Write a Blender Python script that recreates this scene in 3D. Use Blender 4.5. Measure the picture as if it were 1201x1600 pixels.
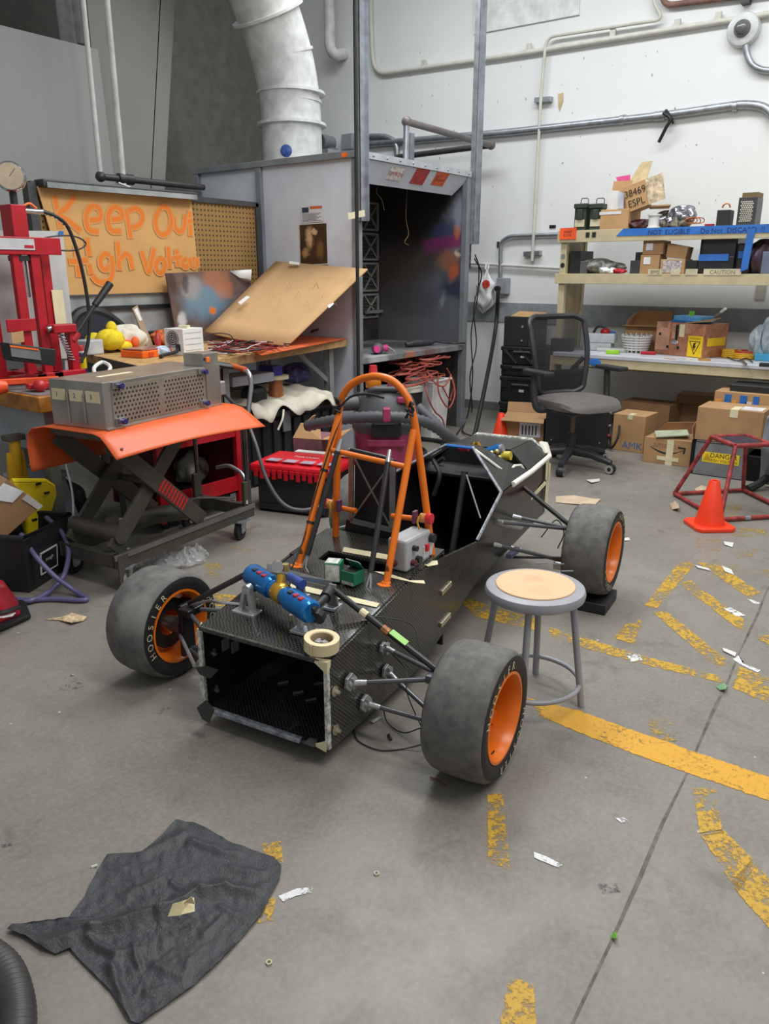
import bpy, math, random
from mathutils import Vector, Matrix, noise as mnoise

random.seed(7)
S = bpy.context.scene
COL = S.collection
for o in list(bpy.data.objects):
    bpy.data.objects.remove(o)

# ------------------------------------------------------------------ camera
FPX = 1213.0
EYE = Vector((0, 0, 1.54))
PITCH = math.atan(375 / FPX)
AZ = math.radians(36.8)
FH = Vector((math.cos(AZ), math.sin(AZ), 0))
RIGHT = Vector((math.sin(AZ), -math.cos(AZ), 0))
FWD = FH * math.cos(PITCH) - Vector((0, 0, math.sin(PITCH)))
UPV = Vector((0, 0, math.cos(PITCH))) + FH * math.sin(PITCH)
cam_data = bpy.data.cameras.new('camera')
cam_data.sensor_fit = 'VERTICAL'
cam_data.sensor_height = 36.0
cam_data.sensor_width = 27.0
cam_data.lens = 36.0 * FPX / 1600.0
cam_data.clip_start = 0.05
cam = bpy.data.objects.new('camera', cam_data)
COL.objects.link(cam)
cam.matrix_world = Matrix(((RIGHT.x, UPV.x, -FWD.x, EYE.x), (RIGHT.y, UPV.y, -FWD.y, EYE.y), (RIGHT.z, UPV.z, -FWD.z, EYE.z), (0, 0, 0, 1)))
S.camera = cam

# ------------------------------------------------------------------ light
world = bpy.data.worlds.new('world')
S.world = world
world.use_nodes = True
world.node_tree.nodes['Background'].inputs[0].default_value = (0.93, 0.97, 1.0, 1)
world.node_tree.nodes['Background'].inputs[1].default_value = 0.37

def area(name, loc, sx, sy, power, col=(1, 0.97, 0.93), aim=None):
    l = bpy.data.lights.new(name, 'AREA')
    l.shape = 'RECTANGLE'
    l.size, l.size_y, l.energy, l.color = sx, sy, power, col
    o = bpy.data.objects.new(name, l)
    COL.objects.link(o)
    o.location = loc
    if aim is not None:
        o.rotation_euler = (Vector(aim) - Vector(loc)).to_track_quat('-Z', 'Y').to_euler()
    return o
area('ceiling_light_aisle', (5.9, 2.3, 4.95), 0.7, 6.2, 180, (0.96, 0.99, 1.0))
area('ceiling_light_front', (2.0, -0.9, 4.5), 0.8, 3.6, 138, (1.0, 0.985, 0.95))
area('fill_light_booth', (3.4, 2.6, 3.9), 2.4, 0.8, 84, (0.97, 0.99, 1.0))  # unseen fill lamp, added to brighten the booth side and lift area

vs = S.view_settings
vs.view_transform = 'Standard'
vs.look = 'None'
vs.gamma = 1.0
vs.exposure = 0.0
vs.use_curve_mapping = False

# ------------------------------------------------------------------ measuring helpers (photograph pixel + a known plane -> point of the room)
def ray(px, py):
    return FWD * FPX + RIGHT * (px - 600.5) + UPV * (800 - py)
def G(px, py, z=0.0):
    d = ray(px, py); return EYE + d * ((z - EYE.z) / d.z)
def WX(px, py, x):
    d = ray(px, py); return EYE + d * (x / d.x)
def WY(px, py, y):
    d = ray(px, py); return EYE + d * (y / d.y)
def onplane(px, py, p0, n):
    d = ray(px, py); n = Vector(n); return EYE + d * ((Vector(p0) - EYE).dot(n) / d.dot(n))
PHI = math.radians(7.5)
CO = Vector((1.597, 1.713, 0))
CM = Matrix.Translation(CO) @ Matrix.Rotation(PHI, 4, 'Z')
CMI = CM.inverted()
def CA(px, py, a): return CMI @ onplane(px, py, CM @ Vector((a, 0, 0)), CM.to_3x3() @ Vector((1, 0, 0)))
def CB(px, py, b): return CMI @ onplane(px, py, CM @ Vector((0, b, 0)), CM.to_3x3() @ Vector((0, 1, 0)))
def CZ(px, py, z): return CMI @ G(px, py, z)

# ------------------------------------------------------------------ materials
def lin(c):
    r = []
    for v in c[:3]:
        v = v / 255.0
        r.append(v / 12.92 if v <= 0.04045 else ((v + 0.055) / 1.055) ** 2.4)
    return (r[0], r[1], r[2], 1.0)
MATS = {}
class NT:
    def __init__(s, name):
        s.m = bpy.data.materials.new(name); s.m.use_nodes = True
        s.t = s.m.node_tree; s.n = s.t.nodes; s.b = s.n['Principled BSDF']; s.out = s.n['Material Output']
        s.tc = s.n.new('ShaderNodeTexCoord')
    def node(s, typ, **kw):
        n = s.n.new(typ)
        for k, v in kw.items():
            if isinstance(k, str) and k.startswith('i'):
                idx = int(k[1:]) if k[1:].isdigit() else None
                if idx is not None:
                    s.set(n.inputs[idx], v); continue
            setattr(n, k, v)
        return n
    def set(s, sock, v):
        if isinstance(v, bpy.types.NodeSocket): s.t.links.new(v, sock)
        else: sock.default_value = v
    def math(s, op, a, b=0.0, c=0.0, clamp=False):
        n = s.n.new('ShaderNodeMath'); n.operation = op; n.use_clamp = clamp
        s.set(n.inputs[0], a); s.set(n.inputs[1], b); s.set(n.inputs[2], c); return n.outputs[0]
    def noise(s, scale, detail=4, rough=0.55, vec=None, dist=0.0):
        n = s.n.new('ShaderNodeTexNoise'); n.inputs['Scale'].default_value = scale; n.inputs['Detail'].default_value = detail
        n.inputs['Roughness'].default_value = rough; n.inputs['Distortion'].default_value = dist
        s.t.links.new(vec if vec is not None else s.tc.outputs['Object'], n.inputs['Vector']); return n
    def mix(s, f, a, b):
        n = s.n.new('ShaderNodeMix'); n.data_type = 'RGBA'
        s.set(n.inputs[0], f); s.set(n.inputs[6], a); s.set(n.inputs[7], b); return n.outputs[2]
    def ramp(s, f, lo, hi):
        n = s.n.new('ShaderNodeMapRange'); n.clamp = True
        s.set(n.inputs[0], f); n.inputs[1].default_value = lo; n.inputs[2].default_value = hi; return n.outputs[0]
    def bump(s, h, strength=0.2, dist=0.005):
        n = s.n.new('ShaderNodeBump'); n.inputs['Strength'].default_value = strength; n.inputs['Distance'].default_value = dist
        s.t.links.new(h, n.inputs['Height']); s.t.links.new(n.outputs[0], s.b.inputs['Normal'])
def sc(c, k): return tuple(max(0, min(255, v * k)) for v in c[:3])
def mat(name, c, rough=0.5, metal=0.0, var=0.10, vs=9.0, bump=0.0, bs=60.0, coat=0.0, emit=0.0, alpha=1.0, spec=0.5, sheen=0.0):
    if name in MATS: return MATS[name]
    w = NT(name)
    nz = w.noise(vs, 5)
    f = w.ramp(nz.outputs['Fac'], 0.3, 0.7)
    colr = w.mix(f, lin(sc(c, 1 - var)), lin(sc(c, 1 + var * 0.6)))
    w.set(w.b.inputs['Base Color'], colr)
    w.set(w.b.inputs['Roughness'], w.math('MULTIPLY_ADD', nz.outputs['Fac'], 0.16, rough - 0.08, clamp=True))
    w.b.inputs['Metallic'].default_value = metal
    w.b.inputs['Specular IOR Level'].default_value = spec
    w.b.inputs['Coat Weight'].default_value = coat
    w.b.inputs['Coat Roughness'].default_value = 0.08
    if sheen: w.b.inputs['Sheen Weight'].default_value = sheen
    if alpha < 1: w.b.inputs['Alpha'].default_value = alpha
    if emit:
        w.b.inputs['Emission Color'].default_value = lin(c); w.b.inputs['Emission Strength'].default_value = emit
    if bump: w.bump(w.noise(bs, 4).outputs['Fac'], bump)
    MATS[name] = w.m
    return w.m
def blobmat(name, base, base2, blobs, rough=0.5, nscale=6.0, warp=0.25, wscale=3.0, metal=0.0):
    """paint patches: (centre, radius, colour, amount), edges broken up by noise"""
    w = NT(name)
    nz = w.noise(nscale, 6, 0.6)
    colr = w.mix(w.ramp(nz.outputs['Fac'], 0.3, 0.7), lin(base), lin(base2))
    wn = w.noise(wscale, 5, 0.6)
    vsub = w.node('ShaderNodeVectorMath', operation='SUBTRACT', i0=wn.outputs['Color'], i1=(0.5, 0.5, 0.5))
    vm = w.node('ShaderNodeVectorMath', operation='SCALE', i0=vsub.outputs[0]); vm.inputs[3].default_value = warp
    va = w.node('ShaderNodeVectorMath', operation='ADD', i0=w.tc.outputs['Object'], i1=vm.outputs[0])
    for (c, r, k, amt) in blobs:
        if not isinstance(r, (tuple, list)): r = (r, r, r)
        d = w.node('ShaderNodeVectorMath', operation='SUBTRACT', i0=va.outputs[0], i1=tuple(c))
        dv = w.node('ShaderNodeVectorMath', operation='DIVIDE', i0=d.outputs[0], i1=tuple(r))
        ln = w.node('ShaderNodeVectorMath', operation='LENGTH', i0=dv.outputs[0])
        n = w.n.new('ShaderNodeMapRange'); n.interpolation_type = 'SMOOTHSTEP'
        w.set(n.inputs[0], ln.outputs['Value']); n.inputs[1].default_value = 1.0; n.inputs[2].default_value = 0.35
        n.inputs[3].default_value = 0; n.inputs[4].default_value = amt
        colr = w.mix(n.outputs[0], colr, lin(k))
    w.set(w.b.inputs['Base Color'], colr)
    w.b.inputs['Roughness'].default_value = rough
    w.b.inputs['Metallic'].default_value = metal
    MATS[name] = w.m
    return w.m

# ------------------------------------------------------------------ mesh builder
def V(*a): return Vector(a)
def frame(n, up=(0, 0, 1)):
    n = Vector(n).normalized(); u = Vector(up)
    x = u.cross(n)
    if x.length < 1e-4: x = Vector((1, 0, 0)).cross(n)
    if x.length < 1e-4: x = Vector((0, 1, 0)).cross(n)
    x.normalize(); y = n.cross(x)
    return x, y, n
def FR(o, n, up=(0, 0, 1)):
    """matrix whose local XY is a surface with normal n"""
    x, y, z = frame(n, up); o = Vector(o)
    return Matrix(((x.x, y.x, z.x, o.x), (x.y, y.y, z.y, o.y), (x.z, y.z, z.z, o.z), (0, 0, 0, 1)))
def TZ(loc, deg=0): return Matrix.Translation(Vector(loc)) @ Matrix.Rotation(math.radians(deg), 4, 'Z')
def smoothpath(pts, n=6, closed=False):
    P = [Vector(p) for p in pts]; out = []
    N = len(P)
    rng = range(N if closed else N - 1)
    for i in rng:
        p0 = P[(i - 1) % N] if closed or i > 0 else P[0] * 2 - P[1]
        p1 = P[i]; p2 = P[(i + 1) % N]
        p3 = P[(i + 2) % N] if closed or i + 2 < N else P[-1] * 2 - P[-2]
        for k in range(n):
            t = k / n
            out.append(0.5 * ((2 * p1) + (-p0 + p2) * t + (2 * p0 - 5 * p1 + 4 * p2 - p3) * t * t + (-p0 + 3 * p1 - 3 * p2 + p3) * t ** 3))
    if not closed: out.append(P[-1])
    return out
def bend(pts, r, n=6):
    """polyline with rounded corners"""
    P = [Vector(p) for p in pts]; out = [P[0]]
    for i in range(1, len(P) - 1):
        a = (P[i - 1] - P[i]); b = (P[i + 1] - P[i])
        rr = min(r, a.length * 0.49, b.length * 0.49)
        a.normalize(); b.normalize()
        A = P[i] + a * rr; B = P[i] + b * rr
        for k in range(n + 1):
            t = k / n
            out.append(A * (1 - t) ** 2 + P[i] * 2 * t * (1 - t) + B * t * t)
    out.append(P[-1])
    return out
_fontcache = {}
def glyph(body):
    if body in _fontcache: return _fontcache[body]
    cu = bpy.data.curves.new('t', 'FONT'); cu.body = body; cu.size = 1.0; cu.resolution_u = 3
    o = bpy.data.objects.new('t', cu); COL.objects.link(o)
    dg = bpy.context.evaluated_depsgraph_get()
    me = bpy.data.meshes.new_from_object(o.evaluated_get(dg))
    vs_ = [tuple(v.co) for v in me.vertices]; fs = [tuple(p.vertices) for p in me.polygons]
    bpy.data.objects.remove(o); bpy.data.curves.remove(cu); bpy.data.meshes.remove(me)
    _fontcache[body] = (vs_, fs); return vs_, fs
class MB:
    def __init__(s, M=None): s.v = []; s.f = []; s.M = M or Matrix.Identity(4); s.fade = None
    def add(s, vs_, fs, M=None):
        o = len(s.v); T = s.M @ M if M is not None else s.M
        s.v += [T @ Vector(v) for v in vs_]; s.f += [tuple(i + o for i in f) for f in fs]; return s
    def box(s, c, size, rz=0, M=None, taper=1.0):
        x, y, z = [d / 2 for d in size]; t = taper
        vv = [(-x, -y, -z), (x, -y, -z), (x, y, -z), (-x, y, -z), (-x * t, -y * t, z), (x * t, -y * t, z), (x * t, y * t, z), (-x * t, y * t, z)]
        T = Matrix.Translation(Vector(c)) @ Matrix.Rotation(math.radians(rz), 4, 'Z')
        if M is not None: T = M @ T
        return s.add(vv, [(0, 3, 2, 1), (4, 5, 6, 7), (0, 1, 5, 4), (1, 2, 6, 5), (2, 3, 7, 6), (3, 0, 4, 7)], T)
    def bb(s, x0, x1, y0, y1, z0, z1, M=None):
        return s.box(((x0 + x1) / 2, (y0 + y1) / 2, (z0 + z1) / 2), (abs(x1 - x0), abs(y1 - y0), abs(z1 - z0)), M=M)
    def bar(s, p0, p1, w, h, up=(0, 0, 1)):
        p0 = Vector(p0); p1 = Vector(p1); x, y, n = frame(p1 - p0, up)
        vv = []
        for p in (p0, p1):
            for (i, j) in ((-1, -1), (1, -1), (1, 1), (-1, 1)): vv.append(p + x * (i * w / 2) + y * (j * h / 2))
        return s.add(vv, [(3, 2, 1, 0), (4, 5, 6, 7), (0, 1, 5, 4), (1, 2, 6, 5), (2, 3, 7, 6), (3, 0, 4, 7)])
    def tube(s, pts, r, n=8, closed=False, caps=True):
        P = [Vector(p) for p in pts]; N = len(P); vv = []; ff = []
        rr = r if isinstance(r, (list, tuple)) else [r] * N
        prev = None
        for i in range(N):
            if closed: t = P[(i + 1) % N] - P[i - 1]
            elif i == 0: t = P[1] - P[0]
            elif i == N - 1: t = P[-1] - P[-2]
            else: t = P[i + 1] - P[i - 1]
            if t.length < 1e-9: t = Vector((0, 0, 1))
            t.normalize()
            if prev is None: x, y, _ = frame(t)
            else:
                x = prev - t * prev.dot(t)
                if x.length < 1e-6: x, y, _ = frame(t)
                x.normalize(); y = t.cross(x)
            prev = x
            for k in range(n):
                a = 2 * math.pi * k / n
                vv.append(P[i] + (x * math.cos(a) + y * math.sin(a)) * rr[i])
        for i in range(N if closed else N - 1):
            j = (i + 1) % N
            for k in range(n):
                l = (k + 1) % n
                ff.append((i * n + k, i * n + l, j * n + l, j * n + k))
        if caps and not closed:
            ff.append(tuple(range(n - 1, -1, -1))); ff.append(tuple((N - 1) * n + k for k in range(n)))
        return s.add(vv, ff)
    def cyl(s, p0, p1, r, n=16, r2=None): return s.tube([p0, p1], [r, r if r2 is None else r2], n)
    def lathe(s, prof, M=None, n=32, a0=0.0, a1=2 * math.pi):
        """profile [(radius, height)] turned about local Z"""
        full = abs(a1 - a0 - 2 * math.pi) < 1e-6; m = n if full else n + 1
        vv = []; ff = []; K = len(prof)
        for k in range(m):
            a = a0 + (a1 - a0) * k / n
            for (r, h) in prof: vv.append((r * math.cos(a), r * math.sin(a), h))
        for k in range(n):
            l = (k + 1) % m
            for i in range(K - 1): ff.append((k * K + i, l * K + i, l * K + i + 1, k * K + i + 1))
        return s.add(vv, ff, M)
    def prism(s, poly, h, M=None, z0=0.0):
        n = len(poly); vv = [(p[0], p[1], z0) for p in poly] + [(p[0], p[1], z0 + h) for p in poly]
        ff = [tuple(range(n - 1, -1, -1)), tuple(range(n, 2 * n))] + [(i, (i + 1) % n, n + (i + 1) % n, n + i) for i in range(n)]
        return s.add(vv, ff, M)
    def slab(s, pts, t):
        """flat polygon of room points given thickness t along its normal"""
        P = [Vector(p) for p in pts]; n = Vector()
        for i in range(len(P)): n += P[i].cross(P[(i + 1) % len(P)])
        n.normalize(); k = len(P)
        vv = [p - n * t / 2 for p in P] + [p + n * t / 2 for p in P]
        return s.add(vv, [tuple(range(k - 1, -1, -1)), tuple(range(k, 2 * k))] + [(i, (i + 1) % k, k + (i + 1) % k, k + i) for i in range(k)])
    def grid(s, fn, nu, nv, M=None):
        vv = [fn(i / nu, j / nv) for j in range(nv + 1) for i in range(nu + 1)]
        ff = [(j * (nu + 1) + i, j * (nu + 1) + i + 1, (j + 1) * (nu + 1) + i + 1, (j + 1) * (nu + 1) + i) for j in range(nv) for i in range(nu)]
        return s.add(vv, ff, M)
    def ball(s, c, r, n=12, m=8, M=None):
        r = r if isinstance(r, (tuple, list)) else (r, r, r); vv = []; ff = []
        T = Matrix.Translation(Vector(c))
        if M is not None: T = T @ M
        for j in range(m + 1):
            t = math.pi * j / m
            for i in range(n):
                a = 2 * math.pi * i / n
                vv.append((r[0] * math.sin(t) * math.cos(a), r[1] * math.sin(t) * math.sin(a), r[2] * math.cos(t)))
        for j in range(m):
            for i in range(n): ff.append((j * n + i, (j + 1) * n + i, (j + 1) * n + (i + 1) % n, j * n + (i + 1) % n))
        return s.add(vv, ff, T)
    def text(s, body, size, M, align='C', sx=1.0):
        vv, ff = glyph(body)
        if not vv: return s
        xs = [v[0] for v in vv]; ys = [v[1] for v in vv]
        ox = {'C': (min(xs) + max(xs)) / 2, 'L': min(xs)}[align]; oy = (min(ys) + max(ys)) / 2
        return s.add([((v[0] - ox) * size * sx, (v[1] - oy) * size, 0) for v in vv], ff, M)
    def stroke(s, pts, w, M):
        """flat ribbon in local XY, soft edges through the 'fade' attribute"""
        if s.fade is None: s.fade = []
        P = [Vector((p[0], p[1], 0)) for p in pts]; N = len(P); vv = []
        for i in range(N):
            t = (P[min(i + 1, N - 1)] - P[max(i - 1, 0)])
            t = t.normalized() if t.length > 0 else Vector((1, 0, 0)); nrm = Vector((-t.y, t.x, 0))
            for k, f in ((-1, 0), (-0.45, 1), (0.45, 1), (1, 0)):
                vv.append(P[i] + nrm * (w * k) + Vector((0, 0, .00004 * i))); s.fade.append(f if 0 < i < N - 1 else f * 0.6)
        ff = [(i * 4 + k, i * 4 + k + 1, (i + 1) * 4 + k + 1, (i + 1) * 4 + k) for i in range(N - 1) for k in range(3)]
        return s.add(vv, ff, M)
    def build(s, name, m, parent=None, smooth=False, bevel=0.0, solid=0.0, sub=0, angle=40):
        me = bpy.data.meshes.new(name); me.from_pydata(s.v, [], s.f)
        me.materials.append(m)
        if smooth:
            me.polygons.foreach_set('use_smooth', [True] * len(me.polygons))
            if angle: me.set_sharp_from_angle(angle=math.radians(angle))
        if s.fade:
            at = me.attributes.new('fade', 'FLOAT', 'POINT'); at.data.foreach_set('value', s.fade)
        me.validate(); me.update()
        o = bpy.data.objects.new(name, me); COL.objects.link(o)
        if parent is not None:
            o.parent = parent
            if parent.type == 'EMPTY': o.matrix_parent_inverse = parent.matrix_basis.inverted()
        if solid:
            d = o.modifiers.new('solid', 'SOLIDIFY'); d.thickness = solid; d.offset = 0
        if bevel:
            d = o.modifiers.new('bevel', 'BEVEL'); d.width = bevel; d.segments = 2; d.limit_method = 'ANGLE'; d.angle_limit = math.radians(40)
        if sub:
            d = o.modifiers.new('sub', 'SUBSURF'); d.levels = sub; d.render_levels = sub
        return o
def tag(o, label, cat, group=None):
    o['label'] = label; o['category'] = cat
    if group: o['group'] = group
    return o
def thing(name, loc, label, cat, group=None):
    o = bpy.data.objects.new(name, None); COL.objects.link(o); o.empty_display_size = 0.05
    o.location = Vector(loc); return tag(o, label, cat, group)
def struct(o): o['kind'] = 'structure'; return o
def one(mb, name, m, label, cat, group=None, **kw): return tag(mb.build(name, m, **kw), label, cat, group)
# ================================================================== SETTING
def concrete():
    w = NT('concrete_floor')
    big = w.noise(0.9, 6, 0.62); mid = w.noise(5.0, 7, 0.65, dist=0.4); fine = w.noise(60, 4, 0.6)
    c = w.mix(w.ramp(big.outputs['Fac'], 0.32, 0.68), lin((117, 111, 102)), lin((139, 134, 126)))
    c = w.mix(w.math('MULTIPLY', w.ramp(mid.outputs['Fac'], 0.45, 0.75), 0.55), c, lin((102, 98, 91)))
    c = w.mix(w.math('MULTIPLY', w.ramp(fine.outputs['Fac'], 0.4, 0.75), 0.35), c, lin((156, 151, 143)))
    dk = w.noise(3.1, 5, 0.7, dist=1.2)
    c = w.mix(w.math('MULTIPLY', w.ramp(dk.outputs['Fac'], 0.58, 0.72), 0.45), c, lin((80, 78, 74)))
    vo = w.node('ShaderNodeTexVoronoi'); vo.inputs['Scale'].default_value = 7.0
    w.t.links.new(w.tc.outputs['Object'], vo.inputs['Vector'])
    c = w.mix(w.math('MULTIPLY', w.math('LESS_THAN', vo.outputs['Distance'], 0.035), 0.8), c, lin((205, 203, 198)))
    w.set(w.b.inputs['Base Color'], c)
    w.set(w.b.inputs['Roughness'], w.math('MULTIPLY_ADD', mid.outputs['Fac'], 0.35, 0.28))
    w.b.inputs['Specular IOR Level'].default_value = 0.4
    w.bump(fine.outputs['Fac'], 0.08, 0.003)
    return w.m
floor = struct(MB().bb(-4, 8.1, -5, 8.2, -0.12, 0).build('floor', concrete()))
def paintmat(name, c, lo, hi):
    w = NT(name)
    a = w.noise(48, 8, 0.8); b = w.noise(7, 5, 0.65)
    s = w.math('ADD', w.math('MULTIPLY', a.outputs['Fac'], 0.6), w.math('MULTIPLY', b.outputs['Fac'], 0.4))
    at = w.node('ShaderNodeAttribute', attribute_name='fade')
    s = w.math('ADD', s, w.math('MULTIPLY', w.math('SUBTRACT', at.outputs['Fac'], 1.0), 0.22))
    w.set(w.b.inputs['Base Color'], w.mix(a.outputs['Fac'], lin(sc(c, 0.82)), lin(sc(c, 1.1))))
    w.b.inputs['Roughness'].default_value = 0.6
    w.set(w.b.inputs['Alpha'], w.ramp(s, lo, hi))
    return w.m
worn = paintmat('worn_yellow_paint', (196, 154, 48), 0.455, 0.53)
faint = paintmat('faint_yellow_paint', (176, 144, 62), 0.51, 0.58)
solid_y = paintmat('bright_yellow_paint', (216, 160, 44), 0.37, 0.46)
def stripe(px, m, name='paint_stripe', z=0.0015):
    P = [G(x, y, z) for x, y in px]
    c = sum(P, Vector()) / len(P)
    b = MB(); n = len(P)
    b.v = [c] + [p + (c - p) * 0.12 for p in P] + [p + (p - c) * 0.04 for p in P]
    b.f = [(0, 1 + i, 1 + (i + 1) % n) for i in range(n)] + [(1 + i, 1 + n + i, 1 + n + (i + 1) % n, 1 + (i + 1) % n) for i in range(n)]
    b.fade = [1.0] * (n + 1) + [0.0] * n
    return b.build(name, m, floor)
stripe([(812, 1086), (900, 1108), (1000, 1144), (1201, 1213), (1260, 1232), (1260, 1275), (1201, 1252), (1060, 1204), (940, 1160), (840, 1119)], solid_y)
stripe([(1063, 874), (1090, 878), (1024, 954), (1002, 950)], worn)
stripe([(1004, 966), (992, 1008), (955, 998), (975, 975)], worn)
stripe([(1055, 908), (1076, 904), (1169, 972), (1164, 992)], worn)
stripe([(1014, 953), (1040, 953), (1148, 1040), (1125, 1048)], worn)
stripe([(1085, 877), (1115, 876), (1193, 928), (1173, 937)], worn)
stripe([(1110, 876), (1230, 894), (1230, 907), (1142, 892)], faint)
stripe([(850, 977), (908, 994), (1014, 1027), (1144, 1060), (1138, 1070), (1037, 1047), (908, 1012), (850, 991)], worn)
stripe([(1151, 1038), (1240, 1072), (1240, 1120), (1140, 1074)], worn)
stripe([(1178, 996), (1240, 978), (1240, 1030)], worn)
stripe([(700, 925), (745, 938), (850, 970), (850, 990), (740, 964)], worn)
stripe([(1080, 1228), (1118, 1228), (1130, 1300), (1092, 1306)], worn)
stripe([(1090, 1300), (1130, 1294), (1182, 1346), (1150, 1396)], worn)
stripe([(1140, 1384), (1178, 1342), (1270, 1445), (1260, 1520)], worn)
stripe([(760, 1236), (786, 1236), (799, 1368), (761, 1352)], worn)
stripe([(794, 1519), (836, 1536), (842, 1640), (778, 1600)], worn)
stripe([(405, 1318), (440, 1312), (444, 1350), (420, 1352)], worn)
stripe([(405, 1405), (432, 1400), (428, 1440), (402, 1444)], worn)
stripe([(330, 838), (400, 850), (405, 866), (335, 850)], faint)
stripe([(318, 880), (345, 878), (350, 900), (322, 900)], faint)
stripe([(325, 925), (375, 930), (380, 950), (330, 948)], worn)
stripe([(1010, 1120), (1060, 1125), (1060, 1160), (1015, 1160)], faint)
stripe([(1085, 838), (1130, 842), (1126, 862), (1085, 856)], faint)
stripe([(1135, 822), (1201, 826), (1201, 842), (1140, 838)], faint)
stripe([(1130, 790), (1160, 785), (1150, 815), (1128, 812)], faint)
stripe([(1140, 862), (1185, 855), (1188, 866), (1150, 876)], faint)
b = MB(); p = [G(896, 1600, 0.001), G(1121, 1100, 0.001), G(1201, 918, 0.001)]
d = (p[2] - p[0]).normalized(); q = Vector((-d.y, d.x, 0))
for k in range(24):
    a0 = p[0] - d * 1.5 + d * (k * 0.25); w0 = 0.0045 + 0.0015 * math.sin(k * 1.7); w1 = 0.0045 + 0.0015 * math.sin((k + 1) * 1.7)
    o0 = q * (0.003 * math.sin(k * 2.3)); o1 = q * (0.003 * math.sin((k + 1) * 2.3)); a1 = a0 + d * 0.25
    b.add([a0 - q * w0 + o0, a0 + q * w0 + o0, a1 + q * w1 + o1, a1 - q * w1 + o1], [(0, 1, 2, 3)])
b.build('expansion_joint', mat('joint_filler', (104, 97, 88), 0.8, var=0.3, vs=20), floor)
white_paint = paintmat('spilled_white_paint', (220, 220, 220), 0.46, 0.50)
for i, px in enumerate([[(433, 1400), (462, 1388), (492, 1384), (490, 1394), (462, 1400), (440, 1410)], [(832, 1330), (855, 1338), (881, 1352), (875, 1357), (845, 1345), (834, 1340)], [(960, 1278), (975, 1277), (984, 1283), (970, 1286)], [(1128, 950), (1140, 948), (1166, 962), (1150, 963)], [(1142, 1030), (1152, 1022), (1160, 1036), (1190, 1048), (1185, 1052), (1160, 1040)], [(975, 1020), (1000, 1022), (1005, 1032), (985, 1034)], [(1165, 935), (1178, 938), (1190, 943), (1180, 945)]]):
    stripe(px, white_paint, 'paint_spill', 0.002)
black_mark = paintmat('tyre_black_scuff', (60, 60, 62), 0.50, 0.62)
for px in [[(240, 1110), (262, 1103), (270, 1107), (246, 1118)], [(1040, 1142), (1062, 1150), (1070, 1166), (1046, 1158)], [(0, 1320), (18, 1317), (20, 1322), (2, 1326)], [(60, 1060), (130, 1050), (135, 1075), (70, 1085)], [(930, 1380), (970, 1378), (972, 1395), (940, 1398)]]:
    stripe(px, black_mark, 'floor_scuff', 0.001)

WR = 7.95
def wallmat(name, c1, c2, stain=0.25):
    w = NT(name)
    a = w.noise(0.8, 5, 0.6); f = w.noise(7, 6, 0.7, dist=0.6)
    c = w.mix(w.ramp(a.outputs['Fac'], 0.35, 0.65), lin(c1), lin(c2))
    c = w.mix(w.math('MULTIPLY', w.ramp(f.outputs['Fac'], 0.66, 0.78), stain), c, lin(sc(c1, 0.78)))
    w.set(w.b.inputs['Base Color'], c); w.b.inputs['Roughness'].default_value = 0.7
    w.bump(w.noise(120, 3).outputs['Fac'], 0.05, 0.003)
    return w.m
wm_white = wallmat('white_painted_wall', (226, 228, 227), (233, 234, 232))
wm_grey = wallmat('shaded_left_wall', (156, 156, 153), (164, 164, 160))  # left wall: its shade is put into a darker base colour
wall_right = struct(MB().bb(WR, WR + 0.15, -5, 8.2, 0, 5.0).build('wall_right', wm_white))
struct(MB().bb(WR - 0.012, WR + 0.01, -5, 8.0, 1.005, 1.215).build('trim_1', mat('grey_wall_band', (150, 155, 158), 0.6), None))
struct(MB().bb(WR - 0.012, WR + 0.01, -5, 8.0, 0, 0.1).build('baseboard_right', mat('grey_cove_base', (120, 122, 120), 0.6), None))
struct(MB().slab([WX(740, 54, WR - 0.01), WX(905, 23, WR - 0.01), WX(907, -40, WR - 0.01), WX(740, -10, WR - 0.01)], 0.02).build('trim_2', mat('wall_panel_cover', (224, 226, 225), 0.6)))
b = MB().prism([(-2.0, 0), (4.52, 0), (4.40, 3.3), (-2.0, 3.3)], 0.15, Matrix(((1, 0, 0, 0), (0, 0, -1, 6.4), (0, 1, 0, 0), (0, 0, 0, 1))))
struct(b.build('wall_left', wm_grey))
b = MB()
MXZ = lambda y: Matrix(((1, 0, 0, 0), (0, 0, -1, y), (0, 1, 0, 0), (0, 0, 0, 1)))   # local (x, y) -> room (X, Z) at depth y
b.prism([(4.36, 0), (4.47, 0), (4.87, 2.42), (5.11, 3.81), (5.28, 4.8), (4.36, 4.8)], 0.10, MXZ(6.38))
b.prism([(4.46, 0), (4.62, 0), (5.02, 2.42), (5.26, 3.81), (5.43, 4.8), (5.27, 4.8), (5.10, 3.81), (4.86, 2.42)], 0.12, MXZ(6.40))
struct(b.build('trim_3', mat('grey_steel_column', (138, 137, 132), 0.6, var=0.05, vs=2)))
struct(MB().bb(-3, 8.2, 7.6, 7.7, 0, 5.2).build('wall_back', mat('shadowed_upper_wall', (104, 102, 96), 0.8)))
for x, y0, r in ((99, 0, 0.07), (113, 0, 0.07)):
    a = WY(x - 3, -30, 7.2); c = WY(x + 9, 70, 7.2)
    one(MB().cyl(a, c, 0.075, 14), 'drain_pipe', mat('white_pipe_paint', (205, 205, 200), 0.5), 'thick pale pipe high up behind the grey wall, %s of two' % ('left' if x == 99 else 'right'), 'pipe', smooth=True)

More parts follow.
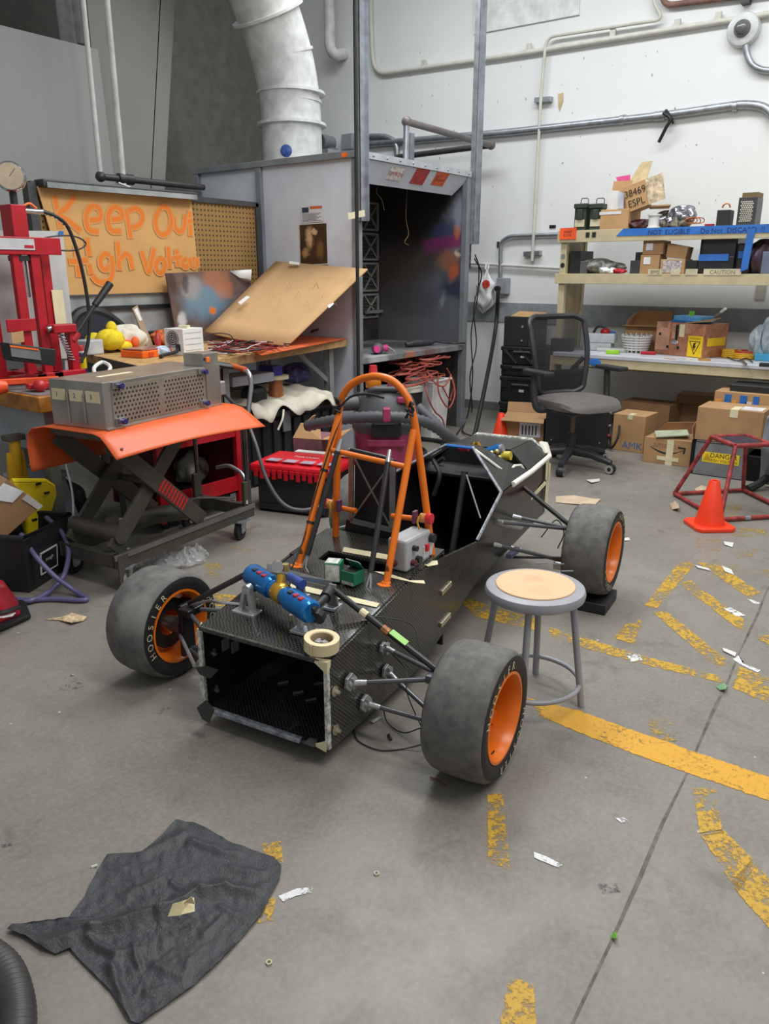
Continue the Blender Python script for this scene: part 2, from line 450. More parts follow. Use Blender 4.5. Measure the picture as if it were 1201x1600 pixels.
# ------------------------------------------------------------------ pipes and conduit on the right wall
m_cream = mat('cream_painted_conduit', (206, 204, 192), 0.5, var=0.06)
m_galv = mat('galvanised_steel', (166, 170, 176), 0.38, 0.7, var=0.12, vs=14)
m_black_pipe = mat('black_iron_pipe', (72, 70, 70), 0.45, 0.4)
m_dk = mat('black_rubber', (30, 30, 32), 0.55)
m_blk = mat('black_plastic', (34, 34, 36), 0.5)
def wp(px, py, off=0.04): return WX(px, py, WR - off)
def clamps(b, pts, r):
    for p in pts: b.cyl(p + V(0, -0.03, 0), p + V(0, 0.03, 0), r, 10)
t = thing('wall_conduit', wp(597, 117), 'cream painted pipe running along the top of the white wall from the steel post', 'pipe')
MB().tube(bend([wp(577, -60), wp(580, 60), wp(584, 117), wp(800, 86), wp(1260, 12)], 0.22), 0.024, 10).build('pipe_run', m_cream, t, smooth=True)
for x, y in ((662, 107), (826, 82), (957, 60), (1058, 45), (1122, 34)): MB().box(wp(x, y - 6), (0.03, 0.05, 0.09)).build('clamp', m_cream, t)
t = thing('wall_conduit', wp(845, 150), 'thin cream conduit dropping down the white wall beside the steel bracket', 'pipe')
MB().tube(bend([wp(1018, -20, 0.05), wp(1022, 8, 0.05), wp(1036, 30, 0.06), wp(853, 58, 0.06), wp(845, 150, 0.06), wp(831, 408, 0.06)], 0.1), 0.016, 8).build('pipe_run', m_cream, t, smooth=True)
for x, y in ((849, 157), (832, 397)):
    MB().bar(wp(x - 13, y, 0.03), wp(x + 13, y - 2, 0.03), 0.06, 0.05).build('strut_bracket', m_galv, t, bevel=0.004)
t = thing('wall_conduit', wp(800, 206), 'thick bright steel conduit crossing the middle of the white wall', 'pipe')
MB().tube(bend([wp(566, 226), wp(800, 206), wp(1040, 180), wp(1165, 162), wp(1201, 168), wp(1230, 230)], 0.25), 0.036, 12).build('pipe_run', m_galv, t, smooth=True)
for x, y in ((972, 187), (1148, 166), (1031, 181)):
    q = wp(x, y); MB().cyl(q - V(0, 0.05 if x == 1031 else 0.02, 0), q + V(0, 0.05 if x == 1031 else 0.02, 0), 0.043, 12).build('coupling', m_galv, t, smooth=True)
t = thing('cable_end', wp(1040, 182), 'short black cable tail tied to the bright conduit', 'cable')
MB().tube(smoothpath([wp(1036, 176, 0.1), wp(1047, 186, 0.1), wp(1040, 200, 0.09), wp(1029, 222, 0.06)]), 0.016, 8).build('tail', m_dk, t, smooth=True)
MB().tube(smoothpath([wp(1044, 190, 0.08), wp(1050, 188, 0.09), wp(1040, 172, 0.1), wp(1052, 193, 0.06)]), 0.012, 6).build('knot', m_dk, t, smooth=True)
t = thing('dome_camera', wp(1163, 48), 'round white dome security camera at the top right of the wall', 'camera')
M = FR(wp(1163, 48, 0.0), (-1, 0, 0))
MB().lathe([(0.0, 0.0), (0.135, 0.0), (0.135, 0.05), (0.125, 0.075), (0.1, 0.085), (0.0, 0.085)], M, 28).build('housing', mat('white_camera_shell', (206, 208, 208), 0.4), t, smooth=True)
MB().lathe([(0.07, 0.08), (0.067, 0.10), (0.052, 0.13), (0.028, 0.146), (0.0, 0.15)], M, 24).build('dome', mat('smoked_dome', (104, 102, 102), 0.15), t, smooth=True)
t = thing('wall_conduit', wp(1168, 90), 'curved steel conduit leading down from the dome camera', 'pipe')
MB().tube(smoothpath([wp(1164, 60), wp(1166, 82), wp(1174, 100), wp(1190, 109), wp(1215, 110), wp(1250, 108)]), 0.028, 10).build('pipe_run', m_galv, t, smooth=True)
t = thing('wall_conduit', wp(1100, 5), 'rusty brown pipe at the top edge of the white wall', 'pipe')
MB().tube(bend([wp(1034, -30), wp(1036, 9), wp(1100, 1), wp(1240, -16)], 0.08), 0.025, 10).build('pipe_run', mat('rusty_pipe', (128, 96, 84), 0.7, var=0.3), t, smooth=True)
MB().box(wp(1166, -3), (0.08, 0.07, 0.09)).build('clamp', m_black_pipe, t)
t = thing('wall_conduit', wp(790, 372), 'grey conduit bending down to the junction box beside the hanging bag', 'pipe')
MB().tube(bend([wp(884, 366), wp(796, 369), wp(782, 378), wp(781, 447)], 0.2), 0.022, 10).build('pipe_run', m_galv, t, smooth=True)
t = thing('junction_box', wp(785, 447), 'grey electrical junction box low on the white wall with a black power cable', 'junction box')
MB().box(wp(786, 447, 0.05), (0.09, 0.13, 0.17)).build('box', mat('grey_box_paint', (150, 154, 160), 0.5), t, bevel=0.006)
MB().lathe([(0.0, 0.05), (0.03, 0.05), (0.03, 0.0), (0.036, 0)], FR(wp(779, 451, 0.09), (-1, 0, 0)), 16).build('socket', m_blk, t, smooth=True)
MB().tube(smoothpath([wp(778, 455, 0.15), wp(773, 520, 0.18), G(750, 640, 0.25), G(735, 690, 0.02), G(700, 700, 0.02)], 10), 0.022, 8).build('power_cable', m_dk, t, smooth=True)
t = thing('wall_conduit', wp(740, 414), 'thin white pipe running along the wall above the grey band', 'pipe')
MB().tube([wp(728, 411), wp(890, 420)], 0.016, 8).build('pipe_run', mat('white_pipe_paint', (205, 205, 200), 0.5), t, smooth=True)
t = thing('junction_box', wp(545, 222), 'grey junction box on the wall above the spray booth', 'junction box')
MB().box(wp(546, 222, 0.06), (0.12, 0.16, 0.17)).build('box', mat('grey_box_paint', (150, 154, 160), 0.5), t, bevel=0.006)
MB().tube(bend([wp(552, 213), wp(605, 213), wp(620, 224), wp(620, 252)], 0.16), 0.032, 10).build('conduit', m_galv, t, smooth=True)
t = thing('drain_pipe', wp(515, 40), 'white pipe elbow ending in the wall beside the steel post', 'pipe')
MB().tube(bend([wp(513, -60, 0.2), wp(515, 74, 0.2), wp(522, 86, 0.2), wp(540, 84, -0.01)], 0.2, 10), 0.062, 14).build('pipe_run', mat('white_duct_paint', (214, 214, 210), 0.4), t, smooth=True)
t = thing('air_pipe', V(6.2, 4.4, 2.45), 'black and grey iron pipe looping over the top of the spray booth', 'pipe')
pe = WY(767, 227, 4.4)
MB().tube([WY(633, 262, 4.4), WY(635, 192, 4.4)], 0.026, 10).build('riser', m_galv, t, smooth=True)
MB().tube([WY(635, 190, 4.4), pe], 0.03, 10).build('arm', mat('grey_iron_pipe', (118, 112, 110), 0.5, 0.3), t, smooth=True)
MB().tube([pe, V(pe.x, 5.6, pe.z - 0.02)], 0.03, 10).build('return_pipe', m_black_pipe, t, smooth=True)
for q in (WY(635, 190, 4.4), pe): MB().ball(q, 0.045, 12, 8).build('elbow', mat('grey_iron_pipe', (118, 112, 110), 0.5, 0.3), t, smooth=True)
MB().bb(pe.x - 0.6, pe.x - 0.53, 5.0, 5.06, 2.45, pe.z + 0.1).build('strut', m_galv, t)
# wall marks and small plates
b = MB().prism([(-0.03, 0.08), (0.03, 0.085), (0.035, 0.0), (0.0, -0.09), (-0.02, -0.04)], 0.001, FR(wp(875, 160, 0.0), (-1, 0, 0)))
b.build('bare_patch', mat('bare_wall_plaster', (200, 178, 142), 0.8), wall_right)
for x, y, w_, h_, c in ((863, 354, 0.07, 0.03, (30, 30, 34)), (1158, 492, 0.07, 0.11, (205, 205, 198)), (1188, 455, 0.09, 0.15, (190, 186, 172)), (1100, 485, 0.14, 0.05, (205, 202, 190)), (778, 382, 0.03, 0.06, (60, 60, 58)), (60, 196, 0.02, 0.02, (40, 40, 40))):
    if x > 100: MB().box(wp(x, y, 0.005), (0.012, w_, h_)).build('wall_plate', mat('plate_%d' % x, c, 0.5), wall_right, bevel=0.002)
rnd = random.Random(3); b = MB()
for k in range(60):
    x = rnd.uniform(590, 1190); y = rnd.uniform(60, 330); q = wp(x, y, 0.001); r_ = rnd.uniform(0.003, 0.012)
    b.prism([(r_ * math.cos(a) * rnd.uniform(.4, 1), r_ * math.sin(a) * rnd.uniform(.4, 2.2)) for a in (0, 1, 2, 3, 4, 5)], 0.001, FR(q, (-1, 0, 0)))
o = b.build('wall_specks', mat('grey_wall_scuff', (170, 170, 168), 0.8), wall_right); o['kind'] = 'stuff'

# ------------------------------------------------------------------ left wall pipes
def lp(px, py, y=5.9): return WY(px, py, y)
m_wp = mat('white_pipe_paint', (205, 205, 200), 0.5)
tp = lp(128, -30); bt = lp(157, 276)
one(MB().cyl(V(bt.x, 5.9, 4.6), bt, 0.021, 10), 'sprinkler_pipe', m_wp, 'thin white vertical pipe in front of the grey wall, left of two', 'pipe', smooth=True)
bt2 = lp(193, 288)
one(MB().cyl(V(bt2.x, 5.9, 4.6), bt2, 0.026, 10), 'sprinkler_pipe', m_wp, 'white vertical pipe in front of the grey column, right of two', 'pipe', smooth=True)
t = thing('air_pipe', bt, 'dark horizontal pipe joining the two white vertical pipes', 'pipe')
MB().tube([bt, lp(318, 293)], 0.026, 10).build('pipe_run', m_black_pipe, t, smooth=True)
MB().ball(bt, 0.042, 10, 8).build('fitting', m_black_pipe, t, smooth=True); q = lp(196, 280); MB().cyl(q - V(0.07, 0, 0), q + V(0.07, 0, 0), 0.042, 12).build('fitting', m_black_pipe, t, smooth=True)

# ================================================================== SPRAY BOOTH
XL, XR, YF, YB, YP, ZT = 5.21, 6.86, 4.14, 5.2, 6.04, 2.45
m_booth = mat('booth_galvanised_sheet', (206, 211, 220), 0.42, 0.0, var=0.06, vs=3)
m_booth_d = mat('booth_grey_edge', (138, 142, 146), 0.45, 0.3, var=0.12, vs=5)
def rp(px, py): return WX(px, py, XR - 0.02)
inner = blobmat('overspray_dark_panel', (44, 38, 36), (84, 77, 74), [
    (rp(660, 500), (.5, 1.2, .5), (104, 102, 104), 0.7), (rp(620, 440), (.5, .5, .5), (72, 62, 58), 0.6),
    (rp(640, 330), (.5, .9, .5), (34, 26, 24), 0.8), (rp(690, 480), (.5, .5, .5), (92, 96, 108), 0.75), (rp(715, 350), (.4, .22, .4), (120, 124, 138), 0.75),
    (rp(700, 365), (.4, .30, .16), (52, 58, 96), 0.8), (rp(705, 378), (.3, .42, .08), (132, 36, 92), 0.8), (rp(680, 385), (.3, .25, .10), (112, 40, 92), 0.7),
    (rp(700, 408), (.3, .17, .13), (158, 98, 74), 0.7), (rp(712, 362), (.3, .06, .09), (196, 104, 60), 0.8), (rp(716, 335), (.3, .10, .2), (150, 156, 172), 0.7), (rp(707, 425), (.3, .07, .1), (186, 90, 52), 0.8),
    (rp(710, 450), (.3, .24, .12), (38, 44, 66), 0.85), (rp(690, 470), (.3, .05, .10), (150, 160, 170), 0.6), (rp(645, 470), (.3, .5, .25), (70, 70, 72), 0.6),
    (rp(720, 400), (.3, .05, .03), (222, 214, 205), 0.9), (rp(722, 385), (.3, .035, .05), (224, 216, 208), 0.9), (rp(712, 398), (.3, .03, .06), (214, 190, 170), 0.8)],
    rough=0.55, nscale=3.0, warp=0.16, wscale=7)
t = thing('spray_booth', V((XL + XR) / 2, (YF + YP) / 2, 0), 'large grey sheet metal spray booth with paint-stained dark inside', 'spray booth')
MB().bb(XL - 0.015, XL + 0.015, YF, YB + 0.03, 0, ZT).build('side_panel', m_booth, t)
MB().bb(XL - 0.01, XL + 0.02, YB + 0.03, YP, 0.0, ZT - 0.02).build('plenum_panel', m_booth, t)
MB().bb(XR - 0.015, XR + 0.015, YF + 0.03, YP, 0.0, ZT).build('side_panel', inner, t)
MB().bb(XL, XR, YB, YB + 0.02, 0.0, ZT).build('back_panel', blobmat('overspray_back', (40, 36, 34), (66, 60, 58), [], nscale=4), t)
MB().bb(XL, XR, YF, YP, ZT - 0.03, ZT).build('top_panel', m_booth_d, t)
MB().bb(XL, XR, YP - 0.02, YP, 0, ZT).build('rear_panel', m_booth_d, t)
for q in ((XL - 0.05, XL - 0.01, YB, YB + 0.06, 0, ZT - .05), (XL - 0.05, XL - 0.01, YP - 0.03, YP + 0.03, 0, ZT - .05), (XL - 0.035, XL + 0.02, YF - 0.005, YF + 0.06, 0, ZT - .05), (XL - 0.055, XL + 0.02, YF, YP + .03, ZT - 0.05, ZT), (XR - 0.02, XR + 0.05, YF - 0.01, YF + 0.05, 0, ZT)):
    MB().bb(*q).build('corner_flange', m_booth_d, t, bevel=0.004)
b = MB(); b.add([(XL, YF - 0.02, 2.40), (XR + 0.03, YF - 0.02, 2.40), (XR + 0.03, YF - 0.02, ZT), (XL, YF - 0.02, ZT), (XL, YF + 0.02, 2.40), (XR + 0.03, YF + 0.02, 2.40), (XR + 0.03, YF + 0.02, ZT), (XL, YF + 0.02, ZT)],
    [(0, 1, 2, 3), (4, 7, 6, 5), (0, 4, 5, 1), (3, 2, 6, 7), (0, 3, 7, 4), (1, 5, 6, 2)])
b.build('header_flange', mat('booth_light_flange', (186, 190, 194), 0.4, 0.4), t)
b = MB(); yl = YF + 0.12
b.slab([(XL, YF, 2.40), (XR + 0.02, YF, 2.40), (XR - 0.1, yl, 2.24), (XL, yl, 2.24)], 0.012); b.build('header_lip', m_booth, t)
for k in range(9): MB().ball((XL + 0.15 + k * 0.185, YF - 0.022, 2.425), 0.009, 8, 5).build('rivet', m_galv, t, smooth=True)
# stickers on the lip
lipn = Vector((0, -(2.40 - 2.24), -0.12)).normalized()
def lipM(px, py): return FR(onplane(px, py, (XL, YF, 2.40), lipn) + lipn * 0.009, lipn)
for px, py, w_, h_, c in ((617, 271, 0.2, 0.11, (222, 216, 212)), (655, 275, 0.2, 0.15, (176, 62, 58)), (687, 278, 0.2, 0.14, (214, 96, 48))):
    st = MB().box((0, 0, 0), (w_, h_, 0.002), M=lipM(px, py)).build('sticker', mat('sticker_%d' % px, c, 0.5, var=0.25, vs=30), t)
    if px == 617: MB().text('SIMPSON', 0.052, lipM(px, py) @ Matrix.Translation((0, 0, 0.002))).build('lettering', mat('sticker_red', (190, 40, 36), 0.5), st)
    if px == 687: MB().text('NO\nSMOKING', 0.035, lipM(px, py) @ Matrix.Translation((0, 0, 0.002))).build('lettering', mat('sticker_ink', (120, 60, 40), 0.5), st)
# work surface
cnt = blobmat('booth_counter_paint', (96, 96, 98), (142, 142, 142), [(WY(640, 560, YF), .12, (176, 110, 70), .8), (WY(590, 565, YF), .2, (196, 200, 200), .6), (WY(670, 555, YF), .15, (120, 60, 50), .5), (V(6.4, 4.6, .87), (.6, .5, .1), (58, 58, 60), .8), (V(6.0, 4.9, .87), (.4, .3, .1), (44, 44, 46), .8)], nscale=8, warp=0.1, wscale=9)
MB().bb(XL, XR - 0.015, YF - 0.01, YB, 0.79, 0.845).build('counter', cnt, t, bevel=0.006)
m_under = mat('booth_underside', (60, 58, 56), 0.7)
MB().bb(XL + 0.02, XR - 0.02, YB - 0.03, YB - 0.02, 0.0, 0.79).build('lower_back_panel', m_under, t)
# filters in the back wall
m_filt = mat('grey_filter_frame', (140, 138, 134), 0.6); m_slat = mat('filter_media', (70, 66, 60), 0.9)
for col in range(3):
    x1 = XR - 0.045 - col * 0.52; x0 = x1 - 0.48
    for (ya, yb) in ((318, 362), (366, 408), (412, 456), (460, 497)):
        zt_ = WY(582, ya, YB).z; zb_ = WY(582, yb, YB).z + 0.015; y = YB - 0.012
        fo = MB()
        for (a0, a1) in (((x0, zb_), (x1, zb_)), ((x1, zb_), (x1, zt_)), ((x1, zt_), (x0, zt_)), ((x0, zt_), (x0, zb_))): fo.bar((a0[0], y, a0[1]), (a1[0], y, a1[1]), 0.02, 0.02, up=(0, 1, 0))
        xm = (x0 + x1) / 2
        for (p0, p1) in (((x0, zb_), (xm, zt_)), ((x0, zt_), (xm, zb_)), ((xm, zb_), (x1, zt_)), ((xm, zt_), (x1, zb_))): fo.bar((p0[0], y, p0[1]), (p1[0], y, p1[1]), 0.016, 0.012, up=(0, 1, 0))
        fp = fo.build('filter_frame', m_filt, t)
        sm = MB()
        for k in range(7): z = zb_ + (zt_ - zb_) * (k + 0.5) / 7; sm.bb(x0 + .01, x1 - .01, y + 0.004, y + 0.008, z - 0.008, z + 0.008)
        sm.build('filter_media', m_slat, fp)
MB().bar((XR - 0.3, YB - 0.05, 1.14), (XR - 0.02, YB - 0.05, 1.14), 0.03, 0.03).build('filter_rail', m_booth_d, t)
# posts
for px, w_, zb_, lab in ((567, 0.075, 1.93, 'galvanised steel channel rising from the left corner of the spray booth'), (741, 0.065, 1.8, 'galvanised steel channel rising from the right corner of the spray booth')):
    q = WY(px, 330 if px < 600 else 380, YF - 0.04); x = q.x
    tt = thing('steel_post', V(x, YF - 0.04, zb_), lab, 'post')
    MB().bb(x - w_ / 2, x + w_ / 2, YF - 0.045, YF - 0.04, zb_, 4.7).build('web', m_galv, tt)
    MB().bb(x - w_ / 2, x - w_ / 2 + 0.005, YF - 0.045, YF + 0.01, zb_, 4.7).build('flange', m_galv, tt)
    MB().bb(x + w_ / 2 - 0.005, x + w_ / 2, YF - 0.075, YF + 0.01, zb_, 4.7).build('flange', m_galv, tt)
q = WY(557, 300, YF - 0.22)
one(MB().tube([V(q.x, q.y, 4.7), V(q.x, q.y, 0.62)], 0.014, 8), 'steel_cable', m_dk, 'straight dark cable running down the left corner of the spray booth', 'cable', smooth=True)
tt = thing('tape_strip', WY(555, 334, YF - 0.08), 'strip of masking tape across the left booth corner', 'tape')
MB().slab([WY(543, 333, YF - 0.085), WY(569, 328, YF - 0.085), WY(570, 338, YF - 0.085), WY(544, 343, YF - 0.085)], 0.003).build('strip', mat('masking_tape', (226, 216, 178), 0.7, var=0.06), tt)
# duct
m_duct = mat('white_duct_paint', (228, 229, 227), 0.4, var=0.05, vs=4)
t = thing('exhaust_duct', V(6.03, 5.62, ZT), 'fat white painted exhaust duct curving up from the spray booth roof', 'duct')
P = bend([V(6.03, 5.62, ZT), V(6.03, 5.62, 3.28), V(5.55, 5.62, 4.15), V(4.9, 5.62, 4.9)], 0.45, 10)
MB().tube(P, 0.285, 28, caps=False).build('pipe_body', m_duct, t, smooth=True)
for c, n, r in ((V(6.03, 5.62, 2.88), V(0, 0, 1), .33), (V(6.03, 5.62, 3.15), V(0, 0, 1), .325), (V(5.76, 5.62, 3.76), V(-.48, 0, .87), .335), (V(6.03, 5.62, 3.08), V(0, 0, 1), .292), (V(5.93, 5.62, 3.47), V(-.3, 0, .95), .292), (V(5.55, 5.62, 4.14), V(-.5, 0, .8), .3)):
    MB().lathe([(0.27, -0.012), (r, -0.012), (r, 0.012), (0.27, 0.012)], FR(c, n), 28).build('flange_ring', m_duct, t, smooth=True)
MB().lathe([(0, 0.004), (0.05, 0.004), (0.055, 0.0)], FR(V(6.03, 5.62, 2.62) + Vector((-.86, -.52, 0)).normalized() * 0.286, (-.86, -.52, 0)), 18).build('port_cover', mat('blue_cap', (52, 82, 150), 0.4, var=0.3, vs=40), t, smooth=True)
t = thing('fan_motor', V(6.5, 5.62, ZT), 'grey fan motor on the booth roof behind the white duct', 'motor')
q = WY(508, 230, 5.62)
MB().cyl(q + V(-0.09, 0, 0.04), q + V(0.09, 0, 0.04), 0.075, 16).build('body', mat('dark_motor_grey', (86, 88, 92), 0.5), t, smooth=True)
MB().box(q + V(0.03, -0.05, -0.06), (0.12, 0.1, 0.1)).build('terminal_box', mat('dark_motor_grey', (86, 88, 92), 0.5), t, bevel=0.006)
MB().tube(smoothpath([q + V(.09, 0, -.03), q + V(.16, 0, -.06), q + V(.18, 0, -.14)]), 0.014, 8).build('cord', m_dk, t, smooth=True)
MB().bb(q.x - .1, q.x + .1, 5.5, 5.7, ZT - .02, q.z - 0.03).build('foot', m_booth_d, t)
# things on the booth
t = thing('poster', WX(490, 382, XL - 0.02), 'dark brown glossy art poster with pale figures on the booth side', 'poster')
pm = blobmat('poster_print', (42, 30, 20), (70, 50, 30), [(WX(486, 372, XL), (.1, .06, .12), (206, 168, 128), .9), (WX(494, 362, XL), (.1, .05, .03), (212, 176, 138), .9), (WX(480, 395, XL), (.1, .06, .05), (176, 136, 92), .8), (WX(503, 390, XL), (.1, .07, .12), (120, 92, 50), .7), (WX(470, 360, XL), (.1, .05, .1), (84, 66, 40), .7)], rough=0.4, nscale=14, warp=0.08, wscale=16)
P = [WX(467, 350, XL - 0.022), WX(511, 347, XL - 0.022), WX(513, 413, XL - 0.022), WX(469, 415, XL - 0.022)]
sh = MB().slab(P, 0.003).build('sheet', mat('poster_white_edge', (214, 210, 200), 0.5), t)
c = sum(P, Vector()) / 4
MB().slab([c + (p - c) * 0.95 + V(-0.003, 0, 0) for p in P], 0.001).build('print', pm, sh)
t = thing('warning_notice', WX(487, 334, XL - 0.02), 'white notice with an orange warning heading above the art poster', 'notice')
P = [WX(470, 322, XL - 0.022), WX(504, 320, XL - 0.022), WX(505, 346, XL - 0.022), WX(471, 349, XL - 0.022)]
sh = MB().slab(P, 0.003).build('sheet', mat('notice_white', (212, 212, 214), 0.5), t)
L2 = lambda u, v_, o=-0.003: (P[0] * (1 - u) + P[1] * u) * (1 - v_) + (P[3] * (1 - u) + P[2] * u) * v_ + V(o, 0, 0)
MB().slab([L2(.42, .05), L2(.97, .05), L2(.97, .2), L2(.42, .2)], .001).build('heading', mat('warning_orange', (214, 96, 50), 0.5), sh)
MB().slab([L2(.05, .1), L2(.36, .1), L2(.36, .4), L2(.05, .4)], .001).build('pictogram', mat('pictogram_ink', (50, 56, 80), 0.5, var=0.4, vs=60), sh)
b = MB()
for k in range(7): v_ = 0.46 + k * 0.072; b.slab([L2(.06, v_), L2(.92 - 0.1 * (k % 3), v_), L2(.92 - 0.1 * (k % 3), v_ + .03), L2(.06, v_ + .03)], .001)
b.build('printed_lines', mat('grey_print', (150, 150, 156), 0.5), sh)
one(MB().slab([WX(533, 239, XL - .058), WX(543, 238, XL - .058), WX(541, 245, XL - .058), WX(534, 246, XL - .058)], .006), 'orange_tag', mat('tag_orange', (236, 110, 40), .5), 'small orange tag on the top left corner of the booth', 'tag')
# odds inside the booth
for pts, lab in (([(592, 285), (588, 300), (596, 312), (600, 328)], 'short frayed string hanging inside the booth, left of two'), ([(636, 290), (634, 340), (638, 365), (632, 378), (638, 383)], 'long frayed string hanging inside the booth, right of two')):
    one(MB().tube(smoothpath([onplane(x, y, (6.2, 4.5, 1.8), (0, -1, 0)) for x, y in pts]), 0.004, 6), 'string', mat('dirty_string', (120, 104, 74), .8), lab, 'string', smooth=True)
t = thing('power_tool', G(660, 540, 0.846), 'dark handheld sander lying on the booth counter', 'tool')
c = G(657, 541, 0.846)
MB().tube([c + V(-.18, .05, .025), c + V(-.1, .02, .035), c + V(.08, -.02, .035), c + V(.16, -.04, .03)], [.02, .034, .034, .02], 12).build('body', mat('tool_dark_grey', (58, 58, 62), .5), t, smooth=True)
MB().tube(smoothpath([c + V(.16, -.04, .04), c + V(.26, -.1, .02), c + V(.3, -.2, .015), c + V(.42, -.25, .015)]), .009, 6).build('cord', m_dk, t, smooth=True)
t = thing('respirator', G(580, 552, 0.846), 'pink and grey respirator mask at the left end of the booth counter', 'respirator')
c = G(588, 553, 0.846)
MB().ball(c + V(0.02, 0, .045), (.06, .055, .05), 14, 8).build('mask', mat('respirator_grey', (90, 88, 92), .5), t, smooth=True)
for dx in (-.05, .07): MB().cyl(c + V(dx, -.03, .045), c + V(dx * 1.3, -.06, .05), .032, 16).build('cartridge', mat('respirator_pink', (206, 60, 130), .5), t, smooth=True)
MB().tube(smoothpath([c + V(.06, -.02, .06), c + V(.12, -.02, .06), c + V(.15, -.08, .02), c + V(.13, -.1, .006)]), .008, 6).build('strap', mat('strap_grey', (150, 146, 146), .7), t, smooth=True)
t = thing('power_strip', WY(740, 410, YF + 0.05), 'black power strip on the right edge of the spray booth', 'power strip')
a = WY(740, 372, YF + .02); c = WY(738, 420, YF + .02)
MB().bb(XR + .04, XR + .1, YF, YF + .05, c.z, a.z).build('body', mat('strip_grey', (64, 64, 68), .5), t, bevel=.004)
for k in range(4): z = c.z + (a.z - c.z) * (k + .5) / 4; MB().box((XR + .07, YF - .004, z), (.03, .008, .03)).build('socket', m_blk, t)
for i, pts in enumerate(([(742, 398), (748, 420), (745, 470), (736, 520), (738, 590), (730, 650), (712, 680)], [(741, 404), (752, 430), (740, 480), (744, 540), (734, 590), (737, 640), (722, 672), (745, 684), (735, 690)])):
    n_ = len(pts); MB().tube(smoothpath([WY(x, y, YF - .05 - .02 * i) if y < 620 else G(x, y, .02) for x, y in pts], 8), .007, 6).build('cable', m_dk, t, smooth=True)
t = thing('plastic_bag', WX(757, 455, WR - 0.1), 'knotted white plastic bag hanging on the wall beside the junction box', 'bag')
def bagf(u, v):
    a = u * 2 * math.pi; prof = [0.012, 0.02, 0.06, 0.095, 0.1, 0.095, 0.105, 0.1, 0.06, 0.0]
    x = v * 9; i = min(int(x), 8); r = prof[i] * (1 - (x - i)) + prof[i + 1] * (x - i)
    q = wp(761, 420, .13).lerp(wp(754, 489, .13), v); r *= 1 + 0.14 * math.sin(a * 5 + v * 9) + .1 * math.sin(a * 3 - v * 17)
    return q + V(math.cos(a) * r * .8, math.sin(a) * r, 0.01 * math.sin(a * 7))
MB().grid(bagf, 30, 24).build('bag_body', mat('white_plastic_film', (220, 220, 220), .35), t, smooth=True)
MB().tube(smoothpath([wp(761, 424, .13), wp(763, 416, .06), wp(760, 411, .03), wp(758, 422, .13)]), .01, 6).build('handle', mat('white_plastic_film', (220, 220, 220), .35), t, smooth=True)
M = FR(wp(759, 444, .222), (-1, -.2, 0))
MB().lathe([(0, .002), (.045, .0)], M, 16).build('printed_patch', mat('bag_red_print', (196, 60, 54), .5, var=.5, vs=40), t)
# ================================================================== RACE CAR
def carbon(name='carbon_weave', k=1.0):
    w = NT(name)
    mp = w.node('ShaderNodeMapping'); mp.inputs['Rotation'].default_value = (0, 0, -PHI); mp.inputs['Location'].default_value = (0.0013, 0.0017, 0.0011)
    w.t.links.new(w.tc.outputs['Object'], mp.inputs['Vector'])
    ck = w.node('ShaderNodeTexChecker'); ck.inputs['Scale'].default_value = 130
    w.t.links.new(mp.outputs[0], ck.inputs['Vector'])
    ck.inputs['Color1'].default_value = lin(sc((12, 12, 13), k)); ck.inputs['Color2'].default_value = lin(sc((66, 63, 56), k))
    nz = w.noise(7, 5, 0.6)
    w.set(w.b.inputs['Base Color'], w.mix(w.math('MULTIPLY', w.ramp(nz.outputs['Fac'], .5, .8), .3), ck.outputs[0], lin((78, 76, 72))))
    w.set(w.b.inputs['Roughness'], w.math('MULTIPLY_ADD', nz.outputs['Fac'], 0.3, 0.12))
    w.b.inputs['Coat Weight'].default_value = 0.5; w.b.inputs['Coat Roughness'].default_value = 0.06
    return w.m
m_carb = carbon()
m_carb_s = carbon('carbon_side_weave', 1.15)
m_carb_s.node_tree.nodes['Principled BSDF'].inputs['Coat Weight'].default_value = .15
m_gloss = mat('glossy_black_panel', (40, 38, 34), 0.24, var=0.2, vs=6, spec=0.35)
m_matte = mat('matt_black_panel', (22, 22, 23), 0.6, var=0.25, vs=7)
m_orange = mat('orange_powder_coat', (232, 116, 20), 0.35, var=0.06)
m_rod = mat('carbon_tube', (44, 44, 46), 0.3, var=0.15)
m_steel = mat('raw_steel', (150, 148, 146), 0.35, 0.8, var=0.15)
m_alu = mat('machined_aluminium', (196, 198, 200), 0.3, 0.75, var=0.08)
m_tape = mat('masking_tape', (226, 216, 178), 0.7, var=0.06)
m_edge = mat('taped_panel_edge', (188, 188, 180), 0.5, var=0.5, vs=60)
m_edge_b = mat('blue_grey_edge_tape', (138, 142, 150), 0.4, var=0.4, vs=40)
CAR = thing('race_car', CO, 'unfinished black single-seat race car with orange roll hoop and orange wheel rims', 'race car')
def cb(): return MB(CM)
T = 0.012
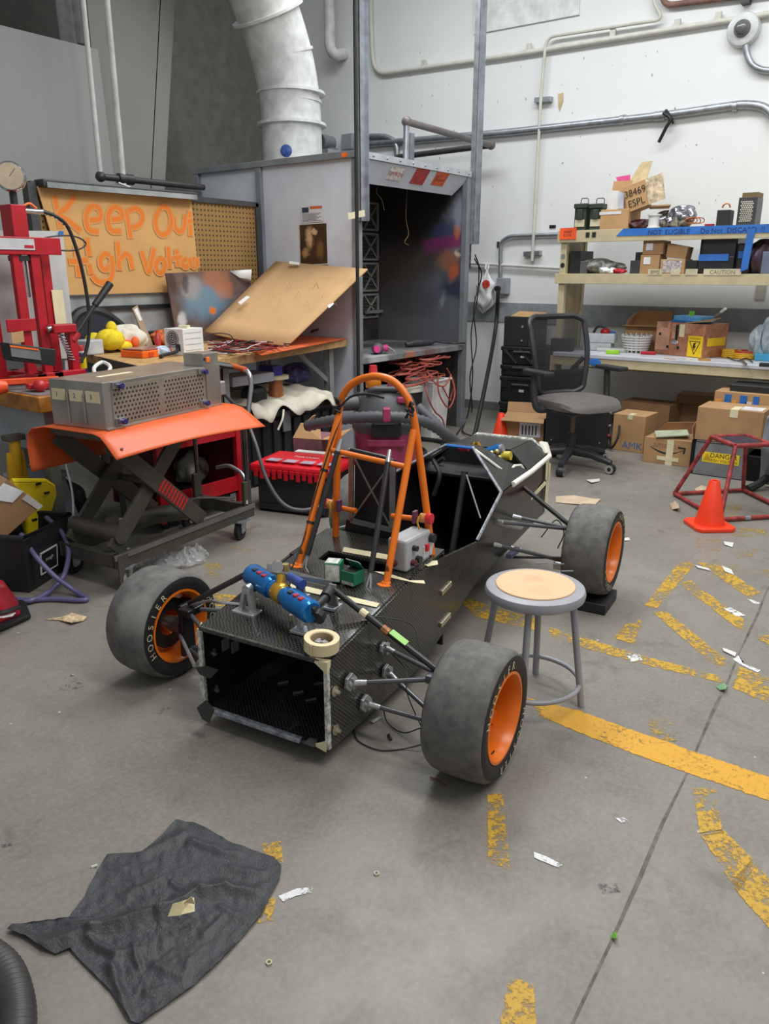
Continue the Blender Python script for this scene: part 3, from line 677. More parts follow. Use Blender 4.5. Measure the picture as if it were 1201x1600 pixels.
# tub panels; local axes: a = along the car away from the near end, b = to the left, z up
BW = 0.268
for s in (-1, 1):
    m_g = m_gloss if s < 0 else m_matte
    BW = .268 if s < 0 else .252
    o = cb().add([(0, s * BW, .06), (.62, s * .275, .065), (.70, s * .277, .085), (1.17, s * .28, .235), (1.17, s * .28, .42), (.72, s * .278, .472), (.60, s * .275, .462), (0, s * BW, .375)],
        [tuple(range(8))] if s < 0 else [tuple(range(7, -1, -1))]).build('side_panel', m_carb_s if s < 0 else m_matte, CAR, solid=T)
    cb().add([(.62, s * .275, .065), (1.17, s * .16, .062), (1.17, s * .28, .235), (.70, s * .277, .085)], [(0, 1, 2, 3)]).build('lower_chamfer_panel', m_gloss, CAR, solid=.008)
    # nose side
    cb().add([(1.17, s * .28, .235), (2.2, s * .245, .27), (2.2, s * .25, .60), (1.4, s * .295, .585), (1.17, s * .28, .42)], [(0, 1, 2, 3, 4)] if s < 0 else [(4, 3, 2, 1, 0)]).build('nose_side_panel', m_g, CAR, solid=T)
    cb().add([(1.17, s * .16, .062), (2.2, s * .13, .15), (2.2, s * .245, .27), (1.17, s * .28, .235)], [(0, 1, 2, 3)]).build('nose_lower_panel', m_g, CAR, solid=.008)
    # slanted cowl facets either side of the cockpit rim
    cb().add([(1.4, s * .295, .585), (1.82, s * .272, .592), (1.70, s * .215, .65), (1.66, s * .08, .725), (1.59, s * .07, .73)], [(0, 1, 2, 3, 4)]).build('cowl_panel', m_gloss, CAR, solid=T)
    cb().add([(1.82, s * .272, .592), (2.2, s * .25, .60), (2.2, s * .16, .665), (1.86, s * .16, .675)], [(0, 1, 2, 3)]).build('nose_shoulder_panel', m_gloss, CAR, solid=T)
BW = .26
cb().add([(2.17, -.245, .27), (2.17, -.13, .15), (2.17, .13, .15), (2.17, .245, .27), (2.17, .25, .6), (2.17, .16, .66), (2.17, -.16, .66), (2.17, -.25, .6)], [tuple(range(8))]).build('front_bulkhead', m_matte, CAR, solid=T)
cb().add([(0, -BW - .008, .06), (0, BW - .008, .06), (.62, .275, .065), (.62, -.275, .065)], [(0, 1, 2, 3)]).build('floor_panel', m_carb, CAR, solid=T)
cb().add([(.62, -.275, .065), (.62, .275, .065), (1.17, .16, .062), (2.2, .13, .15), (2.2, -.13, .15), (1.17, -.16, .062)], [(0, 1, 2, 5), (5, 2, 3, 4)]).build('cockpit_floor', m_matte, CAR, solid=T)
cb().add([(1.59, -.07, .73), (1.59, .07, .73), (1.66, .08, .725), (1.66, -.08, .725)], [(0, 1, 2, 3)]).build('cowl_top', m_carb, CAR, solid=T)
cb().add([(1.86, -.16, .675), (1.86, .16, .675), (2.2, .16, .665), (2.2, -.16, .665)], [(0, 1, 2, 3)]).build('nose_top_panel', m_gloss, CAR, solid=T)
cb().add([(1.62, -.26, .575), (1.62, .26, .575), (1.9, .26, .575), (1.9, -.26, .575)], [(0, 1, 2, 3)]).build('damper_tray', m_matte, CAR, solid=T)
cb().add([(1.86, -.16, .675), (1.86, .16, .675), (1.86, .25, .58), (1.86, -.25, .58)], [(0, 1, 2, 3)]).build('tray_wall', m_matte, CAR, solid=T)
# near end deck with a rectangular hatch
def dz(a): return .375 + .087 * a / .6 if a < .6 else .462 + .01 * (a - .6) / .12
b = cb()
def quad(a0, a1, b0, b1): b.add([(a0, b0, dz(a0)), (a1, b0, dz(a1)), (a1, b1, dz(a1)), (a0, b1, dz(a0))], [(0, 3, 2, 1)])
quad(0, .56, -.268, .252); quad(.56, .64, -.275, -.16); quad(.56, .64, .14, .275); quad(.64, .84, -.277, .277)
b.build('deck_panel', m_carb, CAR, solid=T)
b = cb(); b.add([(.84, -.275, .47), (.84, .275, .47), (.86, .27, .06), (.86, -.27, .06)], [(0, 1, 2, 3)]); b.build('firewall', m_matte, CAR, solid=T)
cb().bb(.562, .566, -.16, .14, .40, .452).build('hatch_edge', m_edge, CAR)
# edges of the open end, wrapped in tape
for (p0, p1, w_, m_, nm) in (((0, -BW - .008, .065), (0, -BW - .008, .372), .016, m_edge, 'edge_tape'), ((0, BW - .008, .16), (0, BW - .008, .372), .016, m_edge, 'edge_tape'), ((-.002, BW - .008, .07), (-.002, BW - .008, .16), .02, m_edge, 'edge_tape'),
                             ((-.003, -BW + .01, .375), (-.003, BW - .01, .375), .012, mat('rough_cut_edge', (66, 64, 60), .7, var=.6, vs=90), 'cut_edge'), ((-.002, -BW + .1, .064), (-.002, BW - .02, .064), .022, m_edge_b, 'edge_tape'), ((.03, -BW + .02, .36), (.03, BW - .02, .36), .014, mat('brown_core_edge', (88, 78, 70), .7), 'core_strip')):
    cb().bar(p0, p1, w_, .016).build(nm, m_, CAR, bevel=.003)
b = cb(); b.add([(-.010, -BW - .017, .383), (.012, -BW - .017, .383), (.008, -BW - .017, .362), (-.010, -BW - .017, .34), (-.011, -BW + .03, .372), (-.004, -BW + .03, .384)], [(0, 3, 2, 1), (0, 4, 3), (0, 1, 5, 4)])
b.build('tape_patch', m_tape, CAR, solid=.002)
cb().add([(-.006, BW + .004, .35), (-.008, BW - .03, .37), (.02, BW, .386), (.0, BW + .004, .33)], [(0, 1, 2), (0, 2, 3)]).build('tape_patch', m_tape, CAR, solid=.002)
cb().add([(-.01, -BW - .006, .058), (-.01, -BW + .05, .07), (-.01, -BW - .006, .1)], [(0, 1, 2)]).build('tape_patch', m_tape, CAR, solid=.002)
# torn corner flaps
def flap(pts, m, nm): MB().add(pts, [tuple(range(len(pts)))]).build(nm, m, CAR, solid=.006, bevel=.002)
P0 = CM @ V(-.02, BW, .2)
for px, nm in (([(305, 1043), (322, 1040), (343, 1046), (329, 1061), (312, 1054)], 'corner_flap'), ([(307, 1106), (322, 1093), (335, 1109), (327, 1130), (316, 1124)], 'corner_flap'), ([(472, 1162), (484, 1152), (498, 1155), (490, 1169)], 'corner_flap')):
    n_ = (-0.75, -0.5, 0.45) if px[0][0] < 400 else (-.4, -.4, .8)
    flap([onplane(x, y, CM @ (V(-.03, BW, .22) if px[0][0] < 400 else V(-.02, -BW + .06, .08)), n_) for x, y in px], m_gloss, nm)
# washers, bolts and pickup plates on the right side
m_brass = mat('zinc_bolt', (196, 186, 162), 0.35, 0.7)
def bolt(a, b_, z, s, r=.018):
    M = CM @ FR(V(a, b_, z), (0, s, 0)); o = MB().lathe([(0, .004), (r, .004), (r, 0)], M, 18).build('washer', m_brass, CAR)
    MB().lathe([(0, .02), (r * .38, .02), (r * .38, .004)], M, 6).build('bolt_head', m_brass, o)
for z in (.263, .122): bolt(.03, -BW - .016, z, -1)
for z in (.255, .11): bolt(.05, BW - .008, z, -1)
def hexplate(a, z, r=.032):
    M = CM @ FR(V(a, -.283, z), (0, -1, 0)); o = MB().prism([(r * math.cos(math.radians(k * 60 + 15)), r * math.sin(math.radians(k * 60 + 15))) for k in range(6)], .012, M).build('pickup_plate', m_alu, CAR, bevel=.002)
    MB().bar(M @ V(0, -.02, .02), M @ V(0, .02, .02), .012, .02).build('clevis', m_alu, o)
hexplate(.105, .262); hexplate(.2, .135); hexplate(.325, .288, .022); hexplate(.347, .185, .028)
for z in (.315, .175):
    cb().bar((.80, -.285, z), (.89, -.285, z + .012), .014, .022).build('side_bracket', m_brass, CAR, bevel=.002)
# parts lying inside the open end
for a, b_, r in ((.12, .22, .02), (.17, .19, .02)): cb().box((a, BW - .012, b_ + .04), (.035, .006, .045)).build('epoxy_mark', mat('grey_epoxy', (120, 120, 116), .6), CAR)
for a, b_ in ((.25, .12), (.22, .03), (.2, -.04), (.31, .0), (.12, -.19)): cb().bar((a, b_, .072), (a + .03, b_ - .025, .072), .006, .006).build('loose_bolt', m_alu, CAR)

# ------------------------------------------------------------------ roll hoop
def ca(px, py, a): return CA(px, py, a)
HA = .78
hoop = [ca(676, 872, HA), ca(664, 780, HA), ca(652, 690, HA), ca(645, 648, HA), ca(634, 618, HA), ca(614, 596, HA), ca(586, 588, HA), ca(556, 596, HA), ca(537, 615, HA), ca(529, 645, HA), ca(527, 720, HA), ca(525, 790, HA), ca(524, 848, HA)]
hoop[0].z = dz(.78) - .03; hoop[-1].z = dz(.78) - .03
m_or = m_orange
cb().tube(smoothpath(hoop, 6), .0145, 14).build('roll_hoop', m_or, CAR, smooth=True)
BF = {}
for s, foot, top in ((-1, (603, 913), (646, 672)), (1, (467, 884), (530, 645))):
    f = CZ(foot[0], foot[1], dz(.49)); tpt = ca(top[0], top[1], HA - .012); BF[s] = (f, tpt)
    cb().tube([f, tpt], .0135, 14).build('hoop_brace', m_or, CAR, smooth=True)
    cb().lathe([(0, .012), (.016, .012), (.02, .006), (.034, .005), (.035, 0), (0, 0)], Matrix.Translation(f - V(0, 0, .0)), 18).build('brace_foot', m_or, CAR, smooth=True)
    d_ = (tpt - f).normalized(); q = f + d_ * .055
    cb().ball(q + V(-.012, 0, 0), (.004, .009, .022), 12, 8).build('foot_window', mat('brace_slot', (120, 76, 30), .5), CAR, smooth=True)
def along(s, t_): f, tpt = BF[s]; return f.lerp(tpt, t_)
XB0, XB1 = along(1, .755), along(-1, .755)
cb().tube([XB0, XB1], .011, 12).build('cross_bar', m_or, CAR, smooth=True)
for s, px, t_ in ((-1, (579, 895), .22), (1, (480, 868), .86)):
    top_ = XB1.lerp(XB0, t_ if s < 0 else .87) + V(-.012, 0, .005)
    bot = CZ(px[0], px[1], dz(.5) + .045)
    cb().tube([bot, top_], .0105, 12).build('support_tube', m_rod, CAR, smooth=True)
    cb().tube([top_, top_ + (top_ - bot).normalized() * .05], [.012, .007], 10).build('rod_end', m_alu, CAR, smooth=True)
    e = bot - (top_ - bot).normalized() * .05; q = V(0, .008, 0)
    cb().tube(smoothpath([bot, e + q, e - V(.01, 0, .03) + q, e - V(.015, 0, .045), e - V(.01, 0, .03) - q, e - q, bot], 5), .0035, 6).build('clevis_pin', m_alu, CAR, smooth=True)
# lattice head support between the hoop legs
LA = .84
fr = [ca(549, 706, LA), ca(613, 721, LA), ca(612, 828, LA), ca(548, 813, LA)]
b = cb()
for i in range(4): b.bar(fr[i], fr[(i + 1) % 4], .022, .008, up=(1, 0, 0))
b.bar(fr[0], fr[2], .007, .004, up=(1, 0, 0)); b.bar(fr[1], fr[3], .007, .004, up=(1, 0, 0))
b.build('head_support_frame', m_steel, CAR)
cb().slab([p + V(.03, 0, 0) for p in fr], .006).build('head_support_board', m_matte, CAR)
cb().slab([ca(545, 700, LA - .02), ca(600, 712, LA - .02), ca(600, 722, LA - .02), ca(545, 712, LA - .02)], .02).build('head_support_plate', mat('brushed_plate', (170, 150, 134), .35, .6), CAR, bevel=.002)
cb().tube([ca(548, 702, LA - .05), ca(610, 717, LA - .05)], .008, 8).build('head_support_rod', m_rod, CAR, smooth=True)
cb().add([ca(538, 835, .86), ca(625, 850, .86), ca(620, 820, .86), ca(600, 810, .86), ca(555, 805, .86), ca(542, 812, .86)], [tuple(range(6))]).build('seat_back', m_matte, CAR, solid=.01)
# side arms with red shut-off buttons
for px0, px1, bt in (((612, 806), (662, 812), (668, 810)), ((556, 798), (522, 792), (512, 787))):
    a0 = ca(*px0, HA); a1 = ca(*px1, HA); c = ca(*bt, HA - .02)
    cb().tube([a0, a1], .011, 12).build('side_arm', m_or, CAR, smooth=True)
    dr = (a1 - a0).normalized()
    o = cb().cyl(c - dr * .028, c - dr * .004, .019, 16).build('button_body', mat('button_amber', (214, 150, 84), .5), CAR, smooth=True)
    cb().cyl(c - dr * .004, c + dr * .018, .021, 16).build('button_cap', mat('button_red', (206, 40, 44), .4), o, smooth=True)
    cb().box(c - dr * .055, (.03, .014, .05)).build('switch_block', mat('switch_purple', (108, 58, 92), .5), CAR, bevel=.003)
    cb().tube(smoothpath([c - dr * .02 + V(-.02, 0, .02), c - dr * .03 + V(-.028, 0, -.01), c - dr * .02 + V(-.02, 0, -.05)]), .004, 6).build('switch_wire', mat('wire_yellow', (206, 160, 40), .5), CAR, smooth=True)
# zip ties, tape and cable on the hoop
for t_ in (.28, .62): q = along(1, t_); cb().cyl(q - (BF[1][1] - BF[1][0]).normalized() * .005, q + (BF[1][1] - BF[1][0]).normalized() * .005, .016, 12).build('cable_tie', m_blk, CAR)
for px in ((529, 635), (642, 640)):
    q = ca(*px, HA - .012); b = cb()
    for k in range(4): b.tube([q + V(-.01, .016 * math.cos(k * 1.6), .014 * k - .03), q + V(-.02, .016 * math.sin(k * 1.9), .014 * k - .01), q + V(-.012, -.018, .014 * k - .02)], .006, 6)
    b.build('wire_wrap', m_dk, CAR, smooth=True)
cb().tube(smoothpath([ca(528, 640, HA - .02), ca(548, 620, HA), ca(575, 616, HA + .02), ca(600, 622, HA + .03)]), .005, 6).build('hoop_cable', m_dk, CAR, smooth=True)
cb().tube(smoothpath([ca(532, 655, HA - .02), along(1, .8) + V(-.016, -.01, 0), along(1, .5) + V(-.018, 0, 0), along(1, .2) + V(-.016, 0, 0), CZ(455, 890, .46), CZ(452, 905, .40)]), .003, 6).build('hoop_cable', m_dk, CAR, smooth=True)

# ------------------------------------------------------------------ wheels
m_tyre = blobmat('worn_slick_rubber', (80, 78, 76), (112, 109, 106), [(CM @ V(.05, .62, .33), (.12, .1, .12), (150, 147, 142), .6), (CM @ V(.15, -.68, .1), (.25, .09, .2), (108, 104, 100), .6)], rough=0.75, nscale=22, warp=.1, wscale=14)
m_side = mat('tyre_sidewall', (34, 33, 34), 0.6, var=.15)
m_let = mat('cream_lettering', (206, 198, 164), 0.7, var=.3, vs=60)
KW = 1.055
def wheel(a, b_, z, s, start):
    M = CM @ FR(V(a, b_, z), (0, s, 0)) @ Matrix.Scale(KW, 4)
    ty = MB(M).lathe([(.134, -.086), (.15, -.095), (.172, -.098), (.189, -.092), (.198, -.078), (.202, -.05), (.203, 0), (.202, .05), (.198, .078), (.189, .092), (.172, .098), (.15, .095), (.134, .086)], n=64).build('tyre', m_tyre, CAR, smooth=True, angle=0)
    for side in (1, -1):
        MB(M).lathe([(.136, .0885 * side), (.15, .0958 * side), (.172, .0988 * side), (.186, .0945 * side)], n=64).build('sidewall_band', m_side, ty, smooth=True)
        b = MB(); word = 'HOOSIER'
        for rep in range(2):
            for i, ch in enumerate(word):
                ang = math.radians(start + rep * 180 - i * 13.5) if True else 0
                L = M @ (Matrix.Identity(4) if side > 0 else Matrix.Rotation(math.pi, 4, 'Y')) @ Matrix.Rotation(ang - math.pi / 2, 4, 'Z') @ Matrix.Translation((0, .163, .0995))
                b.text(ch, .036, L)
        b.build('lettering', m_let, ty)
    ri = MB(M).lathe([(.134, .08), (.139, .088), (.139, .094), (.131, .094), (.124, .082), (.119, .06), (.116, 0), (.119, -.06), (.124, -.082), (.131, -.094), (.139, -.094), (.139, -.088), (.134, -.08)], n=56).build('wheel_rim', m_orange, CAR, smooth=True)
    h0 = .02
    b = MB(M)
    for k in range(5):
        R_ = Matrix.Rotation(k * 2 * math.pi / 5 + .3, 4, 'Z')
        b.prism([(-.03, .034), (.03, .034), (.017, .07), (.024, .118), (-.024, .118), (-.017, .07)], .014, R_, h0 - .007)
    b.lathe([(.02, h0 - .012), (.045, h0 - .012), (.045, h0 + .014), (.02, h0 + .014), (.02, h0 - .012)], n=24)
    b.build('spokes', m_orange, ri, bevel=.003)
    hb = MB(M).lathe([(0, h0 + .03), (.02, h0 + .03), (.022, h0 - .02), (.03, -.05), (.028, -.1), (0, -.1)], n=20).build('hub', m_steel, CAR, smooth=True)
    MB(M).lathe([(.05, -.03), (.096, -.03), (.096, -.036), (.05, -.036), (.05, -.03)], n=36).build('brake_disc', mat('dark_brake_disc', (52, 50, 48), .4, .6), hb)
    MB(M).box((-.085, .03, -.035), (.035, .07, .05)).build('brake_caliper', m_blk, hb, bevel=.004)
    MB(M).box((-.09, .03, -.062), (.012, .05, .004)).build('caliper_badge', mat('caliper_yellow', (196, 176, 50), .5), hb)
    # small weight strip in the barrel
    return M
WZ = .203 * KW
wheel(.225, -.683, WZ, -1, -20)
wheel(.225, .662, WZ, 1, 200)
wheel(1.755, -.645, WZ + .052, -1, 80)
wheel(1.755, .645, WZ + .052, 1, 60)
cb().box((.2, -.752, .086), (.035, .004, .012)).build('balance_weight', m_blk, CAR)

# ------------------------------------------------------------------ suspension arms
m_arm = mat('grey_wishbone_tube', (92, 92, 96), .3, .3)
def arm(p0, p1, r=.0085, m=None, nm='wishbone'):
    m = m or m_arm
    return cb().tube([p0, p1], r, 10).build(nm, m or m_rod, CAR, smooth=True)
def corner(s, hubU, hubL, ins, rod, zoff=0.0):
    for p in ins[:2]:
        arm(p, hubU); 
    for p in ins[2:]:
        arm(p, hubL)
    for p in ins:
        dr = ((hubU if p in ins[:2] else hubL) - p).normalized()
        cb().tube([p - dr * .01, p + dr * .045], [.013, .009], 10).build('rod_end', m_alu, CAR, smooth=True)
    arm(rod[0], rod[1], .0115, m_rod, 'push_rod')
    for q in (rod[0], rod[1]):
        dr = (rod[1] - rod[0]).normalized() * (1 if q is rod[0] else -1)
        cb().tube([q, q + dr * .05], [.007, .011], 10).build('rod_end', m_steel, CAR, smooth=True)
    # upright carried in the wheel
    cb().slab([hubU + V(-.03, 0, .02), hubU + V(.03, 0, .02), hubL + V(.035, 0, -.02), hubL + V(-.035, 0, -.02)], .02).build('upright', mat('dark_upright', (50, 50, 54), .4, .5), CAR, bevel=.004)
HUr, HLr = V(.235, -.575, .29), V(.235, -.575, .115)
corner(-1, HUr, HLr, [V(.105, -.30, .262), V(.325, -.30, .29), V(.2, -.30, .135), V(.347, -.30, .18)], (CZ(519, 920, .50), V(.235, -.56, .30)))
HUl, HLl = V(.235, .545, .29), V(.235, .545, .115)
corner(1, HUl, HLl, [V(.105, .29, .262), V(.325, .29, .29), V(.12, .29, .135), V(.347, .29, .18)], (CZ(392, 893, .50), V(.235, .52, .315)))
cb().tube([V(.0, .29, .22), V(.2, .55, .19)], .007, 8).build('tie_rod', m_alu, CAR, smooth=True)
cb().tube(bend([V(.235, .54, .3), V(.22, .40, .36), V(.15, .30, .40), V(.16, .2, .41)], .05), .006, 8).build('brake_hose', m_alu, CAR, smooth=True)
cb().box(HUl + V(0, -.03, .0), (.09, .06, .03)).build('upright_bracket', mat('dark_upright', (50, 50, 54), .4, .5), CAR, bevel=.005)
cb().box(HUr + V(0, .03, .0), (.08, .06, .03)).build('upright_bracket', mat('upright_grey', (92, 96, 104), .4, .5), CAR, bevel=.005)
# rod dressings on the right push rod
r0, r1 = CZ(519, 920, .50), V(.235, -.56, .30)
def onrod(t_): return r0.lerp(r1, t_)
dr = (r1 - r0).normalized()
cb().cyl(onrod(.3) - dr * .014, onrod(.3) + dr * .014, .014, 10).build('tape_band', m_tape, CAR)
cb().cyl(onrod(.5) - dr * .014, onrod(.5) + dr * .014, .0135, 8).build('strain_gauge', mat('copper_gauge', (170, 110, 62), .5, var=.5, vs=80), CAR)
x_, y_, n_ = frame(dr); q = onrod(.62); pp = dr * .034
cb().slab([q - pp + V(-.004, 0, .012) + V(-.012, 0, 0), q + pp + V(-.016, 0, .012), q + pp + V(.012, 0, .014), q - pp + V(.012, 0, .014)], .002).build('green_tag', mat('green_tape', (160, 212, 120), .6), CAR)
b = cb()
b.tube(smoothpath([onrod(.34), onrod(.5) + V(.03, .02, .03), onrod(.62) + V(.09, 0, .02), onrod(.75) + V(.04, 0, 0)]), .002, 5); b.build('sensor_wire', m_dk, CAR, smooth=True)
cb().tube(smoothpath([V(.33, -.3, .285), V(.28, -.4, .255), V(.22, -.44, .2), V(.24, -.5, .05)]), .002, 5).build('sensor_wire', m_dk, CAR, smooth=True)
MB().tube(smoothpath([G(552, 1140, .01), G(560, 1158, .004), G(592, 1172, .004), G(630, 1170, .004), G(660, 1163, .02)]), .0025, 5).build('trailing_wire', m_dk, CAR, smooth=True)
MB().tube(smoothpath([G(598, 1106, .05), G(606, 1130, .01), G(630, 1145, .01), G(656, 1138, .05)]), .0025, 5).build('trailing_wire', m_dk, CAR, smooth=True)
# front corners
HUf, HLf = V(1.764, -.55, .345), V(1.764, -.55, .17)
def sb(px, py): return CB(px, py, -.272)
corner(-1, HUf, HLf, [sb(772, 815), sb(800, 806), sb(770, 850), sb(800, 856)], (CA(770, 722, 1.76), V(1.764, -.53, .355)))
cb().tube([sb(770, 815) + V(0, -.01, 0), sb(802, 820) + V(0, -.03, 0)], [.016, .022], 12).build('joint_boot', mat('bright_foil', (206, 208, 210), .25, .8), CAR, smooth=True)
corner(1, V(1.764, .54, .345), V(1.764, .54, .17), [V(1.6, .28, .36), V(1.9, .27, .36), V(1.55, .28, .22), V(1.9, .27, .22)], (V(1.76, .16, .62), V(1.764, .52, .355)))
cb().slab([V(1.7, -.45, .362), V(1.74, -.4, .364), V(1.76, -.41, .366), V(1.73, -.46, .364)], .004).build('green_tag', mat('green_tape', (160, 212, 120), .6), CAR)
cb().tube(smoothpath([V(1.72, -.48, .25), V(1.74, -.5, .33), V(1.76, -.45, .38), V(1.7, -.4, .3)]), .003, 5).build('brake_hose', m_dk, CAR, smooth=True)
cb().box(V(1.74, -.5, .16), (.05, .07, .04)).build('steering_link', m_alu, CAR, bevel=.004)
cb().tube([V(1.62, -.28, .2), HLf + V(-.09, 0, .06)], .007, 8).build('tie_rod', m_rod, CAR, smooth=True)
cb().box(sb(792, 862) + V(0, -.03, 0), (.12, .03, .025)).build('sensor_body', mat('purple_sensor', (92, 88, 120), .4), CAR, bevel=.004)

# ------------------------------------------------------------------ near dampers
m_blue = mat('blue_anodised', (40, 122, 196), 0.22, 0.45, var=0.05)
m_gold = mat('gold_anodised', (196, 150, 50), 0.25, 0.5, var=0.05)
S0, S1 = CZ(393, 897, .505), CZ(487, 957, .485)
def sh(t_, o_=V(0, 0, 0)): return S0.lerp(S1, t_) + o_
cb().tube([sh(-.04), sh(.0), sh(.02), sh(.36), sh(.38)], [.024, .038, .041, .041, .033], 20).build('damper_body', m_blue, CAR, smooth=True)
cb().tube([sh(.38), sh(.47)], [.031, .031], 20).build('damper_sleeve', m_blue, CAR, smooth=True)
cb().tube([sh(.44), sh(.46), sh(.56), sh(.58)], [.031, .037, .037, .031], 20).build('damper_collar', m_gold, CAR, smooth=True)
cb().tube([sh(.56), sh(.58), sh(.66), sh(.67), sh(.98), sh(1.0)], [.029, .032, .032, .040, .040, .033], 20).build('damper_body', m_blue, CAR, smooth=True)
up = V(0, 0, .05)
cb().tube([sh(.5) + V(.0, 0, .02), sh(.5) + V(.02, .01, .055)], .015, 14).build('reservoir_arm', m_gold, CAR, smooth=True)
cb().tube([sh(.42, V(.03, .01, .075)), sh(.44, V(.01, .0, .08))], .02, 16).build('adjuster_knob', m_alu, CAR, smooth=True)
cb().tube([sh(.5, V(.05, .01, .06)), sh(.5, V(.05, .01, .085))], .012, 12).build('adjuster_knob', mat('brass_fitting', (190, 166, 110), .35, .6), CAR, smooth=True)
cb().tube([sh(.56, V(.04, 0, .05)), sh(.76, V(.04, 0, .05))], .017, 16).build('reservoir', mat('purple_blue_reservoir', (66, 92, 160), .3, .3), CAR, smooth=True)
for t_ in (.12, .2, .28, .72, .80, .88):
    cb().box(sh(t_, V(-.014, 0, .036)), (.018, .018, .008), rz=-20).build('damper_slot', mat('slot_red', (176, 30, 44), .4) if int(t_ * 100) % 3 else m_blk, CAR)
ro = cb().slab([sh(-.02, V(-.02, .01, 0)), sh(-.02, V(.03, .03, .01)), sh(.02, V(.02, -.02, -.05)), sh(.05, V(-.04, -.02, -.05))], .02).build('rocker', m_blk, CAR, bevel=.004)
rk = [CZ(515, 922, .505), CZ(508, 934, .50), CZ(486, 955, .49), CZ(492, 968, .455), CZ(500, 962, .45)]
cb().tube([rk[0], rk[1]], .02, 12).build('rocker', m_blk, CAR, smooth=True)
cb().tube([rk[1], rk[2]], .014, 12).build('rocker_arm', m_blk, CAR, smooth=True)
cb().cyl(CZ(493, 966, .46), CZ(497, 958, .47), .03, 12).build('rocker_hub', m_blk, CAR)
def bracket(px, ptop, w=.05):
    f = CZ(px[0], px[1], dz(.1) + .008); tp = CZ(ptop[0], ptop[1], dz(.1) + .10); tp.x = f.x
    o = cb().box(f + V(0, 0, .004), (.055, .095, .012)).build('bracket_base', m_alu, CAR, bevel=.003)
    for k in (-1, 1): cb().bar(f + V(0, .026 * k, 0), V(f.x, (f.y + tp.y) / 2 + .008 * k, tp.z), .014, .026, up=(1, 0, 0)).build('bracket_leg', m_alu, o, bevel=.002)
    cb().cyl(V(f.x - .012, (f.y + tp.y) / 2, tp.z), V(f.x + .012, (f.y + tp.y) / 2, tp.z), .017, 14).build('bracket_eye', m_alu, o, smooth=True)
bracket((386, 957), (384, 924)); bracket((478, 988), (486, 942))
for px, h_ in (((520, 950), .09), ((470, 935), .07)):
    f = CZ(px[0], px[1], dz(.3)); o = cb().box(f + V(0, 0, .006), (.06, .045, .012)).build('bracket_base', m_alu, CAR, bevel=.003)
    cb().slab([f + V(0, -.022, 0), f + V(0, .022, 0), f + V(0, .014, h_), f + V(0, -.014, h_)], .012).build('bracket_plate', mat('dull_bracket', (120, 120, 122), .4, .6), o, bevel=.002)
cb().slab([CZ(418, 881, .50), CZ(518, 908, .50), CZ(516, 917, .48), CZ(416, 893, .48)], .006).build('anti_roll_bar', m_steel, CAR)
for px in ((455, 975), (402, 950)): q = CZ(px[0], px[1], dz(.1)); cb().cyl(q, q + V(0, 0, .035), .007, 10).build('stud', m_brass, CAR, smooth=True)
def DK(px, py, off=.0085):
    z = .42
    for _ in range(6): p = CZ(px, py, z); z = dz(p.x) + off
    return CZ(px, py, z)
for pxs in ([(455, 911), (593, 943), (588, 949), (452, 919)], [(537, 855), (607, 867), (607, 875), (535, 862)]):
    cb().add([DK(*p) for p in pxs], [(0, 1, 2, 3)]).build('deck_tape', m_tape, CAR, solid=.002)
cb().add([DK(585, 893), DK(600, 894), DK(640, 907), DK(662, 907), DK(664, 912), DK(650, 911), DK(612, 903)], [tuple(range(7))]).build('deck_tape', m_tape, CAR, solid=.002)
cb().add([CZ(655, 878, .474), CZ(683, 876, .474), CZ(684, 882, .474), CZ(668, 885, .474)], [(0, 1, 2, 3)]).build('deck_tape', m_tape, CAR, solid=.002)
# far dampers and fittings in the nose
FA = 1.74
cb().cyl(CA(752, 712, FA), CA(782, 701, FA), .028, 16).build('damper_body', m_blue, CAR, smooth=True)
cb().cyl(CA(782, 701, FA), CA(786, 700, FA), .022, 14).build('damper_cap', m_alu, CAR, smooth=True)
for px in ((741, 699), (748, 698)): cb().cyl(CA(px[0] - 3, px[1] - 7, FA), CA(px[0] + 3, px[1] + 6, FA), .012, 12).build('damper_collar', m_gold, CAR, smooth=True)
cb().cyl(CA(718, 700, FA), CA(732, 700, FA), .018, 12).build('red_cap', mat('button_red', (206, 40, 44), .4), CAR, smooth=True)
cb().cyl(CA(784, 712, FA), CA(798, 712, FA), .022, 14).build('yellow_cap', mat('caliper_yellow', (196, 176, 50), .5), CAR, smooth=True)
for px in ((776, 706), (780, 715), (772, 716), (768, 708)): cb().ball(CA(*px, FA - .03), .014, 10, 6).build('damper_joint', mat('brass_fitting', (190, 166, 110), .35, .6), CAR, smooth=True)
# white tape and foam along the nose
m_foam = mat('white_foam', (224, 220, 208), .8)
def nb(px, py, b_=-.285): return CB(px, py, b_)
cb().tube([nb(801, 757, -.295), nb(830, 737, -.29), nb(858, 713, -.265)], .0135, 12).build('foam_tube', m_foam, CAR, smooth=True)
def strip(pts, r=.006, nm='white_tape'): cb().tube([CB(x, y, b_) for x, y, b_ in pts], r, 6).build(nm, m_foam, CAR, smooth=True)
strip([(742, 703, -.09), (775, 728, -.2), (790, 739, -.235)], .007); strip([(790, 739, -.235), (803, 728, -.235), (813, 727, -.24), (823, 742, -.275)], .008)
for pts in ([(806, 803), (853, 752)], [(823, 748), (817, 780), (812, 806)], [(855, 716), (854, 750), (846, 806)], [(858, 722), (852, 790)]):
    cb().add([CB(pts[0][0] - 2, pts[0][1], -.268), CB(pts[0][0] + 2, pts[0][1] + 2, -.268), CB(pts[1][0] + 2, pts[1][1] + 2, -.268), CB(pts[1][0] - 2, pts[1][1], -.268)], [(0, 1, 2, 3)]).build('white_tape', m_tape, CAR, solid=.003)
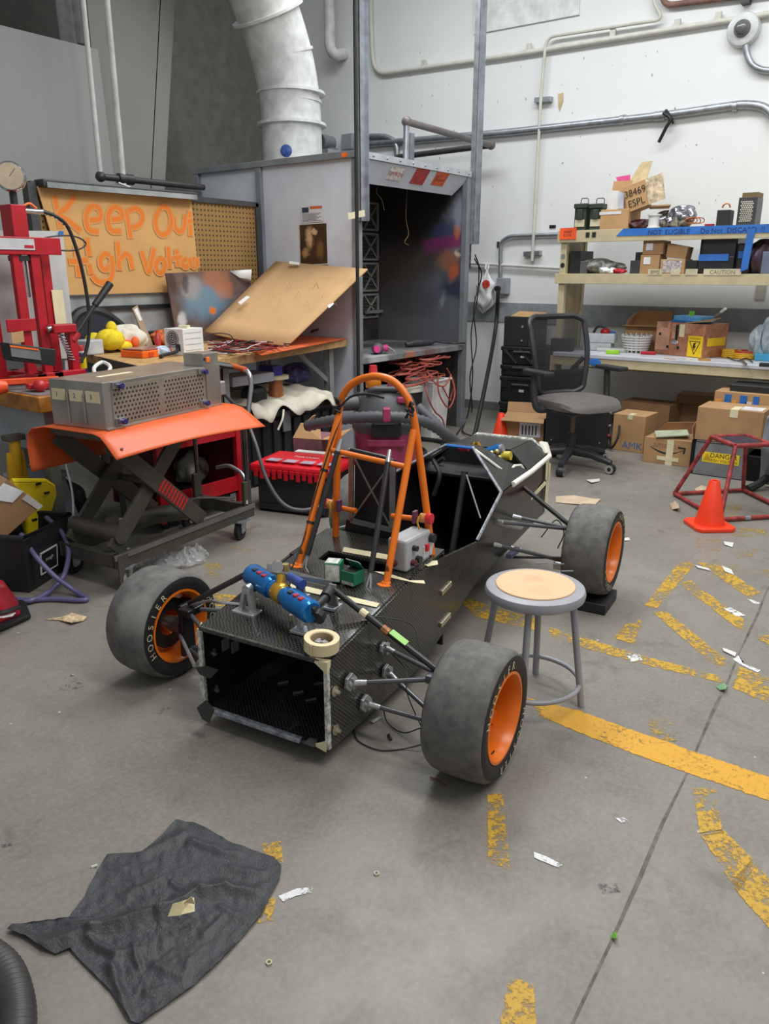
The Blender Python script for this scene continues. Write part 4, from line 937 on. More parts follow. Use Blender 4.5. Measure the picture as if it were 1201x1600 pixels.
cb().slab([nb(843, 690, -.2), nb(854, 692, -.2), nb(860, 712, -.25), nb(852, 708, -.25)], .012).build('white_tape', m_foam, CAR)
# taped rims of the nose end and cockpit
def ring(): return [(2.2, -.16, .668), (2.2, .16, .668), (2.2, .25, .6), (2.2, .245, .27), (2.2, .13, .15), (2.2, -.13, .15), (2.2, -.245, .27), (2.2, -.25, .6)]
cb().tube([V(*p) for p in ring()], .012, 6, closed=True).build('nose_rim_tape', m_edge, CAR)
cb().tube([V(1.17, -.28, .425), V(1.4, -.295, .588), V(1.59, -.07, .735)], .008, 6).build('rim_tape', m_edge_b, CAR)
cb().tube([V(1.59, .07, .735), V(1.4, .295, .588), V(1.17, .28, .425), V(.84, .278, .474)], .006, 6).build('rim_tape', m_edge_b, CAR)
cb().tube([V(1.59, -.07, .73), V(1.59, .07, .73)], .008, 6).build('rim_tape', mat('blue_masking_tape', (44, 110, 190), .6), CAR)
# things seen inside the cockpit
cb().tube([V(1.35, -.06, .09), V(1.55, -.05, .62)], .016, 12).build('steering_column', m_rod, CAR, smooth=True)
cb().tube([V(1.32, .12, .2), V(1.32, -.24, .2)], .012, 10).build('pedal_bar', m_alu, CAR, smooth=True)
cb().cyl(V(1.32, -.06, .16), V(1.32, -.06, .24), .022, 14).build('pedal_pivot', m_steel, CAR, smooth=True)
cb().tube(smoothpath([V(1.55, .12, .66), V(1.5, .06, .6), V(1.48, .08, .5)]), .012, 8).build('cockpit_hose', m_matte, CAR, smooth=True)
cb().tube([V(1.4, -.2, .45), V(1.5, -.08, .62)], .004, 6).build('cockpit_cable', m_alu, CAR, smooth=True)
cb().slab([V(.98, -.12, .42), V(1.02, -.12, .42), V(1.0, -.12, .5), V(.99, -.12, .5)], .03).build('cardboard_shim', mat('shim_tan', (140, 130, 116), .8), CAR)
MB(CM).box((1.764 - .05, -.66, .026), (.22, .2, .052)).build('wheel_block', m_blk)
bpy.data.objects['wheel_block'].modifiers.new('b', 'BEVEL').width = .004
tag(bpy.data.objects['wheel_block'], 'flat black block under the far right race car tyre', 'block')
tag(MB(CM).box((1.764 - .02, .65, .026), (.26, .2, .052)).build('wheel_block', m_blk, bevel=.004), 'flat black block under the far left race car tyre', 'block')

# ------------------------------------------------------------------ things lying on the car
t = thing('tape_roll', CM @ CZ(502, 1010, .405), 'roll of cream masking tape resting on the corner of the race car deck', 'tape roll')
c = CM @ (CZ(502, 1013, .402)); M = Matrix.Translation(c) @ Matrix.Rotation(math.radians(4), 4, 'X') @ Matrix.Scale(1.08, 4)
MB(M).lathe([(.036, 0), (.052, 0), (.052, .036), (.036, .036), (.036, 0)], n=40).build('tape', mat('masking_tape_roll', (222, 206, 162), .6, var=.05), t, smooth=True)
MB(M).lathe([(.0355, .001), (.036, .035), (.033, .034), (.033, .001)], n=40).build('core', mat('tape_core', (186, 164, 128), .7), t, smooth=True)
b = MB(M)
for k in range(5): a = k * 1.3; b.bar((.02 * math.cos(a), .02 * math.sin(a), .006 + .004 * k), (-.02 * math.cos(a + .5), -.02 * math.sin(a + .5), .01 + .004 * k), .012, .003)
o = b.build('scraps', mat('print_scrap', (130, 126, 130), .5, var=.6, vs=120), t); o['kind'] = 'stuff'
MB(M).add([(-.0525, .0, .0), (-.0545, -.01, .0), (-.0545, -.01, .034), (-.0525, .0, .036)], [(0, 1, 2, 3)]).build('loose_end', mat('masking_tape_roll', (222, 206, 162), .6), t, solid=.001)
m_green = mat('green_carton', (26, 118, 82), .5); m_ctn = mat('white_carton_label', (206, 206, 196), .6, var=.25, vs=40)
for (px, py, rz, lab, op) in ((522, 905, 18, 'small closed green and white carton on the race car deck', 0), (551, 910, -8, 'small open green carton with torn flap on the race car deck', 1)):
    c = CM @ CZ(px, py, dz(.5) + .004); t = thing('small_carton', c, lab, 'carton', None)
    M = TZ(c, rz + 7); h_ = .072 if not op else .05
    MB(M).bb(-.03, .03, -.03, .03, 0, h_).build('body', m_green, t, bevel=.001)
    if not op:
        MB(M).bb(-.0308, -.0300, -.028, .026, .004, h_ - .004).build('printed_label', m_ctn, t); MB(M).bb(-.024, .028, -.02, .028, h_, h_ + .001).build('printed_label', m_ctn, t)
    else:
        MB(M).add([(.03, -.03, h_), (.03, .03, h_), (.0, .032, h_ + .035), (.0, -.028, h_ + .035)], [(0, 1, 2, 3)]).build('flap', m_green, t, solid=.002)
        MB(M).add([(.0, .032, h_ + .036), (.0, -.028, h_ + .036), (.012, -.029, h_ + .024), (.012, .031, h_ + .024)], [(0, 1, 2, 3)]).build('printed_label', m_ctn, t, solid=.002)
        MB(M).bb(-.026, .026, -.026, .026, h_, h_ + .001).build('opening', m_dk, t)
        MB(M).bb(-.0306, -.03, -.028, .028, .0, .012).build('printed_label', m_ctn, t)
g0, g1 = CZ(618, 903, .468) + V(.06, -.012, 0), CZ(662, 878, .474) + V(.055, -.002, 0)
t = thing('control_box', CM @ g0, 'light grey metal control box with switches on the race car deck', 'control box')
ang = math.degrees(math.atan2((CM.to_3x3() @ (g1 - g0)).y, (CM.to_3x3() @ (g1 - g0)).x)); L = (g1 - g0).length
M = TZ(CM @ g0, ang); H_ = .125
MB(M).bb(0, L, 0, .085, 0.0, H_).build('case', mat('control_box_grey', (176, 178, 182), .4, var=.05), t, bevel=.01)
for x, z, r, m_ in ((.05, .085, .011, m_blk), (.04, .03, .012, mat('knob_maroon', (92, 30, 32), .5)), (.075, .033, .014, m_blk), (.175, .09, .018, m_blk)):
    MB(M).lathe([(0, .018), (r, .018), (r, 0)], FR(V(x, 0, z), (0, -1, 0)), 14).build('knob', m_, t, smooth=True)
MB(M).bb(.12, .155, -.004, 0, .02, .07).build('label', mat('notice_white', (212, 212, 214), .5), t); MB(M).bb(.127, .143, -.016, -.003, .05, .075).build('rocker_switch', mat('button_red', (206, 40, 44), .4), t)
MB(M).lathe([(0, .02), (.012, .02), (.012, 0)], FR(V(0, .05, .03), (-1, 0, 0)), 14).build('knob', mat('knob_maroon', (92, 30, 32), .5), t, smooth=True)
MB(M).bb(.165, .195, -.003, .0, .02, .1).build('label', mat('notice_white', (212, 212, 214), .5), t)
# ================================================================== LEFT SIDE: benches, sign, lift table
m_wood = mat('bench_plywood', (186, 148, 98), .6, var=.15, vs=14)
m_card = mat('brown_cardboard', (190, 150, 104), .8, var=.06, vs=6)
m_card2 = mat('dull_cardboard', (168, 134, 96), .8, var=.08, vs=6)
m_red = mat('red_paint', (178, 22, 36), .4, var=.08)
m_steel_d = mat('dark_lift_steel', (82, 79, 71), .45, .25, var=.12)
m_grey = mat('mid_grey_paint', (128, 130, 130), .5, var=.08)
m_chrome = mat('chrome_tube', (190, 192, 194), .15, .9, var=.1)
m_white = mat('white_plastic', (222, 222, 220), .45, var=.04)
m_vinyl = mat('orange_vinyl', (218, 94, 42), .45, var=.06, vs=4)
m_cloth = mat('cream_cloth', (214, 208, 192), .9, var=.08, vs=10)
def dotmat(name, c1, c2, k, rad):
    w = NT(name); sx = w.node('ShaderNodeSeparateXYZ', i0=w.tc.outputs['Object'])
    fx = w.math('SUBTRACT', w.math('FRACT', w.math('MULTIPLY', sx.outputs[0], k)), .5); fz = w.math('SUBTRACT', w.math('FRACT', w.math('MULTIPLY', sx.outputs[2], k)), .5)
    d = w.math('ADD', w.math('MULTIPLY', fx, fx), w.math('MULTIPLY', fz, fz))
    w.set(w.b.inputs['Base Color'], w.mix(w.math('LESS_THAN', d, rad * rad), lin(c1), lin(c2))); w.b.inputs['Roughness'].default_value = .7
    return w.m
YP_ = 5.2
pl = lambda x, y, o=0.0: WY(x, y, YP_ - o)
# main bench
BZ = 1.0
FL_, FRc, BRc, BLc = G(240, 577, BZ), V(5.17, 4.26, BZ), V(5.17, 5.16, BZ), V(3.2, 5.16, BZ)
t = thing('workbench', (FL_ + BRc) / 2 - V(0, 0, BZ), 'long plywood workbench with orange covering beside the spray booth', 'workbench')
b = MB(); b.slab([p - V(0, 0, .03) for p in (FL_, FRc, BRc, BLc)], .06); b.build('bench_top', m_wood, t, bevel=.003)
b = MB(); b.slab([p + V(0, 0, .003) for p in (G(408, 556, BZ), FRc - V(0, .0, 0), BRc, V(4.5, 5.1, BZ))], .004); b.build('orange_covering', mat('orange_bench_cover', (206, 92, 44), .5, var=.2, vs=8), t)
dirx = (FRc - FL_).normalized()
for q in (V(4.98, 4.28, 0), V(4.98, 5.08, 0), V(3.62, 4.06, 0), V(3.3, 5.08, 0)):
    b = MB(); b.bb(q.x - .03, q.x + .03, q.y, q.y + .006, 0, .94); b.bb(q.x - .03, q.x - .024, q.y, q.y + .06, 0, .94); b.build('leg', m_grey, t)
MB().bar(V(4.6, 4.3, .93), V(4.97, 4.3, .66), .035, .006, up=(0, 1, 0)).build('brace', m_grey, t)
MB().bb(3.3, 5.0, 5.08, 5.1, .5, .6).build('stretcher', m_grey, t)
lp0, lp1 = G(240, 577, BZ - .001), G(138, 552, BZ - .001)
MB().slab([lp0 - V(.01, 0, .0), lp1 - V(.01, 0, 0), lp1 - V(.01, 0, .12), lp0 - V(.01, 0, .12)], .012).build('end_panel', mat('dark_grey_panel', (70, 72, 74), .6), t)
# pegboard
t = thing('pegboard', pl(225, 440), 'brown pegboard in a dark metal frame standing behind the workbench', 'pegboard')
x0, x1 = pl(47, 300).x, pl(401, 320).x; ZP = 2.105
MB().bb(x0 + .02, x1 - .02, YP_, YP_ + .008, 1.385, ZP - .02).build('board', dotmat('pegboard_holes', (150, 116, 66), (70, 52, 30), 26.0, .22), t)
m_fr = mat('dark_frame_metal', (74, 74, 74), .5, .3)
for bb_ in ((x0 - .03, x0 + .03, YP_ - .03, YP_ + .04, .4, ZP), (x1 - .03, x1 + .02, YP_ - .02, YP_ + .04, .9, ZP)): MB().bb(*bb_).build('frame_post', m_fr, t)
MB().bb(x0, x1, YP_ - .02, YP_ + .02, ZP - .03, ZP + .01).build('frame_rail', m_fr, t)
MB().bb(x0, x1, YP_ - .005, YP_ + .012, 1.0, 1.375).build('lower_panel', mat('pale_grey_panel', (158, 160, 160), .6), t)
MB().bb(x0 + .3, x1, YP_ - .03, YP_ + .02, 1.27, 1.30).build('lower_rail', m_dk, t)
# fluorescent fixture on top
t = thing('light_fixture', pl(180, 295), 'long unlit metal strip light fixture above the pegboard sign', 'light fixture')
a, c = WY(60, 286, YP_ - .05), WY(302, 307, YP_ - .05)
MB().bar(a + V(0, 0, .0), c, .12, .05).build('housing', mat('fixture_dark', (70, 70, 72), .4, .4), t, bevel=.008)
MB().bar(a + V(.02, -.065, -.012), c + V(-.02, -.065, -.012), .012, .035).build('reflector', m_chrome, t)
q = WY(196, 290, YP_ - .05)
MB().tube([WY(185, 286, YP_ - .1), WY(214, 297, YP_ - .1)], .008, 6).build('hanger', m_galv, t)
MB().bb(q.x - .03, q.x + .03, YP_ - .06, YP_, ZP - .02, ZP + .02).build('hanger_clip', m_galv, t)
# cardboard sign
yS = YP_ - .035
t = thing('cardboard_sign', WY(200, 440, yS), 'large cardboard sheet spray painted orange Keep Out High Voltage', 'sign')
MB().slab([WY(57, 291, yS), WY(298, 311, yS), WY(312, 455, yS), WY(108, 461, yS)], .008).build('sheet', mat('sign_cardboard', (206, 160, 100), .8, var=.06, vs=3), t)
MS = Matrix(((1, 0, 0, 0), (0, 0, -1, yS - .0065), (0, 1, 0, 0), (0, 0, 0, 1)))
def spraymat():
    w = NT('orange_spray_paint'); at = w.node('ShaderNodeAttribute', attribute_name='fade'); nz = w.noise(60, 4, .7)
    w.b.inputs['Roughness'].default_value = .7
    w.set(w.b.inputs['Base Color'], w.mix(w.math('ADD', at.outputs['Fac'], w.math('MULTIPLY', w.math('SUBTRACT', nz.outputs['Fac'], .5), .4), clamp=True), lin((204, 158, 99)), lin((226, 122, 36)))); return w.m
m_spray = spraymat()
LET = [[(305, 200), (320, 270), (345, 390)], [(425, 205), (375, 270), (335, 310), (390, 350), (460, 405)],
 [(485, 345), (530, 342), (568, 330), (562, 280), (520, 262), (490, 300), (487, 350), (505, 398), (560, 408)], [(612, 340), (650, 338), (690, 328), (682, 285), (645, 268), (615, 305), (612, 355), (630, 402), (690, 404)],
 [(715, 280), (728, 370), (740, 450)], [(720, 295), (765, 275), (802, 300), (805, 340), (780, 375), (735, 382)], [(915, 265), (885, 320), (882, 375), (905, 420), (940, 420), (966, 380), (968, 320), (945, 272), (912, 265)],
 [(985, 320), (990, 375), (1015, 408), (1042, 385), (1050, 310)], [(1075, 290), (1078, 360), (1080, 435)], [(1055, 352), (1092, 345)],
 [(430, 490), (438, 580), (446, 668)], [(385, 578), (440, 576), (500, 570)], [(490, 440), (498, 500), (506, 550)], [(503, 590), (508, 620), (516, 652)],
 [(625, 545), (590, 535), (566, 570), (575, 612), (605, 620), (630, 590), (628, 545), (636, 620), (625, 675), (585, 698), (545, 686), (520, 655)], [(665, 460), (670, 540), (675, 630)], [(675, 585), (705, 535), (732, 550), (742, 590), (750, 625)],
 [(800, 515), (820, 580), (842, 638), (858, 570), (872, 498)], [(905, 560), (882, 590), (888, 632), (915, 640), (934, 605), (925, 568), (902, 560)], [(950, 490), (955, 560), (960, 622)], [(1000, 505), (1003, 560), (1008, 612)], [(972, 562), (1035, 552)],
 [(1062, 562), (1036, 575), (1036, 602), (1060, 606), (1074, 580), (1072, 560), (1082, 608)], [(1108, 560), (1088, 578), (1092, 605), (1112, 600), (1116, 560), (1117, 610)]]
for li, L in enumerate(LET):
    pts = [WY(x / 3.64, 250 + y / 3.64, yS) for x, y in L]; b = MB()
    sp = smoothpath([(p.x, p.z, 0) for p in pts], 5) if len(pts) > 2 else [Vector((p.x, p.z, 0)).lerp(Vector((q.x, q.z, 0)), k / 4) for p, q in [pts] for k in range(5)]
    b.stroke([(p.x, p.y) for p in sp], .027, Matrix.Translation((0, -.00018 * li, 0)) @ MS); b.build('painted_letter_stroke', m_spray, t)
# painted board leaning at the back
t = thing('painted_board', WY(320, 508, 5.05), 'dark board spray painted with blue and orange clouds leaning behind the bench', 'board')
yB = 5.06
gal = blobmat('galaxy_spray', (84, 66, 62), (120, 100, 94), [(WY(320, 470, yB), (.35, .2, .22), (112, 146, 166), .9), (WY(300, 450, yB), (.14, .2, .13), (162, 156, 154), .8), (WY(335, 435, yB), (.2, .2, .12), (170, 112, 84), .8), (WY(350, 455, yB), (.14, .2, .1), (206, 120, 66), .5), (WY(330, 487, yB), (.06, .2, .05), (238, 130, 40), .95), (WY(285, 500, yB), (.08, .2, .09), (206, 206, 210), .9), (WY(265, 440, yB), (.08, .2, .12), (74, 50, 50), .8), (WY(290, 440, yB), (.05, .2, .09), (52, 46, 50), .7)], rough=.35, nscale=5, warp=.14, wscale=7)
MB().slab([WY(258, 427, yB), WY(360, 422, yB), WY(391, 445, yB), V(WY(395, 500, yB).x, yB, 1.005), V(WY(275, 508, yB).x, yB, 1.005)], .012).build('panel', gal, t)
MB().add([WY(358, 423, yB - .012), WY(393, 421, yB - .09), WY(392, 436, yB - .08), WY(390, 446, yB - .012), WY(375, 434, yB - .03)], [(0, 1, 4), (1, 2, 4), (2, 3, 4), (3, 0, 4)]).build('curled_corner', m_white, t, solid=.002, smooth=True)
# big cardboard sheet leaning on the booth
t = thing('cardboard_sheet', G(450, 539, BZ), 'large plain cardboard sheet leaning against the spray booth on the workbench', 'cardboard')
q0, q1, q2, q3 = WY(320, 518, 4.9), G(450, 540, BZ + .008), WX(574, 421, 5.13), WX(431, 409, 5.13)
b = MB(); nu = 8
def shf(u, v): p = q0.lerp(q1, u).lerp(q3.lerp(q2, u), v); return p + V(0, 0, -.02 * math.sin(math.pi * u) * (1 - v))
b.grid(shf, 8, 6); b.build('sheet', mat('sheet_cardboard', (196, 158, 112), .8, var=.05, vs=3), t, solid=.012, smooth=True)
def onsheet(x, y): n_ = (q1 - q0).cross(q3 - q0).normalized(); n_ = n_ if n_.z > 0 else -n_; return onplane(x, y, q0.lerp(q2, .5) - V(0, 0, .005), n_) + n_ * .012
MB().slab([onsheet(372, 475), onsheet(386, 464), onsheet(391, 466), onsheet(377, 478)], .002).build('label', m_white, t)
for px in ([(452, 410), (468, 412), (468, 416), (452, 414)], [(512, 418), (526, 419), (526, 422), (512, 421)], [(545, 446), (553, 440), (554, 444), (547, 450)], [(512, 480), (520, 473), (522, 477), (514, 484)]):
    MB().slab([onsheet(x, y) for x, y in px], .002).build('tape_piece', m_white, t)
n_ = (q1 - q0).cross(q3 - q0).normalized(); n_ = n_ if n_.z > 0 else -n_
ux = (q2 - q3).normalized()
for tx, x, y, s_ in (('PUT THE', 455, 445, .1), ('BOX ON', 470, 472, .1), ('WHEELS', 420, 492, .1)):
    c = onsheet(x, y); uy_ = n_.cross(ux); M = Matrix(((ux.x, uy_.x, n_.x, c.x), (ux.y, uy_.y, n_.y, c.y), (ux.z, uy_.z, n_.z, c.z), (0, 0, 0, 1)))
for k in range(9):
    x = 405 + 14 * k; y = 452 + (k % 3) * 14; MB().tube([onsheet(x, y), onsheet(x + 6, y - 9), onsheet(x + 9, y)], .0015, 4).build('pencil_mark', mat('pencil_grey', (150, 124, 92), .8), t)

def sbox(name, label, cat, M, w, d, h, m, parts=(), bevel=.003, group=None, body='body'):
    t = thing(name, M.translation, label, cat, group); MB(M).bb(-w / 2, w / 2, -d / 2, d / 2, 0, h).build(body, m, t, bevel=bevel); return t
# white power supply
M = TZ(G(290, 549, BZ), 2); 
cA, cB, cC = G(266, 548, BZ), G(288, 556, BZ), G(319, 552, BZ)
def psu():
    t = thing('power_supply', cB, 'white computer power supply box on the workbench', 'power supply')
    w_ = (cC - cB).length; M = TZ(cB, math.degrees(math.atan2((cC - cB).y, (cC - cB).x))); d_ = .17; h_ = .175
    MB(M).bb(0, w_, 0, d_, 0, h_).build('case', m_white, t, bevel=.003)
    f = FR(M @ V(0, d_ * .55, h_ * .62), M.to_3x3() @ V(-1, 0, 0)); MB(f).lathe([(.05, .003), (.056, .003), (.056, 0)], n=24).build('fan_ring', m_grey, t)
    b = MB(f)
    for r in (.012, .026, .04): b.lathe([(r - .004, .004), (r + .003, .004)], n=20)
    b.build('fan_grille', m_blk, t)
    MB(M).bb(-.004, 0, .03, .07, .03, .075).build('socket', m_blk, t); MB(M).tube(smoothpath([M.to_3x3().inverted() @ V(0, 0, 0) + V(-.004, .05, .05), V(-.06, .02, .03), V(-.14, .05, .015), V(-.22, .0, .015)]), .012, 8).build('plug_lead', m_dk, t, smooth=True)
    for j in range(4):
        b = MB(M)
        for i in range(9): b.bb(.02 + i * (w_ - .04) / 9, .02 + (i + .6) * (w_ - .04) / 9, -.0012, 0, .03 + j * .038, .034 + j * .038)
        o = b.build('vent_slots', m_grey, t); o['kind'] = 'stuff'
    MB(M).bb(w_ * .35, w_ * .5, .02, .1, h_, h_ + .02).build('label', mat('masking_tape', (226, 216, 178), .7), t, bevel=.002)
psu()
# wire tangle
rnd = random.Random(5)
for i, (c, nm, lab) in enumerate((((130, 30, 40), 'wire_bundle', 'loose dark red wires tangled on the workbench in front of the cardboard'), ((40, 38, 42), 'wire_bundle', 'loose black wires tangled on the workbench in front of the cardboard'), ((196, 190, 196), 'wire_bundle', 'loose pale grey wires lying among dark ones on the workbench'))):
    t = thing(nm, G(390, 545, BZ), lab, 'wires')
    for k in range(11 if i < 2 else 5):
        x, y = rnd.uniform(322, 350), rnd.uniform(532, 552); pts = []
        for j in range(6): pts.append(G(x, y, BZ + .012 + rnd.uniform(0, .03))); x += rnd.uniform(8, 26); y += rnd.uniform(-5, 5.5); y = max(526, min(553 - max(0, (x - 350) * .12), y))
        MB().tube(smoothpath(pts, 5), rnd.uniform(.003, .006), 5).build('wire', mat('wire_%d' % i, c, .5), t, smooth=True)
    if i == 1:
        for pts in ([(318, 528), (335, 521), (358, 523), (366, 533)], [(408, 534), (415, 524), (428, 520), (428, 532)]): MB().tube(smoothpath([WY(x, y, 4.5) for x, y in pts]), .004, 5).build('wire', mat('wire_1', c), t, smooth=True)
# copper bits on the far right end of the bench
t = thing('copper_coils', G(520, 520, BZ), 'heap of copper busbars and coils under the leaning cardboard', 'coils')
rnd = random.Random(9)
for k in range(9):
    c = G(492 + k * 7, 526 - k * .6, BZ) ; b = MB(); r = rnd.uniform(.03, .05)
    b.tube([c + V(r * math.cos(a * .7) * .6, r * math.sin(a * .7), .02 + .006 * a + rnd.uniform(0, .01)) for a in range(10)], .008, 6)
    b.build('coil', mat('copper_dark', (110, 66, 56), .4, .5) if k < 6 else mat('copper_bright', (196, 120, 84), .35, .6), t, smooth=True)
# small items at the left of the bench
t = thing('plush_toy', G(165, 552, BZ), 'yellow plush toy lying on the workbench', 'plush toy')
m_y = mat('yellow_plush', (232, 206, 40), .9, var=.12, vs=30, bump=.5, bs=200)
def bz(x, y, up=0.0, z=BZ): return G(x, y, z) + V(0, 0, up)
c1, c2 = bz(174, 551, .09), bz(149, 549, .06)
MB().ball(c1, (.105, .09, .075), 16, 10).build('body', m_y, t, smooth=True); MB().ball(c2, .072, 14, 10).build('head', m_y, t, smooth=True)
MB().ball(c1 + V(.02, 0, .075), (.04, .035, .05), 12, 8).build('wing', m_y, t, smooth=True); MB().ball(c1 + V(.09, -.03, -.05), (.06, .04, .035), 12, 8).build('wing', m_y, t, smooth=True)
MB().ball(c1 + V(.15, .02, -.04), (.05, .04, .03), 12, 8).build('foot', mat('orange_plush', (240, 110, 56), .9), t, smooth=True); MB().ball(c1 + V(.19, -.02, -.03), (.03, .03, .04), 12, 8).build('foot', mat('orange_plush', (240, 110, 56), .9), t, smooth=True)
def organizer(px, w_, d_, h_, rz):
    M = TZ(G(*px, BZ), rz); t = thing('parts_organizer', M.translation, 'flat orange parts organizer with clear lid on the workbench', 'organizer')
    MB(M).bb(-w_ / 2, w_ / 2, -d_ / 2, d_ / 2, 0, h_).build('tray', mat('organizer_orange', (240, 104, 30), .4), t, bevel=.006); MB(M).bb(-w_ / 2 + .01, w_ / 2 - .01, -d_ / 2 + .01, d_ / 2 - .01, h_, h_ + .012).build('lid', mat('organizer_lid', (150, 92, 76), .25), t, bevel=.004)
    for k in (-1, 1): MB(M).bb(k * w_ * .25 - .02, k * w_ * .25 + .02, -d_ / 2 - .006, -d_ / 2, .01, h_ - .01).build('latch', mat('organizer_latch', (206, 80, 26), .4), t)
organizer((232, 556), .30, .2, .045, 8)
def sack(name, label, px, s, m, z=BZ, seed=1, cat='bag', z0=0):
    c = G(*px, z); r_ = random.Random(seed); off = [r_.uniform(0, 6) for _ in range(6)]
    def f(u, v):
        a = u * 2 * math.pi; e = math.sin(v * math.pi) ** .6; k = 1 + .13 * math.sin(3 * a + off[0] + v * 5) + .1 * math.sin(7 * a + off[1] - v * 8) + .06 * math.sin(11 * a + off[2] + v * 3)
        return c + V(s[0] * math.cos(a) * e * k, s[1] * math.sin(a) * e * k, s[2] * (.5 - .5 * math.cos(v * math.pi)) * (1 + .12 * math.sin(2 * a + off[3])) + z0)
    return one(MB().grid(f, 40, 18), name, m, label, cat, smooth=True)
sack('cloth_bag', 'crumpled cream cloth bag behind the yellow plush toy', (197, 546), (.16, .1, .16), m_cloth, seed=4)
sbox('battery_charger', 'black ribbed battery charger between the cloth bag and the white power supply', 'charger', TZ(G(232, 537, BZ), 10), .16, .2, .1, m_blk)
t = thing('black_case', G(150, 530, BZ), 'black curved carry case at the back of the workbench behind the toy', 'case')
yC = 5.09
arc = [WY(x, y, yC) for x, y in ((112, 545), (113, 505), (125, 488), (150, 486), (175, 498), (198, 520), (205, 545))]
MB().tube(smoothpath(arc, 5), .035, 8).build('rim', m_blk, t, smooth=True)
b = MB(); n0 = len(arc); b.slab(arc, .05); b.build('shell', mat('navy_case', (40, 44, 58), .5), t)
t = thing('wood_stick', WY(218, 500, 5.12), 'pale wooden paint stirrer leaning against the grey panel', 'stick')
MB().slab([WY(206, 482, 5.13), WY(214, 477, 5.13), V(WY(236, 520, 5.05).x, 5.04, 1.002), V(WY(226, 520, 5.05).x, 5.04, 1.002)], .012).build('blade', mat('stick_wood', (160, 140, 116), .7), t)
MB().slab([WY(209, 484, 5.12), WY(214, 481, 5.12), WY(222, 500, 5.09), WY(218, 502, 5.09)], .004).build('label', m_white, t)
t = thing('spray_bottle', G(243, 541, BZ), 'small red and clear bottle on the workbench behind the organizer', 'bottle')
MB(TZ(G(247, 541, BZ))).lathe([(0, 0), (.025, 0), (.025, .07), (.01, .09), (.01, .12), (0, .12)], n=16).build('body', mat('bottle_red', (190, 60, 60), .3), t, smooth=True)
sack('orange_rags', 'heap of orange and brown wire scraps behind the white power supply', (256, 538), (.1, .1, .1), mat('rust_scraps', (196, 96, 44), .8, var=.6, vs=40), seed=8, cat='scraps')
sack('blue_rag', 'small pale blue crumpled wipe left of the white power supply', (253, 556), (.06, .05, .06), mat('wipe_blue', (186, 204, 222), .8), seed=12, cat='rag')
sbox('white_tub', 'pale grey plastic tub behind the spray can', 'tub', TZ(WY(135, 560, 4.9) * 1 + V(0, 0, 0), 5) if False else TZ(V(WY(128, 550, 4.95).x, 4.85, BZ), 4), .14, .12, .1, mat('tub_grey', (186, 188, 190), .5), bevel=.01)
one(MB().tube(smoothpath([G(150, 590, .995), G(147, 575, 1.02), G(160, 566, 1.03), G(172, 573, 1.02), G(168, 585, 1.0)], 6), .011, 8), 'white_hose', m_white, 'short loop of white hose behind the perforated metal box', 'hose', smooth=True)

# ------------------------------------------------------------------ butcher block bench with shop press
WZ_ = .92
wc = G(60, 621, WZ_)
t = thing('wooden_bench', V(wc.x + .35, wc.y + .6, 0), 'thick wooden block bench on a grey metal cabinet at the left edge', 'workbench')
MB().bb(wc.x, wc.x + .64, wc.y, 5.1, WZ_ - .085, WZ_).build('block_top', mat('worn_oak', (170, 112, 44), .5, var=.3, vs=12), t, bevel=.006)
MB().bb(wc.x + .02, wc.x + .62, wc.y + .03, 5.08, WZ_, WZ_ + .004).build('top_sheet', mat('worn_grey_sheet', (116, 110, 110), .5, var=.15), t)
MB().bb(wc.x + .06, wc.x + .6, wc.y + .08, 5.0, .60, WZ_ - .085).build('cabinet', mat('cabinet_grey', (150, 156, 162), .5, var=.08), t, bevel=.004)
for x_, y_ in ((.1, .1), (.55, .1), (.1, 1.2), (.55, 1.2)): MB().bb(wc.x + x_ - .03, wc.x + x_ + .03, wc.y + y_, wc.y + y_ + .06, 0, .60).build('leg', mat('leg_dull_green', (108, 112, 104), .5), t)
PY = 4.45
def pp(x, y, d=0.0): return WY(x, y, PY + d)
t = thing('shop_press', V(2.62, PY, WZ_), 'red hydraulic shop press with round pressure gauge standing on the wooden bench', 'press')
zt_, zb_ = pp(40, 385).z, WZ_ + .004
xs = [(pp(-12, 385).x, 0), (pp(24, 400).x, .0), (pp(52, 400).x, 0.0), (pp(82, 400).x, .0)]
for i, (x, _) in enumerate(xs): MB().bb(x - .028, x + .028, PY - .02 + (.1 if i in (0, 3) else 0), PY + .02 + (.1 if i in (0, 3) else 0), zb_, zt_ + .03).build('upright', m_red, t, bevel=.004)
for y_ in (-.03, .13): MB().bb(xs[0][0] - .03, xs[3][0] + .04, PY + y_ - .006, PY + y_ + .006, zt_ - .045, zt_ + .05).build('top_beam', m_red, t, bevel=.003)
MB().bb(xs[0][0] - .02, pp(48, 385).x, PY - .042, PY - .037, zt_ - .02, zt_ + .04).build('name_plate', mat('plate_silver', (196, 196, 200), .4), t)
MB().bb(pp(32, 385).x, pp(46, 385).x, PY - .044, PY - .041, zt_ - .01, zt_ + .006).build('plate_stamp', m_red, t)
rx = pp(27, 345).x
MB().bb(rx - .045, rx + .045, PY - .03, PY + .09, zt_ + .05, pp(27, 320).z).build('ram_housing', m_red, t, bevel=.004)
MB().cyl(V(rx, PY + .03, zt_ - .05), V(rx, PY + .03, zt_ - .28), .035, 16).build('ram', m_chrome, t, smooth=True); MB().cyl(V(rx, PY + .03, zt_ - .05), V(rx, PY + .03, zt_ - .08), .06, 16).build('ram_collar', m_blk, t, smooth=True)
gc = pp(17, 277)
o = MB().lathe([(0, .045), (.0, .045), (.072, .045), (.08, .03), (.08, 0), (0, 0)], FR(gc, (-.55, -.8, .05)), 28).build('gauge', m_chrome, t, smooth=True)
